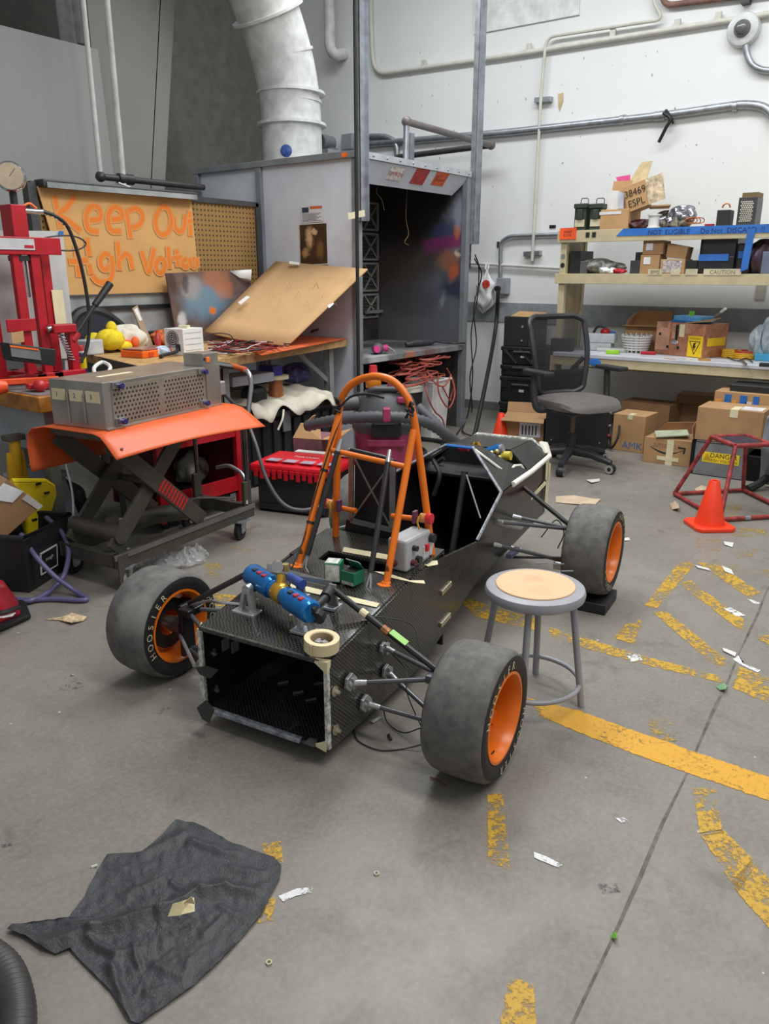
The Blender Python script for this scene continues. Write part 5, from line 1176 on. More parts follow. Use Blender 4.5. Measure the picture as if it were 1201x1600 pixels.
MB().lathe([(0, .0465), (.068, .0465), (.068, .045)], FR(gc, (-.55, -.8, .05)), 24).build('gauge_face', mat('gauge_face', (196, 176, 150), .4), o)
b = MB(); f = FR(gc, (-.55, -.8, .05)); b.bar(f @ V(0, 0, .048), f @ V(.03, .04, .048), .004, .002); b.build('gauge_needle', m_dk, o)
MB().cyl(gc - V(0, 0, .07), gc - V(0, 0, .16), .02, 12).build('gauge_stem', m_blk, t, smooth=True); MB().cyl(gc - V(0, 0, .15), V(gc.x, PY + .02, pp(27, 320).z), .008, 8).build('gauge_pipe', m_chrome, t)
MB().bb(xs[0][0], xs[1][0] + .05, PY - .04, PY - .03, pp(25, 518).z, pp(25, 498).z).build('press_bed', m_red, t, bevel=.003)
MB().slab([pp(17, 520, -.05), pp(36, 517, -.05), pp(38, 534, -.05), pp(19, 537, -.05)], .004).build('paper_note', m_card, t)
MB().slab([pp(80, 453, .07), pp(97, 453, .07), pp(104, 507, .07), pp(87, 507, .07)], .004).build('tape_note', m_tape, t)
MB().bb(xs[0][0] - .05, xs[3][0] + .06, PY - .12, PY - .06, zb_, zb_ + .05).build('base_rail', m_red, t, bevel=.004); MB().bb(xs[0][0] - .05, xs[3][0] + .06, PY + .16, PY + .22, zb_, zb_ + .05).build('base_rail', m_red, t, bevel=.004)
for i in (1, 2): MB().bb(xs[i][0] - .03, xs[i][0] + .03, PY - .12, PY + .22, zb_, zb_ + .05).build('base_foot', m_red, t, bevel=.004)
jb = pp(96, 513, -.05)
MB().box(jb, (.15, .09, .05)).build('pump_block', m_red, t, bevel=.006); MB().bb(jb.x + .03, jb.x + .08, PY - .08, PY - .02, zb_, jb.z).build('pump_column', m_red, t, bevel=.004)
MB().tube([pp(112, 532, -.06), pp(120, 520, -.06)], .028, 10).build('handle_socket', m_red, t); MB().tube([pp(116, 526, -.06), pp(150, 474, -.06)], .013, 10).build('handle', m_blk, t, smooth=True); MB().tube([pp(148, 477, -.06), pp(172, 443, -.06)], [.02, .024], 12).build('handle_grip', m_blk, t, smooth=True)
sp = [pp(94, 520, -.07).lerp(pp(113, 563, -.07), k / 60) + V(.016 * math.cos(k * 1.05), .016 * math.sin(k * 1.05), 0) for k in range(61)]
MB().tube(sp, .0045, 5).build('spring', m_chrome, t, smooth=True)
MB().cyl(pp(74, 515, -.06), pp(80, 513, -.06), .018, 12).build('pump_knob', m_chrome, t, smooth=True)
MB().tube([pp(36, 329), pp(62, 331), pp(66, 331)], .016, 10).build('hose_fitting', m_chrome, t, smooth=True)
MB().tube(smoothpath([pp(64, 330), pp(85, 337), pp(104, 352), pp(118, 385), pp(130, 430), pp(138, 480), pp(139, 520), pp(134, 550), pp(125, 566)], 6), .011, 8).build('hydraulic_hose', m_dk, t, smooth=True)
sp = [p_ + V(.013 * math.cos(k * 1.3), .0, .013 * math.sin(k * 1.3)) for k, p_ in enumerate(smoothpath([pp(64, 330), pp(85, 337), pp(104, 352)], 18))]
MB().tube(sp, .004, 5).build('hose_spring', m_chrome, t, smooth=True)
MB().tube(smoothpath([pp(36, 322), pp(46, 318), pp(57, 326)]), .007, 6).build('hose_strap', mat('tag_orange', (236, 110, 40), .5), t, smooth=True)
MB().tube(smoothpath([pp(56, 378), pp(78, 370), pp(115, 369), (pp(134, 380)), pp(122, 390), pp(95, 391), pp(72, 382)], 6), .005, 6).build('thin_cable', m_dk, t, smooth=True)
t = thing('backing_sheet', V(2.62, 4.95, WZ_), 'large pale grey sheet standing behind the red press', 'panel')
P = [WY(-40, 360, 4.75), WY(97, 361, 4.75), WY(118, 560, 4.75), WY(-40, 560, 4.75)]
MB().slab(P, .012).build('sheet', mat('pale_sheet', (192, 192, 190), .5, var=.04), t); MB().slab([WY(92, 361, 4.735), WY(99, 361, 4.735), WY(99, 367, 4.735), WY(92, 367, 4.735)], .004).build('blue_tape', mat('blue_masking_tape', (44, 110, 190), .6), t)
MB().slab([WY(94, 361, 4.76), WY(97, 361, 4.76), V(P[2].x, 4.76, WZ_), V(P[2].x - .08, 4.76, WZ_)], .01).build('lower_edge', mat('pale_sheet', (192, 192, 190), .5), t)
c = pp(42, 555, -.2)
t = thing('battery_pack', V(c.x, c.y, WZ_), 'black and grey device with an orange stripe leaning on the press base', 'device')
MB().slab([pp(6, 535, -.2), pp(80, 545, -.2), pp(80, 571, -.2), pp(12, 563, -.2)], .1).build('case', m_blk, t, bevel=.006)
MB().slab([pp(16, 541, -.255), pp(62, 548, -.255), pp(64, 563, -.255), pp(18, 557, -.255)], .006).build('panel', mat('panel_grey', (112, 114, 116), .5), t); MB().slab([pp(15, 539, -.26), pp(60, 545, -.26), pp(61, 548, -.26), pp(16, 542, -.26)], .004).build('stripe', mat('tag_orange', (236, 110, 40), .5), t)
t = thing('spray_can', G(128, 581, WZ_), 'blue and yellow oil spray can with red cap beside the press', 'spray can')
M = TZ(G(129, 582, WZ_)); MB(M).lathe([(0, 0), (.031, 0), (.031, .02), (.031, .12), (.024, .13), (0, .13)], n=24).build('can', mat('can_blue', (34, 40, 96), .35), t, smooth=True)
MB(M).lathe([(.0315, .028), (.0315, .1)], n=24).build('label_band', mat('can_yellow', (240, 206, 30), .4), t, smooth=True); MB(M).lathe([(.024, .13), (.024, .17), (.02, .175), (0, .175)], n=20).build('cap', mat('cap_red', (206, 50, 56), .4), t, smooth=True); MB(M).lathe([(.026, .125), (.026, .138)], n=20).build('collar', m_white, t)
f = M @ FR(V(0, 0, .078), (-.8, -.6, 0)) @ Matrix.Translation((0, 0, .033)); MB(f).bb(-.027, .027, -.012, .012, -.002, 0.0).build('logo_panel', mat('can_blue', (34, 40, 96), .35), t); MB(f).text('WD-40', .018, Matrix.Translation((0, 0, .001))).build('lettering', m_white, t)
t = thing('bar_clamp', G(30, 600, WZ_), 'orange bar clamp lying across the wooden bench', 'clamp')
a, c = G(-12, 598, WZ_ + .05), G(92, 592, WZ_ + .05)
MB().bar(a, c, .03, .03).build('bar', mat('clamp_orange', (240, 88, 44), .45), t, bevel=.004); MB().tube([G(-12, 606, WZ_ + .04), G(10, 604, WZ_ + .04)], [.05, .03], 10).build('handle', mat('clamp_orange', (240, 88, 44), .45), t, smooth=True)
MB().bar(G(42, 604, WZ_ + .03), G(84, 600, WZ_ + .03), .05, .03).build('jaw', mat('clamp_red', (190, 40, 40), .4), t, bevel=.006); MB().ball(G(62, 603, WZ_ + .035), .035, 12, 8).build('jaw_pivot', mat('clamp_red', (190, 40, 40), .4), t, smooth=True)
one(MB().slab([G(45, 588, WZ_ + .01), G(56, 577, WZ_ + .04), G(86, 576, WZ_ + .04), G(98, 584, WZ_ + .01)], .004), 'paper_sheet', mat('beige_paper', (206, 188, 164), .8), 'folded beige paper on the wooden bench in front of the press', 'paper')

# ------------------------------------------------------------------ lift table
LM = TZ(V(2.1, 3.25, 0), 6.6)
def lm(): return MB(LM)
t = thing('lift_table', LM.translation, 'dark grey scissor lift table cart on casters', 'lift table')
LL, LW = 1.06, .40
for y_ in (0, LW): lm().bb(0, LL, y_ - .02, y_ + .02, .115, .19).build('base_rail', m_steel_d, t, bevel=.004)
for x_ in (.02, LL - .02): lm().bb(x_ - .02, x_ + .02, 0, LW, .115, .19).build('base_crossmember', m_steel_d, t, bevel=.004)
lm().bb(-.02, LL, -.028, -.018, .17, .195).build('rail_lip', mat('worn_lift_edge', (120, 118, 112), .4, .4), t)
lm().bb(-.005, .06, -.03, -.022, .02, .19).build('gusset', m_steel_d, t)
ZTb = .772
for y_, in_ in ((.045, .0), (LW - .045, .0)):
    lm().bar((.03, y_, .2), (.60, y_, ZTb - .02), .085, .022, up=(0, 1, 0)).build('scissor_arm', m_steel_d, t, bevel=.003)
    yy = y_ + (-.035 if y_ < .2 else .035)
    lm().bar((.05, yy, ZTb - .02), (.64, yy, .2), .09, .022, up=(0, 1, 0)).build('scissor_arm', m_steel_d, t, bevel=.003)
p0, p1 = V(.05, -.003, ZTb - .02), V(.64, -.003, .2)
for k in range(9):
    q = p0.lerp(p1, .50 + k * .032); d_ = (p1 - p0).normalized(); n_ = V(-d_.z, 0, d_.x)
    lm().slab([q - n_ * .036, q + n_ * .036, q + n_ * .036 + d_ * .012, q - n_ * .036 + d_ * .012], .004).build('warning_stripe', mat('stripe_red', (206, 44, 44), .5), t)
lm().cyl((.08, .02, .27), (.08, LW - .02, .27), .045, 18).build('torque_tube', m_steel_d, t, smooth=True); lm().cyl((.4, .02, .46), (.4, LW - .02, .46), .018, 12).build('pivot_shaft', m_steel_d, t, smooth=True)
lm().tube([(.14, .2, .3), (.34, .2, .26)], .018, 12).build('piston_rod', m_chrome, t, smooth=True); lm().tube([(.3, .2, .27), (.75, .2, .2)], .05, 16).build('hydraulic_cylinder', m_steel_d, t, smooth=True); lm().tube([(.68, .2, .21), (.71, .2, .206)], .0515, 16).build('cylinder_label', mat('caliper_yellow', (196, 176, 50), .5), t, smooth=True)
for y_ in (.16, .24): lm().slab([(.1, y_, .24), (.18, y_, .28), (.18, y_, .34), (.1, y_, .32)], .01).build('cylinder_lug', m_steel_d, t)
lm().bb(.02, .92, .0, LW, ZTb - .01, ZTb + .03).build('table_top', m_steel_d, t, bevel=.004)
def caster(x_, y_, r, rz, m_=m_dk):
    b = MB(LM @ TZ(V(x_, y_, 0), rz)); w = b.lathe([(0, -.016), (r * .55, -.016), (r, -.012), (r, .012), (r * .55, .016), (0, .016)], FR(V(0, 0, r), (0, 1, 0)), 24).build('caster_wheel', m_, t, smooth=True)
    b = MB(LM @ TZ(V(x_, y_, 0), rz)); b.lathe([(0, -.02), (r * .32, -.02), (r * .32, .02), (0, .02)], FR(V(0, 0, r), (0, 1, 0)), 16).build('caster_hub', m_galv, w, smooth=True)
    b = MB(LM @ TZ(V(x_, y_, 0), rz))
    for s in (-1, 1): b.slab([(-.02, s * .022, r - .01), (.02, s * .022, r - .01), (.05, s * .022, .118), (-.02, s * .022, .118)], .005)
    b.bb(-.04, .06, -.04, .04, .110, .118); b.build('caster_fork', m_galv, t)
caster(.93, -.01, .055, 12); caster(.93, LW + .0, .055, 0); caster(.06, .0, .055, 30, mat('grey_caster', (150, 150, 150), .5)); caster(.06, LW, .055, 0)
for y_ in (.0, LW): 
    o = lm().bb(.985, 1.05, y_ - .012, y_ + .012, .19, .34).build('handle_bracket', m_steel_d, t, bevel=.004)
    lm().tube([(1.03, y_, .2), (1.03, y_, .78)], .014, 10).build('handle_post', mat('dark_chrome', (120, 118, 116), .2, .9), t, smooth=True)
def lw(x, y, yy): return LM.inverted() @ onplane(x, y, LM @ V(0, yy, 0), LM.to_3x3() @ V(0, 1, 0))
hb_ = [lw(386, 655, .1), lw(393, 600, .1), lw(389, 581, .12), lw(370, 574, .25), lw(338, 569, .4)]
lm().tube(bend(hb_, .05), .015, 12).build('push_handle', m_chrome, t, smooth=True); a = hb_[3].lerp(hb_[2], .45); c = hb_[3].lerp(hb_[4], .1)
lm().tube([lw(384, 578, .15), lw(362, 572, .3)], .018, 12).build('handle_grip', mat('grip_orange', (206, 96, 50), .5), t, smooth=True); lm().tube([lw(358, 572, .32), lw(338, 569, .42)], .018, 12).build('grip_wrap', m_dk, t, smooth=True)
lm().tube(bend([(1.0, -.01, .2), (1.07, .05, .36), (1.1, .2, .40), (1.1, .3, .37)], .06), .012, 8).build('foot_pedal', m_galv, t, smooth=True)
for k in (0, .02): lm().tube([(1.02 + k, .03, .2), (1.05 + k, .02, .36)], .004, 6).build('release_cable', mat('tag_orange2', (206, 96, 50), .5), t)
lm().tube([(.85, .25, .24), (1.03, .1, .22)], .006, 6).build('linkage', m_steel_d, t)
# orange vinyl draped over it
t = thing('orange_mat', LM @ V(.47, .2, ZTb + .03), 'bright orange vinyl mat draped over the lift table', 'mat')
top = ZTb + .036
prof = [(-.165, top - .108), (-.13, top - .082), (-.085, top - .045), (-.035, top - .012), (.02, top), (.1, top), (.2, top), (.3, top), (.38, top), (.43, top - .008), (.47, top - .04), (.485, top - .1), (.48, top - .18), (.475, top - .235)]
def mf(u, v):
    i = v * (len(prof) - 1); k = min(int(i), len(prof) - 2); f_ = i - k; y_ = prof[k][0] * (1 - f_) + prof[k + 1][0] * f_; z_ = prof[k][1] * (1 - f_) + prof[k + 1][1] * f_
    x_ = -.03 + 1.0 * u
    if y_ < 0: k_ = -y_ / .165; z_ += .02 * math.sin(u * math.pi) * k_; y_ *= .75 + .5 * u; x_ += .0 * k_
    if y_ > .4: x_ -= .03 * (1 - u)
    return (x_, y_, z_)
lm().grid(mf, 24, 26).build('sheet', m_vinyl, t, smooth=True, solid=.004)
for x_, y_ in ((.03, -.10),): lm().lathe([(0, .0), (.008, 0)], Matrix.Translation((x_, y_, top - .068)) @ Matrix.Rotation(.55, 4, 'X'), 10).build('eyelet', m_dk, t)
# perforated metal box
b0, b1, b2 = G(167, 673, top + .003), G(345, 632, top + .003), G(97, 657, top + .003)
BM = TZ(b0, math.degrees(math.atan2((b1 - b0).y, (b1 - b0).x))); bl_ = (b1 - b0).length; bd = .36
bh = (onplane(162, 598, b0, LM.to_3x3() @ V(0, 1, 0)) - b0).z
m_box = mat('brushed_aluminium', (178, 174, 166), .32, .75, var=.10, vs=5)
m_holes = mat('perforated_sheet', (156, 146, 132), .45, .5, var=.08)
t = thing('perforated_box', b0, 'brushed metal battery box with perforated side sitting on the orange mat', 'metal box')
MB(BM).bb(0, bl_, 0, bd, 0, bh).build('case', m_box, t, bevel=.003)
MB(BM).bb(.05, bl_ - .13, -.003, 0, .02, bh - .02).build('perforated_panel', m_holes, t)
b = MB(BM); k = 0; z = .035
while z < bh - .025:
    x = .065 + (.0125 if k % 2 else 0)
    while x < bl_ - .145:
        if abs(x - bl_ * .45) > .018: b.add([(x + .0065 * math.cos(a), -.0038, z + .0065 * math.sin(a)) for a in [j * math.pi / 3 for j in range(6)]], [tuple(range(6))])
        x += .025
    z += .0215; k += 1
o = b.build('perforations', m_dk, t); o['kind'] = 'stuff'
MB(BM).bb(0, bl_, -.01, 0, 0, .008).build('bottom_flange', m_box, t); MB(BM).bb(bl_ - .12, bl_, -.006, 0, 0, bh).build('corner_plate', m_box, t)
m_lat = mat('latch_blue', (52, 50, 110), .3)
for x, z in ((.09, .03), (.09, bh - .025), (bl_ - .15, .03), (bl_ - .15, bh - .025)):
    o = MB(BM).bb(x - .035, x + .02, -.014, -.003, z - .012, z + .02).build('latch', m_chrome, t, bevel=.002); MB(BM).cyl((x + .01, -.014, z), (x + .01, -.03, z), .014, 12).build('latch_knob', m_lat, o)
for i, y in enumerate((.30, .18, .07)):
    MB(BM).bb(-.002, 0, y - .045, y + .045, bh - .10, bh - .045).build('tape_label', m_tape, t)
    f = BM @ FR(V(-.0025, y, bh - .072), (-1, 0, 0)); MB(f).text('321'[::-1][i], .03, Matrix.Translation((-.01, 0, .001))).build('tape_mark', m_dk, t)
for y in (.13, .24): MB(BM).bb(-.008, 0, y - .006, y + .006, .02, bh - .06).build('seam_bead', m_box, t, bevel=.003)
MB(BM).bb(.15, .38, .17, .2, bh, bh + .001).build('tape_label', m_tape, t)
c = V(bl_ - .07, .06, bh)
MB(BM).bb(bl_ - .13, bl_ - .0, .0, .14, bh, bh + .07).build('switch_box', m_box, t, bevel=.003)
f = BM @ FR(V(bl_ - .131, .05, bh + .035), (-1, 0, 0)); MB(BM).bb(bl_ - .105, bl_ - .075, -.004, .0, bh + .02, bh + .05).build('orange_socket', mat('socket_orange', (236, 120, 40), .4), t, bevel=.004); MB(BM).cyl((bl_ - .12, -.003, bh + .04), (bl_ - .12, .0, bh + .04), .008, 10).build('socket_hole', m_dk, t)
MB(BM).bb(bl_, bl_ + .08, .02, .12, bh * .2, bh * .55).build('connector', m_alu, t, bevel=.008)
MB().tube(smoothpath([BM @ V(bl_ + .08, .07, bh * .35), WY(380, 650, 3.55), WY(398, 690, 3.4), WY(415, 745, 3.3), WY(440, 785, 3.2), WY(470, 797, 3.1), WY(505, 790, 3.05)], 8), .011, 8).build('grey_cable', mat('cable_grey', (84, 84, 86), .5), t, smooth=True)

# ------------------------------------------------------------------ under the bench
t = thing('tool_cart', V(3.2, 4.0, 0), 'open red tool cart behind the lift table', 'cart')
cx0, cx1, cy0, cy1 = 2.82, 3.5, 3.82, 4.3
MB().bb(cx0, cx1, cy0, cy0 + .01, .12, .23).build('tray_lip', m_red, t); MB().bb(cx0, cx1, cy0, cy1, .12, .13).build('tray', m_blk, t); MB().bb(cx0, cx1, cy1 - .01, cy1, .12, .55).build('back_panel', mat('dark_red', (96, 14, 22), .5), t)
MB().bb(cx1 - .01, cx1, cy0, cy1, .12, .55).build('side_panel', mat('dark_red', (96, 14, 22), .5), t); MB().bb(cx0, cx1, cy0, cy0 + .012, .50, .56).build('top_lip', m_red, t); MB().bb(cx0, cx1, cy0, cy1, .54, .55).build('top_tray', m_blk, t)
for x in (cx0 + .02, cx1 - .02): MB().bb(x - .02, x + .02, cy0 - .005, cy0 + .03, .05, .56).build('post', m_red, t)
for x in (cx0 + .06, cx1 - .06):
    for y in (cy0 + .05, cy1 - .05): MB().cyl((x, y - .015, .03), (x, y + .015, .03), .03, 14).build('caster', m_dk, t)
sack('welding_helmet', 'pale striped helmet inside the red tool cart', (300, 752), (.14, .12, .2), mat('helmet_print', (150, 150, 140), .4, var=.9, vs=7), z=.131, seed=22, cat='helmet')
t = thing('storage_bin', V(4.35, 4.35, 0), 'large black ribbed storage bin under the workbench', 'bin')
sx0, sx1, sy0, sy1 = 3.72, 4.86, 4.12, 4.75
m_bin = mat('black_bin_plastic', (38, 38, 42), .5, var=.1)
MB().bb(sx0 + .03, sx1 - .03, sy0 + .02, sy1, 0, .5).build('tub', m_bin, t); MB().bb(sx0, sx1, sy0 - .02, sy1 + .02, .5, .56).build('lid', m_bin, t, bevel=.012)
for k in range(10): x = sx0 + .06 + k * .112; MB().bb(x, x + .07, sy0, sy0 + .02, .02, .47).build('rib', m_bin, t, bevel=.006)
x = WY(443, 648, sy0).x
MB().bb(x - .04, x + .04, sy0 - .035, sy0 - .02, .38, .54).build('latch', mat('latch_grey', (110, 112, 116), .4), t, bevel=.004)
t = thing('canvas_cloth', V(4.3, 4.3, .56), 'cream canvas drop cloth heaped on the black storage bin', 'cloth')
rnd = random.Random(31)
def clf(u, v):
    x_ = 3.86 + .92 * u; y_ = 4.04 + .52 * v; z_ = .60 + .03 * mnoise.noise(V(u * 6, v * 5, 3)) + .07 * math.sin(u * 2.6) * v + .02 * math.sin(u * 25 + v * 4) * (1 - v)
    if v < .1: z_ -= (.1 - v) * .7 * (1 + .6 * math.sin(u * 14))
    return V(x_, y_ - .02 * math.sin(u * 17), z_)
MB().grid(clf, 40, 20).build('cloth', m_cloth, t, smooth=True, solid=.006)
MB().tube(smoothpath([WY(443, 640, 4.04), WY(441, 655, 4.02), WY(434, 672, 4.02)]), .008, 6).build('tie_string', m_cloth, t, smooth=True)
t = thing('copper_spool', G(430, 632, .63), 'spool of copper wire standing on the canvas cloth', 'spool')
M = TZ(V(*WY(432, 628, 4.25)) ); M.translation.z = .6
MB(M).lathe([(0, .0), (.075, 0), (.075, .015), (.06, .02), (.05, .16), (0, .16)], n=24).build('wire', mat('copper_wire', (190, 124, 84), .35, .5), t, smooth=True); MB(M).lathe([(0, .16), (.1, .16), (.1, .185), (0, .185)], n=28).build('flange', mat('spool_cream', (206, 196, 160), .6), t, smooth=True); MB(M).lathe([(0, -.015), (.1, -.015), (.1, .0), (0, .0)], n=28).build('flange', mat('copper_wire', (190, 124, 84), .35, .5), t, smooth=True)
sack('yarn_bundle', 'dark blue and purple bundle at the back of the black bin', (462, 598), (.13, .1, .15), mat('purple_yarn', (62, 56, 96), .7, var=.6, vs=22), z=.66, seed=40, cat='bundle')
t = thing('clear_tray', V(*WY(385, 600, 4.2)), 'clear plastic tray on the stuff under the workbench', 'tray')
q = WY(388, 592, 4.25); MB().box(V(q.x, 4.3, q.z), (.42, .22, .07)).build('tray', mat('hazy_plastic', (170, 176, 190), .3, var=.1), t, bevel=.01); MB().box(V(q.x + .28, 4.3, q.z + .01), (.1, .16, .12)).build('blue_divider', mat('divider_blue', (60, 60, 150), .4), t, bevel=.006)
sbox('black_pouch', 'black soft pouch left of the copper spool', 'pouch', TZ(V(WY(404, 620, 4.25).x, 4.3, .58), 0), .16, .16, .14, m_dk, bevel=.04)
sbox('carton', 'narrow cardboard carton beside the red cart under the bench', 'box', TZ(V(WY(345, 620, 4.2).x, 4.35, .56), 0), .08, .2, .22, m_card2)
# red lid tote
t0, t1 = G(398, 797, 0), G(516, 811, 0)
TM = TZ(t0, math.degrees(math.atan2((t1 - t0).y, (t1 - t0).x))); tl = (t1 - t0).length; td = .38
t = thing('lidded_tote', t0, 'black tote box with bright red interlocking lid on the floor', 'tote')
MB(TM).prism([(.02, .02), (tl - .02, .02), (tl - .02, td - .02), (.02, td - .02)], .27).build('tub', m_bin, t, bevel=.01)
m_lid = mat('lid_red', (206, 24, 40), .4, var=.05)
o = MB(TM).bb(-.02, tl + .02, -.02, td + .02, .27, .33).build('lid', m_lid, t, bevel=.02)
MB(TM).bb(.06, tl - .06, .05, td - .05, .33, .345).build('lid_top', m_lid, t, bevel=.006)
for k in range(12): x = .02 + k * (tl - .03) / 12; MB(TM).bb(x, x + .028, -.026, -.012, .245 - .012 * (k % 2), .30).build('lid_tooth', m_lid, o, bevel=.004)
for k in range(4): x = .08 + k * .125; MB(TM).bb(x, x + .09, .035, .11, .345, .347).build('lid_sticker', mat('sticker_grey', (170, 150, 166), .5), o)
f = TM @ Matrix.Translation((tl * .55, .2, .347)); MB(f).text('PORTABEL', .04, Matrix.Identity(4)).build('lid_lettering', m_white, o)
MB(TM).bb(.15, tl, td - .06, td + .0, .346, .352).build('white_strip', m_white, o)
MB(TM).bb(.04, tl - .04, -.004, .02, .02, .05).build('foot_ridge', m_bin, t)
# torn cardboard with packing
t = thing('torn_carton', WY(500, 700, 3.75), 'torn open cardboard carton with pink foam behind the roll hoop', 'box')
c = WY(502, 725, 3.7); M = TZ(V(c.x, 3.75, 0), 20)
MB(M).bb(-.14, .14, -.1, .12, 0, .4).build('body', mat('pinkish_carton', (140, 96, 104), .7, var=.2, vs=15), t, bevel=.003)
for pts in ([(-.14, -.1, .4), (.16, -.12, .4), (.12, -.24, .44), (-.2, -.24, .42)], [(-.14, .12, .4), (.14, .12, .4), (.16, .06, .52), (-.05, .0, .55)], [(-.14, -.1, .4), (-.14, .12, .4), (-.08, .08, .5), (-.06, -.06, .5)]):
    MB(M).add([Vector(p) for p in pts], [(0, 1, 2, 3)]).build('flap', m_card, t, solid=.005)

# ------------------------------------------------------------------ shop vacuum, bin and cords
vc = V(4.3, 3.2, 0)
t = thing('shop_vacuum', vc, 'dark grey and pink wet and dry shop vacuum behind the race car', 'vacuum')
m_pk = mat('vac_pink', (164, 58, 96), .5, var=.15); m_vg = mat('vac_grey', (78, 78, 82), .5, var=.08)
M = TZ(vc)
MB(M).lathe([(0, .06), (.19, .06), (.205, .1), (.21, .3), (.225, .5), (0, .5)], n=32).build('tank', m_pk, t, smooth=True)
MB(M).lathe([(.23, .49), (.24, .51), (.24, .55), (.225, .57)], n=32).build('tank_rim', m_vg, t, smooth=True)
MB(M).lathe([(.225, .56), (.22, .62), (.19, .7), (.15, .76), (.08, .79), (0, .79)], n=32).build('motor_head', m_vg, t, smooth=True)
vd = Vector((-.8, -.6, 0)).normalized(); vr = Vector((.6, -.8, 0))
MB(M).box(vd * .235 + V(0, 0, .53), (.06, .2, .09), rz=37).build('latch', m_blk, t, bevel=.012); MB(M).box(vd * .225 + V(0, 0, .44), (.03, .26, .05), rz=37).build('handle_lip', m_pk, t, bevel=.008)
MB(M).tube(bend([vd * .1 + vr * -.12 + V(0, 0, .74), vd * .14 + vr * -.1 + V(0, 0, .79), vd * .14 + vr * .1 + V(0, 0, .79), vd * .1 + vr * .12 + V(0, 0, .74)], .03), .02, 10).build('carry_handle', m_vg, t, smooth=True)
MB(M).box(vd * .12 + vr * .04 + V(0, 0, .81), (.05, .07, .08), rz=37).build('power_switch', m_pk, t, bevel=.01); MB(M).box(vd * .16 + vr * .12 + V(0, 0, .72), (.05, .1, .04), rz=37).build('vent_panel', m_pk, t, bevel=.008)
MB(M).cyl(vr * -.2 + vd * .05 + V(0, 0, .68), vr * -.3 + vd * .08 + V(0, 0, .68), .05, 16).build('port', m_vg, t, smooth=True)
hs = smoothpath([vd * .1 + vr * -.55 + V(0, 0, .53), vd * .22 + vr * -.3 + V(0, 0, .60), vd * .29 + V(0, 0, .63), vd * .2 + vr * .25 + V(0, 0, .58), vd * .06 + vr * .46 + V(0, 0, .43), vd * -.0 + vr * .48 + V(0, 0, .36), vd * -.1 + vr * .36 + V(0, 0, .5), vd * -.16 + vr * .22 + V(0, 0, .62)], 14)
MB(M).tube(hs, [.034 + .007 * (k % 2) for k in range(len(hs))], 12).build('hose', m_vg, t, smooth=True, angle=0)
MB(M).box(vd * .30 + V(0, 0, .645), (.07, .05, .09), rz=37).build('hose_clip', m_pk, t, bevel=.008)
for k in range(4): a = math.radians(45 + 90 * k); MB(M).cyl((.18 * math.cos(a), .18 * math.sin(a), 0), (.18 * math.cos(a), .18 * math.sin(a), .06), .03, 12).build('caster', m_blk, t)
t = thing('beacon_lamp', vc + V(-.02, .12, .79), 'small amber glass bottle on top of the vacuum', 'bottle')
q = vc + vd * .03 + vr * -.09 + V(0, 0, .785)
MB(TZ(q)).lathe([(0, 0), (.05, 0), (.055, .03), (.05, .07), (.03, .1), (0, .1)], n=18).build('body', mat('amber_glass', (206, 120, 36), .15), t, smooth=True); MB(TZ(q)).lathe([(.052, .06), (.05, .075)], n=18).build('band', m_chrome, t); MB(TZ(q)).lathe([(.03, .1), (.025, .15), (0, .15)], n=14).build('cap', mat('cap_red', (206, 50, 56), .4), t, smooth=True)
wb = G(684, 684, 0); wb = V(wb.x, wb.y + .1, 0)
t = thing('waste_bin', wb, 'tall white plastic waste bin under the booth counter', 'bin')
M = TZ(wb, 0)
MB(M).add([(-.12, -.1, 0), (.12, -.1, 0), (.12, .14, 0), (-.12, .14, 0), (-.15, -.13, .56), (.15, -.13, .56), (.15, .16, .56), (-.15, .16, .56)], [(0, 3, 2, 1), (0, 1, 5, 4), (1, 2, 6, 5), (2, 3, 7, 6), (3, 0, 4, 7)]).build('body', m_white, t, bevel=.012, solid=.006)
MB(M).tube([(-.155, -.135, .56), (.155, -.135, .56), (.155, .165, .56), (-.155, .165, .56)], .012, 8, closed=True).build('rim', m_white, t, smooth=True)
MB(M).bb(-.06, .08, -.126, -.118, .1, .45).build('embossed_panel', m_white, t, bevel=.006); MB(M).bb(-.14, .14, -.12, .15, .5, .505).build('liner', m_dk, t)
t = thing('utility_bin', V(wb.x - .42, wb.y + .02, 0), 'low dark bin with a pale lid left of the white waste bin', 'bin')
MB(TZ(V(wb.x - .42, wb.y + .02, 0))).lathe([(0, 0), (.16, 0), (.18, .5), (0, .5)], n=24).build('body', m_dk, t, smooth=True); MB(TZ(V(wb.x - .42, wb.y + .02, 0))).lathe([(.17, .5), (.19, .5), (.19, .53), (0, .53)], n=24).build('lid', mat('pale_lid', (196, 196, 180), .5), t, smooth=True)
t = thing('extension_cord', wb + V(0, 0, .56), 'tangled orange extension cord heaped on the waste bin', 'cord')
rnd = random.Random(77); m_cord = mat('orange_cord', (168, 78, 66), .5)
for k in range(15):
    pts = []; cx = rnd.uniform(-.42, .08); cy = rnd.uniform(-.1, .12); R1 = rnd.uniform(.10, .24); R2 = rnd.uniform(.07, .13); ph = rnd.uniform(0, 6)
    for j in range(14): a = ph + j * .5; pts.append(wb + V(cx + R1 * math.cos(a), cy + R2 * math.sin(a), .60 + .04 * (k % 5) + rnd.uniform(-.007, .007) - .10 * max(0, abs(cx + R1 * math.cos(a)) - .2)))
    MB().tube(smoothpath(pts, 4), .0075, 6).build('loop', m_cord, t, smooth=True)
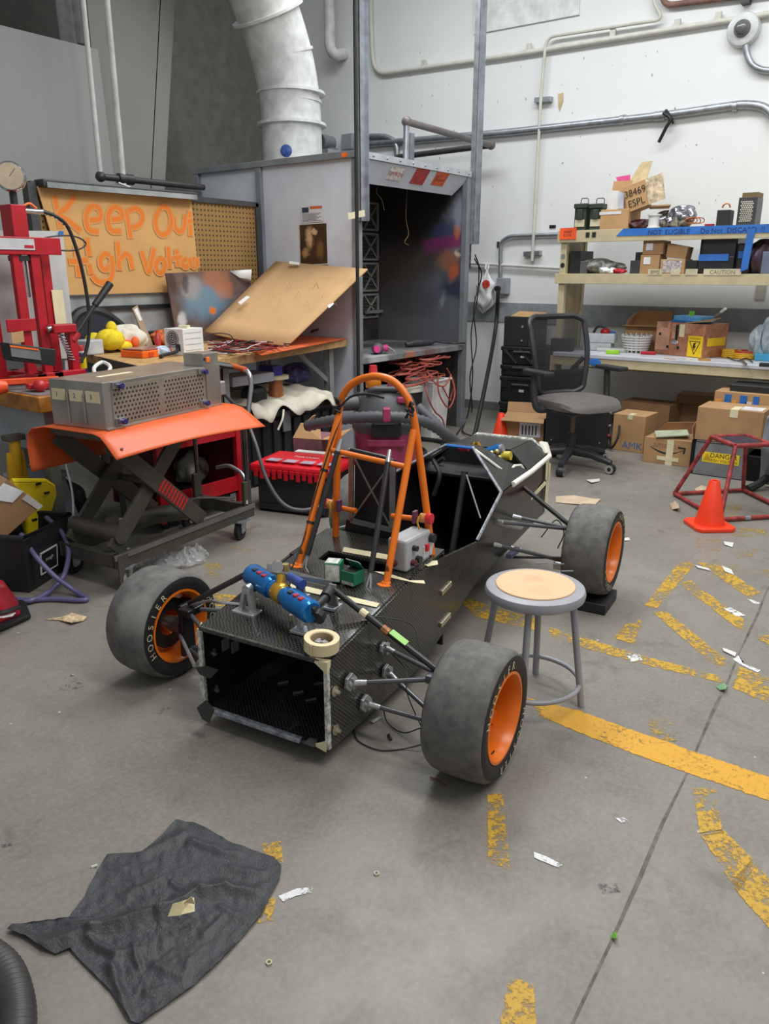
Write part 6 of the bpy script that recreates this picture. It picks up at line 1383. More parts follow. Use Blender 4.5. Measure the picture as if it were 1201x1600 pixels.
for pts in ([(-.1, -.15, .62), (-.12, -.18, .45), (.02, -.2, .30), (.16, -.18, .42), (.17, -.12, .6)], [(-.3, -.12, .62), (-.34, -.2, .45), (-.22, -.2, .3), (-.08, -.2, .2), (0, -.2, .0 + .02)], [(.1, -.12, .66), (.24, -.12, .5), (.22, -.1, .38), (.1, -.16, .36), (.0, -.14, .5)], [(-.2, -.1, .65), (-.2, -.2, .55), (-.05, -.2, .52), (.08, -.18, .6)]):
    MB().tube(smoothpath([wb + V(*p) for p in pts], 6), .0075, 6).build('hanging_loop', m_cord, t, smooth=True)
for i, pts in enumerate(([(655, 685), (690, 690), (715, 700), (728, 712)], [(640, 690), (665, 705), (650, 712), (620, 716)], [(650, 700), (668, 712), (700, 708), (690, 694)])):
    one(MB().tube(smoothpath([G(x, y, .022) for x, y in pts], 8), .02 if i == 0 else .014, 8), 'floor_cable', m_dk, ('thick black cable on the floor in front of the waste bin', 'black cable on the floor beside the vacuum', 'looped black cable on the floor behind the cockpit')[i], 'cable', smooth=True)
# ================================================================== STOOL, CONES, RED STAND
sc0 = G(836, 914, .46); SX, SY = sc0.x, sc0.y
m_stool = mat('stool_grey_enamel', (150, 150, 156), .4, var=.06)
t = thing('stool', V(SX, SY, 0), 'grey metal workshop stool with round tan hardboard seat beside the race car', 'stool')
M = TZ(V(SX, SY, 0))
MB(M).lathe([(0, .415), (.165, .415), (.178, .425), (.181, .44), (.176, .455), (.160, .461), (0, .458)], n=48).build('seat_pan', m_stool, t, smooth=True)
MB(M).lathe([(0, .466), (.140, .466), (.142, .464), (.142, .458)], n=48).build('seat_disc', blobmat('stool_hardboard', (214, 174, 134), (222, 182, 142), [((SX + .04, SY + .03, .466), .05, (176, 144, 112), .35), ((SX - .05, SY - .04, .466), .06, (182, 148, 116), .25)], rough=.6, nscale=20, warp=.04, wscale=20), t, smooth=True)
fa = math.atan2(-.19, .063)
for k in range(4):
    a = fa + k * math.pi / 2; c_, s_ = math.cos(a), math.sin(a)
    MB(M).tube([(.135 * c_, .135 * s_, .425), (.195 * c_, .195 * s_, 0)], .0125, 12).build('leg', m_stool, t, smooth=True)
MB(M).tube([(.182 * math.cos(a), .182 * math.sin(a), .085) for a in [2 * math.pi * k / 48 for k in range(48)]], .0095, 10, closed=True).build('foot_ring', m_stool, t, smooth=True)
for px in ((872, 882), (846, 881), (886, 893)):
    c = G(px[0], px[1], .467); MB(TZ(c, -50)).bb(-.022, .022, -.004, .004, 0, .003).build('staple', mat('staple_grey', (100, 100, 104), .5), t)
m_cone = mat('safety_cone_red', (250, 66, 30), .4, var=.05)
def cone(px, py, rz, k, label):
    c = G(px, py, 0); t = thing('traffic_cone', c, label, 'cone'); M = TZ(c, rz) @ Matrix.Scale(k, 4)
    MB(M).prism([(x * .125 + (.0), y * .125) for x, y in ((-1, -.75), (-.75, -1), (.75, -1), (1, -.75), (1, .75), (.75, 1), (-.75, 1), (-1, .75))], .025).build('base', m_cone, t, bevel=.005)
    MB(M).lathe([(.092, .024), (.088, .04), (.031, .30), (.027, .305), (.018, .303), (.018, .24)], n=36).build('cone_body', m_cone, t, smooth=True)
cone(1107, 823, 40, 1.0, 'bright red traffic cone on the floor in front of the red metal stand')
cone(781, 690, 35, .9, 'red traffic cone partly hidden behind the race car nose')
A, B, Cc = G(1053, 775), G(1160, 769), G(1124, 816); D = Cc + (B - A)
ctr = (A + D) / 2
m_rs = mat('chipped_red_paint', (146, 54, 52), .5, var=.35, vs=22)
t = thing('red_stand', V(ctr.x, ctr.y, 0), 'red tubular metal stand with mesh top at the right edge', 'stand')
TZ_ = .46
tops = []
for p in (A, B, D, Cc): q = V(ctr.x, ctr.y, 0).lerp(p, .48); tops.append(V(q.x, q.y, TZ_))
ring_ = [p + V(0, 0, .018) for p in (A, B, D, Cc)]
for i in range(4):
    MB().tube([ring_[i], ring_[(i + 1) % 4]], .014, 10).build('base_bar', m_rs, t, smooth=True); MB().tube([ring_[i], tops[i]], .0145, 10).build('leg', m_rs, t, smooth=True); MB().tube([tops[i], tops[(i + 1) % 4]], .016, 10).build('top_bar', m_rs, t, smooth=True)
b = MB()
for k in range(14):
    u = (k + .5) / 14; b.bar(tops[0].lerp(tops[1], u), tops[3].lerp(tops[2], u), .005, .004); b.bar(tops[0].lerp(tops[3], u), tops[1].lerp(tops[2], u), .005, .004)
o = b.build('mesh_top', mat('mesh_purple_steel', (120, 110, 124), .4, .6), t); o['kind'] = 'stuff'
MB().slab([p - V(0, 0, .012) for p in tops], .004).build('under_plate', mat('under_plate_dark', (60, 50, 56), .6), t)
q = ring_[3].lerp(ring_[2], .35); d_ = (ring_[2] - ring_[3]).normalized(); MB().cyl(q - d_ * .02, q + d_ * .02, .0165, 10).build('bare_band', m_galv, t)

# ================================================================== OFFICE CHAIR
cc = V(5.93, 2.52, 0); fd = math.degrees(math.atan2(-.90, -.44))
CHM = TZ(cc, fd) @ Matrix.Scale(1.17, 4)      # local +x is where the chair faces
def ch(): return MB(CHM)
t = thing('office_chair', cc, 'black mesh-back office chair with worn grey seat in front of the shelving', 'chair')
m_chr = mat('chair_dark_plastic', (48, 48, 52), .45, var=.08); m_seat = mat('chair_grey_fabric', (92, 84, 80), .6, var=.08, vs=14, sheen=.2)
for k in range(5):
    a = math.radians(20 + 72 * k); c_, s_ = math.cos(a), math.sin(a)
    ch().tube([(.03 * c_, .03 * s_, .12), (.16 * c_, .16 * s_, .11), (.31 * c_, .31 * s_, .075)], [.035, .027, .02], 10).build('base_arm', m_chr, t, smooth=True)
    w = ch().lathe([(0, -.024), (.03, -.024), (.034, -.012), (.034, .012), (.03, .024), (0, .024)], FR(V(.31 * c_, .31 * s_, .034), (-s_, c_, 0)), 20).build('caster_wheel', m_blk, t, smooth=True)
    for s in (-1, 1): ch().lathe([(.014, .025 * s), (.03, .0245 * s)], FR(V(.31 * c_, .31 * s_, .034), (-s_, c_, 0)), 20).build('caster_rim', mat('caster_light', (150, 150, 150), .5), w)
ch().tube([(0, 0, .1), (0, 0, .24)], .03, 14).build('column_sleeve', m_chr, t, smooth=True); ch().tube([(0, 0, .2), (0, 0, .40)], .017, 12).build('gas_column', mat('column_brown', (110, 98, 92), .35, .4), t, smooth=True)
ch().bb(-.16, .14, -.13, .13, .385, .425).build('mechanism', m_chr, t, bevel=.015); ch().tube([(.02, .1, .40), (.04, .3, .38)], .008, 8).build('lever', m_chr, t, smooth=True)
def seatf(u, v):
    a = u * 2 * math.pi; e = abs(math.cos(a)) ** .55 * (1 if math.cos(a) > 0 else -1), abs(math.sin(a)) ** .55 * (1 if math.sin(a) > 0 else -1)
    r = [0, .7, .95, 1.0, .97, .86, .0][int(round(v * 6))]; z = [.425, .425, .43, .46, .485, .498, .505][int(round(v * 6))]
    x = .03 + .25 * e[0] * r; y = .25 * e[1] * r
    z += -.035 * max(0, (x - .16) / .12) * (v > .4) + .02 * math.exp(-((x + .05) ** 2 + y * y) / .01) * (v > .9)
    return (x, y, z)
ch().grid(seatf, 40, 6).build('seat', m_seat, t, smooth=True)
# back: curved frame with see-through mesh
def bk(u, v):       # u across -1..1, v up 0..1
    w_ = .235 * (.80 + .22 * math.sin(min(1, v * 1.25) * math.pi * .55)); return V(-.20 - .10 * v + .05 * (u * u) + .03 * math.sin(v * math.pi), u * w_, .50 + .52 * v)
out = [bk(-1 + 2 * k / 8, 1) for k in range(1, 8)] + [bk(1, 1 - .06)] + [bk(1, .94 - .88 * k / 8) for k in range(1, 9)] + [bk(1 - 2 * k / 8, 0) for k in range(1, 8)] + [bk(-1, .06 + .88 * k / 8) for k in range(0, 9)]
ch().tube(smoothpath(out, 3, closed=True), .019, 8, closed=True).build('back_frame', m_chr, t, smooth=True)
wv = NT('chair_mesh'); wv.b.inputs['Base Color'].default_value = lin((30, 30, 33)); wv.b.inputs['Roughness'].default_value = .7; wv.b.inputs['Alpha'].default_value = .72
ch().grid(lambda u, v: bk(-1 + 2 * u, v), 16, 14).build('back_mesh', wv.m, t, smooth=True)
ch().grid(lambda u, v: bk(-1 + 2 * u, v * .30) + V(-.012, 0, 0), 12, 5).build('lumbar_panel', m_chr, t, smooth=True, solid=.01)
for s in (-1, 1): ch().tube(smoothpath([V(-.12, 0, .41), V(-.24, .04 * s, .46), V(-.27, .12 * s, .58), bk(.95 * s, .45) + V(-.02, 0, 0)]), .016, 8).build('back_strut', m_chr, t, smooth=True)
for s in (-1, 1):
    ch().tube(smoothpath([V(-.02, .2 * s, .42), V(-.02, .3 * s, .43), V(-.04, .32 * s, .52), V(-.05, .32 * s, .66)]), [.022] * 3 * 6 + [.02], 10).build('arm_post', m_chr, t, smooth=True)
    ch().box((-.01, .32 * s, .675), (.25, .085, .03)).build('arm_pad', m_chr, t, bevel=.012)

# ================================================================== BOX AND TOOL CASE STACKS ON THE FLOOR
def fbox(name, label, cat, px0, px1, h, d, m, z=0.0, parts=True, group=None):
    """carton whose front bottom edge runs between two measured floor points"""
    p0, p1 = G(px0[0], px0[1], z), G(px1[0], px1[1], z); an_ = math.degrees(math.atan2((p1 - p0).y, (p1 - p0).x)); w_ = (p1 - p0).length
    M = TZ(p0, an_); t = thing(name, p0, label, cat, group); MB(M).bb(0, w_, 0, d, 0, h).build('body', m, t, bevel=.004); return t, M, w_
def front(M, x, z, off=.002): return M @ FR(V(x, -off, z), (0, -1, 0))
bx = lambda k: mat('carton_%d' % k, ((176, 138, 96), (166, 130, 92), (186, 146, 102), (158, 122, 86))[k % 4], .8, var=.07, vs=5)
# black modular tool cases
sp0, sp1 = G(777, 658), G(846, 664)
AN = math.degrees(math.atan2((sp1 - sp0).y, (sp1 - sp0).x)); SW = (sp1 - sp0).length; z = 0.0
rows = [('bottom case of the black tool case stack', .22), ('deep second case of the black tool case stack', .27), ('flat third case of the black tool case stack', .12), ('top case of the black tool case stack with slanted ribs', .19)]
m_case = mat('tool_case_black', (26, 27, 30), .45, var=.08)
for i, (lab, h) in enumerate(rows):
    M = TZ(sp0 + V(0, 0, z), AN); t = thing('tool_case', sp0 + V(0, 0, z), lab, 'tool case', 'black stacking tool cases')
    MB(M).bb(.01, SW - .01, .01, .40, 0, h - .035).build('body', m_case, t, bevel=.012); MB(M).bb(0, SW, 0, .41, h - .05, h - .002).build('lid', m_case, t, bevel=.012)
    b = MB(M); b.tube(bend([(SW * .3, 0, h * .62), (SW * .3, -.03, h * .62 + .02), (SW * .66, -.03, h * .62 + .02), (SW * .66, 0, h * .62)], .015), .012, 8); b.build('handle', mat('case_handle_grey', (70, 70, 74), .4), t, smooth=True)
    if i in (1, 3): MB(M).bb(SW * .45, SW * .56, -.002, .001, h * .4, h * .5).build('label', m_white, t)
    if i == 3:
        for k in (.08, .42): MB(M).bar((SW * k, -.01, h - .03), (SW * (k + .3), -.01, .02), .02, .02).build('rib', m_chr, t)
    for k in (.12, .88): MB(M).bb(SW * k - .03, SW * k + .03, -.008, 0, h * .55, h * .95).build('latch', m_case, t, bevel=.004)
    z += h
M = TZ(sp0 + V(0.01, 0.02, z), AN)
t = thing('mesh_crate', M.translation, 'black mesh-sided case open at the top on the tool case stack', 'case')
MB(M).bb(.04, .30, .0, .3, 0, .30).build('body', mat('crate_black', (34, 34, 36), .5, bump=.6, bs=160), t, bevel=.006); MB(M).bb(.30, .42, .01, .28, 0, .28).build('side_case', mat('crate_grey', (60, 60, 62), .5), t, bevel=.006)
MB(M).cyl((.24, -.012, .2), (.24, 0, .2), .012, 10).build('clip', m_alu, t); MB(M).cyl((.24, -.012, .06), (.24, 0, .06), .01, 10).build('clip', m_alu, t)
MB(M).add([(.1, .02, .30), (.4, .02, .29), (.42, .26, .33), (.12, .27, .34)], [(0, 1, 2, 3)]).build('cardboard_tray', m_card, t, solid=.01)
# cartons
t, M, w = fbox('carton', 'open cardboard carton with a white shipping label behind the race car nose', 'box', (783, 690), (848, 694), .24, .3, bx(0))
MB(M).bb(w * .42, w * .92, -.003, 0, .06, .22).build('shipping_label', mat('label_paper', (226, 226, 230), .5), t)
for k in range(5): MB(M).bb(w * (.48 + .08 * k), w * (.51 + .08 * k), -.004, -.002, .08, .17).build('barcode_bar', m_dk, t)
for pts in ([(0, 0, .24), (w, 0, .24), (w, -.1, .21), (0, -.1, .22)], [(0, .3, .24), (w, .3, .24), (w, .34, .33), (0, .34, .33)], [(w, 0, .24), (w, .3, .24), (w + .1, .3, .27), (w + .1, 0, .27)]): MB(M).add([Vector(p) for p in pts], [(0, 1, 2, 3)]).build('flap', bx(1), t, solid=.006)
t, M, w = fbox('power_supply', 'large black rack power supply under the office chair', 'power supply', (850, 696), (946, 703), .40, .25, m_blk)
MB(M).bb(w - .001, w + .002, .0, .25, .01, .39).build('face_plate', mat('face_dark', (44, 44, 46), .4), t)
for y_, z_ in ((.06, .33), (.06, .12), (.15, .1), (.12, .2)): MB(M).cyl((w, y_, z_), (w + .02, y_, z_), .014, 10).build('terminal', mat('terminal_red', (190, 70, 50), .4) if z_ < .15 else m_alu, t)
for x_, z_ in ((.06, .06), (.06, .35), (w - .06, .06), (w - .06, .35)): MB(M).cyl((x_, -.004, z_), (x_, 0, z_), .007, 8).build('screw', m_alu, t)
MB().tube(smoothpath([M @ V(w + .02, .1, .1), G(955, 700, .03), G(966, 680, .15), WX(968, 650, 6.85)]), .01, 8).build('power_lead', m_dk, t, smooth=True)
t, M, w = fbox('carton', 'cardboard carton with blue lettering under the workstation', 'box', (954, 702), (1003, 709), .33, .30, bx(2))
MB(front(M, w * .66, .06)).text('AMK', .09, Matrix.Identity(4)).build('lettering', mat('amk_blue', (60, 120, 176), .6), t); MB(M).bb(w * .45, w * .6, -.002, .1, .29, .332).build('tape', m_tape, t)
t, M, w = fbox('carton', 'flat dark cardboard carton behind the blue-lettered one', 'box', (1006, 708), (1044, 690), .33, .40, bx(1)) if False else fbox('carton', 'long brown carton standing behind the blue-lettered one', 'box', (965, 684), (1040, 694), .36, .3, bx(3))
t, M, w = fbox('carton', 'open cardboard carton with a curved black arrow print and cream tape', 'box', (1003, 721), (1078, 731), .21, .34, bx(0))
sm = [(w * (.14 + .70 * k / 14), .145 - .05 * math.sin(math.pi * (k + .5) / 15)) for k in range(15)]
b = MB(M); wd = [.004 + .010 * math.sin(math.pi * min(1, k / 12)) for k in range(15)]
vv = []; 
for (x, z_), h_ in zip(sm, wd): vv += [(x, -.003, z_ - h_ / 2), (x, -.003, z_ + h_ / 2)]
b.add(vv, [(2 * k, 2 * k + 2, 2 * k + 3, 2 * k + 1) for k in range(14)]); x, z_ = sm[-1]; b.add([(x + .012, -.003, z_ + .02), (x - .05, -.003, z_ + .022), (x - .05, -.003, z_ + .008), (x + .002, -.003, z_ + .006), (x - .012, -.003, z_ - .03), (x + .004, -.003, z_ - .03)], [(0, 1, 2, 3), (0, 3, 4, 5)])
b.build('arrow_print', mat('print_black', (40, 36, 34), .6), t)
MB(front(M, w * .48, .155)).text('amazon', .075, Matrix.Identity(4)).build('lettering', mat('faint_print', (158, 120, 84), .7), t)
MB(M).bb(w * .48, w * .62, -.004, -.001, .0, .21).build('tape', m_tape, t); MB(M).bb(w * .3, w * .75, -.005, -.001, .035, .065).build('tape', m_tape, t)
for pts in ([(0, 0, .21), (w, 0, .21), (w * .95, .16, .25), (.05, .16, .23)], [(w, 0, .21), (w, .34, .21), (w - .05, .3, .36), (w - .03, .04, .33)], [(0, .34, .21), (w, .34, .21), (w * .9, .3, .33), (.1, .3, .3)]): MB(M).add([Vector(p) for p in pts], [(0, 1, 2, 3)]).build('flap', bx(1), t, solid=.006)
MB(M).add([Vector(p) for p in ((.1, -.02, .225), (.35, .03, .26), (.3, .15, .28), (.05, .1, .25))], [(0, 1, 2, 3)]).build('foam_sheet', mat('foam_green_grey', (170, 176, 150), .7), t, solid=.01)
# danger battery box with a carton on top
t, M, w = fbox('battery_box', 'grey metal box with a yellow DANGER HIGH VOLTAGE sticker under the cartons', 'metal box', (1081, 740), (1160, 751), .27, .30, mat('battery_grey', (140, 142, 146), .4, .4, var=.1))
MB(M).bb(w * .16, w * .88, -.003, 0, .11, .19).build('sticker', mat('sticker_yellow', (240, 208, 40), .5), t)
MB(front(M, w * .58, .168, .004)).text('DANGER', .05, Matrix.Identity(4)).build('lettering', m_dk, t); MB(front(M, w * .58, .13, .004)).text('HIGH VOLTAGE', .03, Matrix.Identity(4)).build('lettering', m_dk, t)
MB(front(M, w * .26, .15, .004)).prism([(-.03, -.025), (.03, -.025), (0, .03)], .001).build('triangle_mark', mat('triangle_amber', (196, 160, 30), .5), t)
for z_ in (.006, .27): MB(M).bb(0, w, -.006, 0, z_ - .006, z_).build('edge_trim', m_blk, t); MB(M).bb(-.03, 0, .0, .3, .0, .27).build('end_panel', m_blk, t); MB(M).bb(w, w + .12, .02, .3, .0, .2).build('connector_block', m_blk, t, bevel=.01)
bz0 = M @ V(-.03, .02, .27)
M2 = TZ(M @ V(-.02, .02, .275), AN * 0 + math.degrees(math.atan2((M.to_3x3() @ V(1, 0, 0)).y, (M.to_3x3() @ V(1, 0, 0)).x))); w2 = w + .10
t = thing('carton', M2.translation, 'square taped carton resting on the grey danger box', 'box')
MB(M2).bb(0, w2, 0, .34, 0, .26).build('body', bx(0), t, bevel=.004); MB(M2).bb(w2 * .5, w2 * .62, -.003, .16, .20, .262).build('tape', m_tape, t); MB(M2).bb(w2 * .63, w2 * .95, .04, .2, .26, .262).build('shipping_label', mat('label_paper', (226, 226, 230), .5), t)
t, M, w = fbox('carton', 'open dented carton behind the arrow-printed one under the workstation', 'box', (1050, 684), (1110, 690), .42, .3, bx(1))
MB(M).add([Vector(p) for p in ((0, 0, .42), (w, 0, .42), (w - .02, -.1, .36), (.04, -.1, .36))], [(0, 1, 2, 3)]).build('flap', bx(1), t, solid=.006)
M = TZ(WX(1112, 648, 6.85), 0); pa, pb = WX(1113, 640, 6.8), WX(1197, 648, 6.8)
t = thing('carton', pa, 'blue and orange taped carton at the back under the workstation', 'box')
MB().bb(6.8, 7.2, pb.y - .1, pa.y, .30, WX(1113, 610, 6.8).z).build('body', bx(2), t, bevel=.004)
MB().bb(6.82, 7.2, pb.y - .1, pa.y, .0, .30).build('lower_carton', bx(3), t)
zt1 = WX(1113, 612, 6.8).z
for (xa, xb, m_) in ((1131, 1141, mat('blue_masking_tape', (44, 110, 190), .6)), (1155, 1166, mat('blue_masking_tape', (44, 110, 190), .6)), (1176, 1185, mat('blue_masking_tape', (44, 110, 190), .6)), (1117, 1128, mat('print_orange', (226, 150, 50), .6)), (1142, 1150, mat('print_orange', (226, 150, 50), .6)), (1164, 1174, mat('label_paper', (226, 226, 230), .5))):
    MB().bb(6.794, 6.8, WX(xb, 630, 6.8).y, WX(xa, 630, 6.8).y, .33 if 'blue' in m_.name else .36, zt1 - .01 if 'blue' in m_.name else zt1 - .06).build('tape_strip' if 'blue' in m_.name else 'print_patch', m_, t)
MB().bb(6.85, 7.1, pb.y, pa.y - .1, zt1 + .0, zt1 + .07).build('top_parcel', m_blk, t, bevel=.01)
def drape(name, label, pts, m, cat):
    P_ = [[Vector(p) for p in r] for r in pts]; nv_ = len(P_) - 1; nu_ = len(P_[0]) - 1
    def f(u, v):
        i = min(int(v * nv_), nv_ - 1); fv = v * nv_ - i; j = min(int(u * nu_), nu_ - 1); fu = u * nu_ - j
        p = P_[i][j].lerp(P_[i][j + 1], fu).lerp(P_[i + 1][j].lerp(P_[i + 1][j + 1], fu), fv); return p + V(.02 * math.sin(u * 19 + v * 3), .012 * math.sin(u * 13 + v * 5), 0)
    return one(MB().grid(f, 24, 16), name, m, label, cat, smooth=True, solid=.008)
drape('grey_tarp', 'grey plastic tarp hanging at the right edge beside the danger box', [[WX(1200, 650, 6.0), WX(1225, 650, 6.0), WX(1260, 655, 6.1)], [WX(1190, 700, 5.95), WX(1225, 705, 5.95), WX(1262, 700, 6.0)], [G(1183, 752, .02), G(1225, 765, .02), G(1262, 760, .02)]], mat('grey_tarp', (126, 132, 142), .4), 'tarp')
one(MB().tube(smoothpath([G(1168, 764, .02), G(1185, 756, .05), G(1201, 745, .09), G(1230, 740, .1)]), .03, 8), 'black_strap', m_dk, 'black strap on the floor at the right edge by the grey tarp', 'strap', smooth=True)

# ================================================================== WORKSTATION SHELVING
m_beige = mat('beige_steel', (196, 182, 146), .45, var=.06); m_bench_w = mat('white_laminate_top', (196, 198, 204), .4, var=.07)
XB, XS, YL, YR = 6.98, 7.12, 3.27, -1.2
t = thing('workstation', V(7.4, 1.2, 0), 'beige steel workstation with white top and two shelves along the wall', 'workstation')
MB().bb(XB, 7.78, YR, YL - .05, .775, .812).build('work_top', m_bench_w, t, bevel=.006); MB().bb(XB + .01, XB + .05, YR, YL - .05, .70, .775).build('front_rail', m_beige, t)
for y in (YL - .03, YR):
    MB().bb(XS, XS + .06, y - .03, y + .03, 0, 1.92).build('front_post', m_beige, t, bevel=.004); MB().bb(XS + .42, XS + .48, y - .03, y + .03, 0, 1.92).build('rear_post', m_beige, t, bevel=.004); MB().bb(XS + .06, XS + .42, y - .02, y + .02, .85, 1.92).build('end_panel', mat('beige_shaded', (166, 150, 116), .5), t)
    MB().bb(XB + .06, XB + .12, y - .03, y + .03, 0, .77).build('leg', m_beige, t)
MB().bb(XS - .02, XS + .5, YR, YL, 1.885, 1.905).build('top_shelf', m_beige, t); MB().bb(XS - .025, XS - .005, YR, YL + .03, 1.80, 1.905).build('top_beam', m_beige, t, bevel=.003)
MB().bb(XS - .02, XS + .5, YR, YL, 1.505, 1.525).build('middle_shelf', m_beige, t); MB().bb(XS - .025, XS - .005, YR, YL + .03, 1.435, 1.525).build('middle_beam', m_beige, t, bevel=.003)
MB().bb(7.7, 7.75, YR, YL - .05, .6, .68).build('rear_rail', m_beige, t)
for k in range(2): MB().bb(XS - .03, XS - .024, WX(919, 360, XS).y - .025 - .06 * k, WX(919, 360, XS).y - .06 * k + .012, 1.84, 1.885).build('slot', m_dk, t, bevel=.003)
for zz in (1.68, 1.60): MB().lathe([(0, .002), (.022, .002)], FR(V(XS - .001, YL - .03, zz), (-1, 0, 0)), 14).build('knockout', m_dk if zz < 1.65 else m_grey, t)
q = WX(887, 365, XS - .03)
o = MB().box(q, (.008, .16, .1)).build('orange_tag', mat('tag_orange3', (240, 90, 40), .5), t); MB(FR(q + V(-.005, 0, 0), (-1, 0, 0))).text('SHELF\nE.S.W.', .03, Matrix.Identity(4)).build('tag_lettering', m_dk, o)
mb_ = mat('blue_masking_tape', (44, 110, 190), .6)
o = MB().slab([V(XS - .028, WX(965, 360, XS).y, 1.845), V(XS - .028, WX(975, 360, XS).y, 1.905), V(XS - .028, YR, 1.905), V(XS - .028, YR, 1.83)], .004).build('blue_tape', mb_, t)
for i, (tx, x) in enumerate((('NOT', 1025), ('ELIGIBLE', 1060), ('Do Not', 1113), ('DISCARD', 1160), ('!!', 1193))): MB(FR(V(XS - .0315, WX(x, 360, XS).y, 1.868), (-1, 0, 0))).text(tx, .055, Matrix.Identity(4)).build('tape_writing', mat('ink_navy', (20, 44, 110), .6), o)
MB().slab([WX(1168, 358, XS - .035), WX(1180, 358, XS - .035), WX(1168, 420, XS - .035), WX(1156, 425, XS - .035)], .004).build('blue_tape', mb_, t)
for x, w_ in ((1023, .12), (1055, .08), (1080, .1), (1128, .3)): o = MB().box(WX(x, 425, XS - .028), (.003, w_, .05)).build('masking_label', mat('pale_tape', (206, 196, 164), .7), t)
MB(FR(WX(1128, 425, XS - .031), (-1, 0, 0))).text('CAUTION', .045, Matrix.Identity(4)).build('label_writing', mat('faded_ink', (130, 120, 96), .7), t); MB(FR(WX(1023, 425, XS - .031), (-1, 0, 0))).text('BMS', .045, Matrix.Identity(4)).build('label_writing', mat('faded_ink', (130, 120, 96), .7), t)
for x, m_ in ((1003, 'tag_orange'), (1100, 'tag_orange'), (1045, 'tag_orange')): MB().box(WX(x, 562, XB + .008), (.004, .1, .02)).build('tape_scrap', mat('tape_amber', (196, 150, 70), .7), t)
MB().ball(WX(929, 566, XB + .0), (.004, .06, .035), 12, 8).build('blue_sticker', mb_, t)
def shelfbox(name, label, cat, x0, x1, yt, z, X, d, m, bevel=.004, group=None):
    y1, y0 = WX(x0, yt + 20, X).y, WX(x1, yt + 20, X).y; zt = WX((x0 + x1) / 2, yt, X).z
    t = thing(name, V(X + d / 2, (y0 + y1) / 2, z), label, cat, group); MB().bb(X, X + d, y0, y1, z, zt).build('body', m, t, bevel=bevel); return t, y0, y1, zt
Z3, Z2, Z1 = 1.906, 1.526, .813
# top shelf
for x0, x1, lab in ((897, 915, 'left dark green ammunition can on the top shelf'), (921, 940, 'right dark green ammunition can on the top shelf')):
    m_am = mat('ammo_green', (52, 62, 52), .5)
    t, y0, y1, zt = shelfbox('ammo_can', lab, 'ammo can', x0, x1, 320, Z3, XS + .02, .28, m_am, group='ammunition cans on the top shelf')
    MB().bb(XS + .005, XS + .31, y0 - .006, y1 + .006, zt - .03, zt + .01).build('lid', m_am, t, bevel=.004); MB().bb(XS + .0, XS + .02, y0 + .03, y1 - .03, Z3 + .09, zt - .04).build('latch', m_am, t, bevel=.006); MB().box((XS + .016, (y0 + y1) / 2, Z3 + .06), (.004, y1 - y0 - .02, .06)).build('tape_label', mat('pale_tape', (206, 196, 164), .7), t)
    MB().tube(bend([(XS + .1, y0 + .02, zt), (XS + .1, y0 + .02, zt + .06), (XS + .1, y1 - .02, zt + .06), (XS + .1, y1 - .02, zt)], .02), .005, 6).build('handle', m_steel, t)
t, y0, y1, zt = shelfbox('carton', 'upright opened cardboard carton holding white papers on the top shelf', 'box', 937, 981, 327, Z3, XS + .0, .3, m_card)
MB().slab([V(XS + .12, y1 - .02, zt - .02), V(XS + .12, y0 + .06, zt - .02), V(XS + .15, y0 + .05, WX(960, 281, XS).z), V(XS + .15, y1 - .04, WX(950, 281, XS).z)], .008).build('raised_flap', m_card, t); MB().slab([WX(948, 297, XS + .11), WX(967, 298, XS + .11), WX(966, 328, XS + .11), WX(946, 328, XS + .11)], .004).build('paper', m_white, t)
MB().slab([WX(966, 299, XS + .105), WX(975, 302, XS + .105), WX(974, 326, XS + .105), WX(965, 326, XS + .105)], .004).build('paper', mat('paper_bluish', (196, 204, 220), .6), t); MB().box((XS - .002, (y0 + y1) / 2 + .04, zt - .03), (.002, .2, .025)).build('label', m_white, t)
MB().slab([WX(962, 277, XS + .16), WX(984, 273, XS + .16), WX(984, 282, XS + .16), WX(964, 283, XS + .16)], .01).build('pink_slip', mat('pink_paper', (232, 90, 150), .6), t)
t = thing('carton', WX(1000, 330, XS + .05), 'tilted cardboard carton with handwritten numbers on the top shelf', 'box')
P = [WX(973, 293, XS + .02), WX(1007, 280, XS + .02), WX(1013, 320, XS + .02), WX(980, 333, XS + .02)]; bk_ = V(.26, .06, .0)
vv = P + [p + bk_ for p in P]; MB().add(vv, [(0, 1, 2, 3), (7, 6, 5, 4), (0, 4, 5, 1), (1, 5, 6, 2), (2, 6, 7, 3), (3, 7, 4, 0)]).build('body', m_card, t, bevel=.003)
MB().add([P[1], P[2], P[2] + V(.06, -.12, .05), P[1] + V(.06, -.13, .05)], [(0, 1, 2, 3)]).build('side_face', mat('carton_printed', (196, 176, 146), .7, var=.35, vs=26), t, solid=.006); MB().add([P[0] + bk_ * .5, P[1] + bk_ * .4, P[1] + V(.15, .0, .16), P[0].lerp(P[1], .6) + V(.15, .02, .18)], [(0, 1, 2, 3)]).build('flap', mat('flap_cream', (206, 184, 140), .8), t, solid=.005)
u_ = (P[1] - P[0]).normalized(); n_ = V(-1, 0, 0); v_ = n_.cross(u_)
for tx, k, s_ in (('38469', .32, .085), ('ESPL', .72, .085)):
    c = P[0].lerp(P[1], .5).lerp(P[3].lerp(P[2], .5), k) + V(-.005, 0, 0); MB(Matrix(((u_.x, v_.x, n_.x, c.x), (u_.y, v_.y, n_.y, c.y), (u_.z, v_.z, n_.z, c.z), (0, 0, 0, 1)))).text(tx, s_, Matrix.Identity(4), sx=.9).build('marker_writing', mat('marker_black', (44, 36, 30), .7), t)
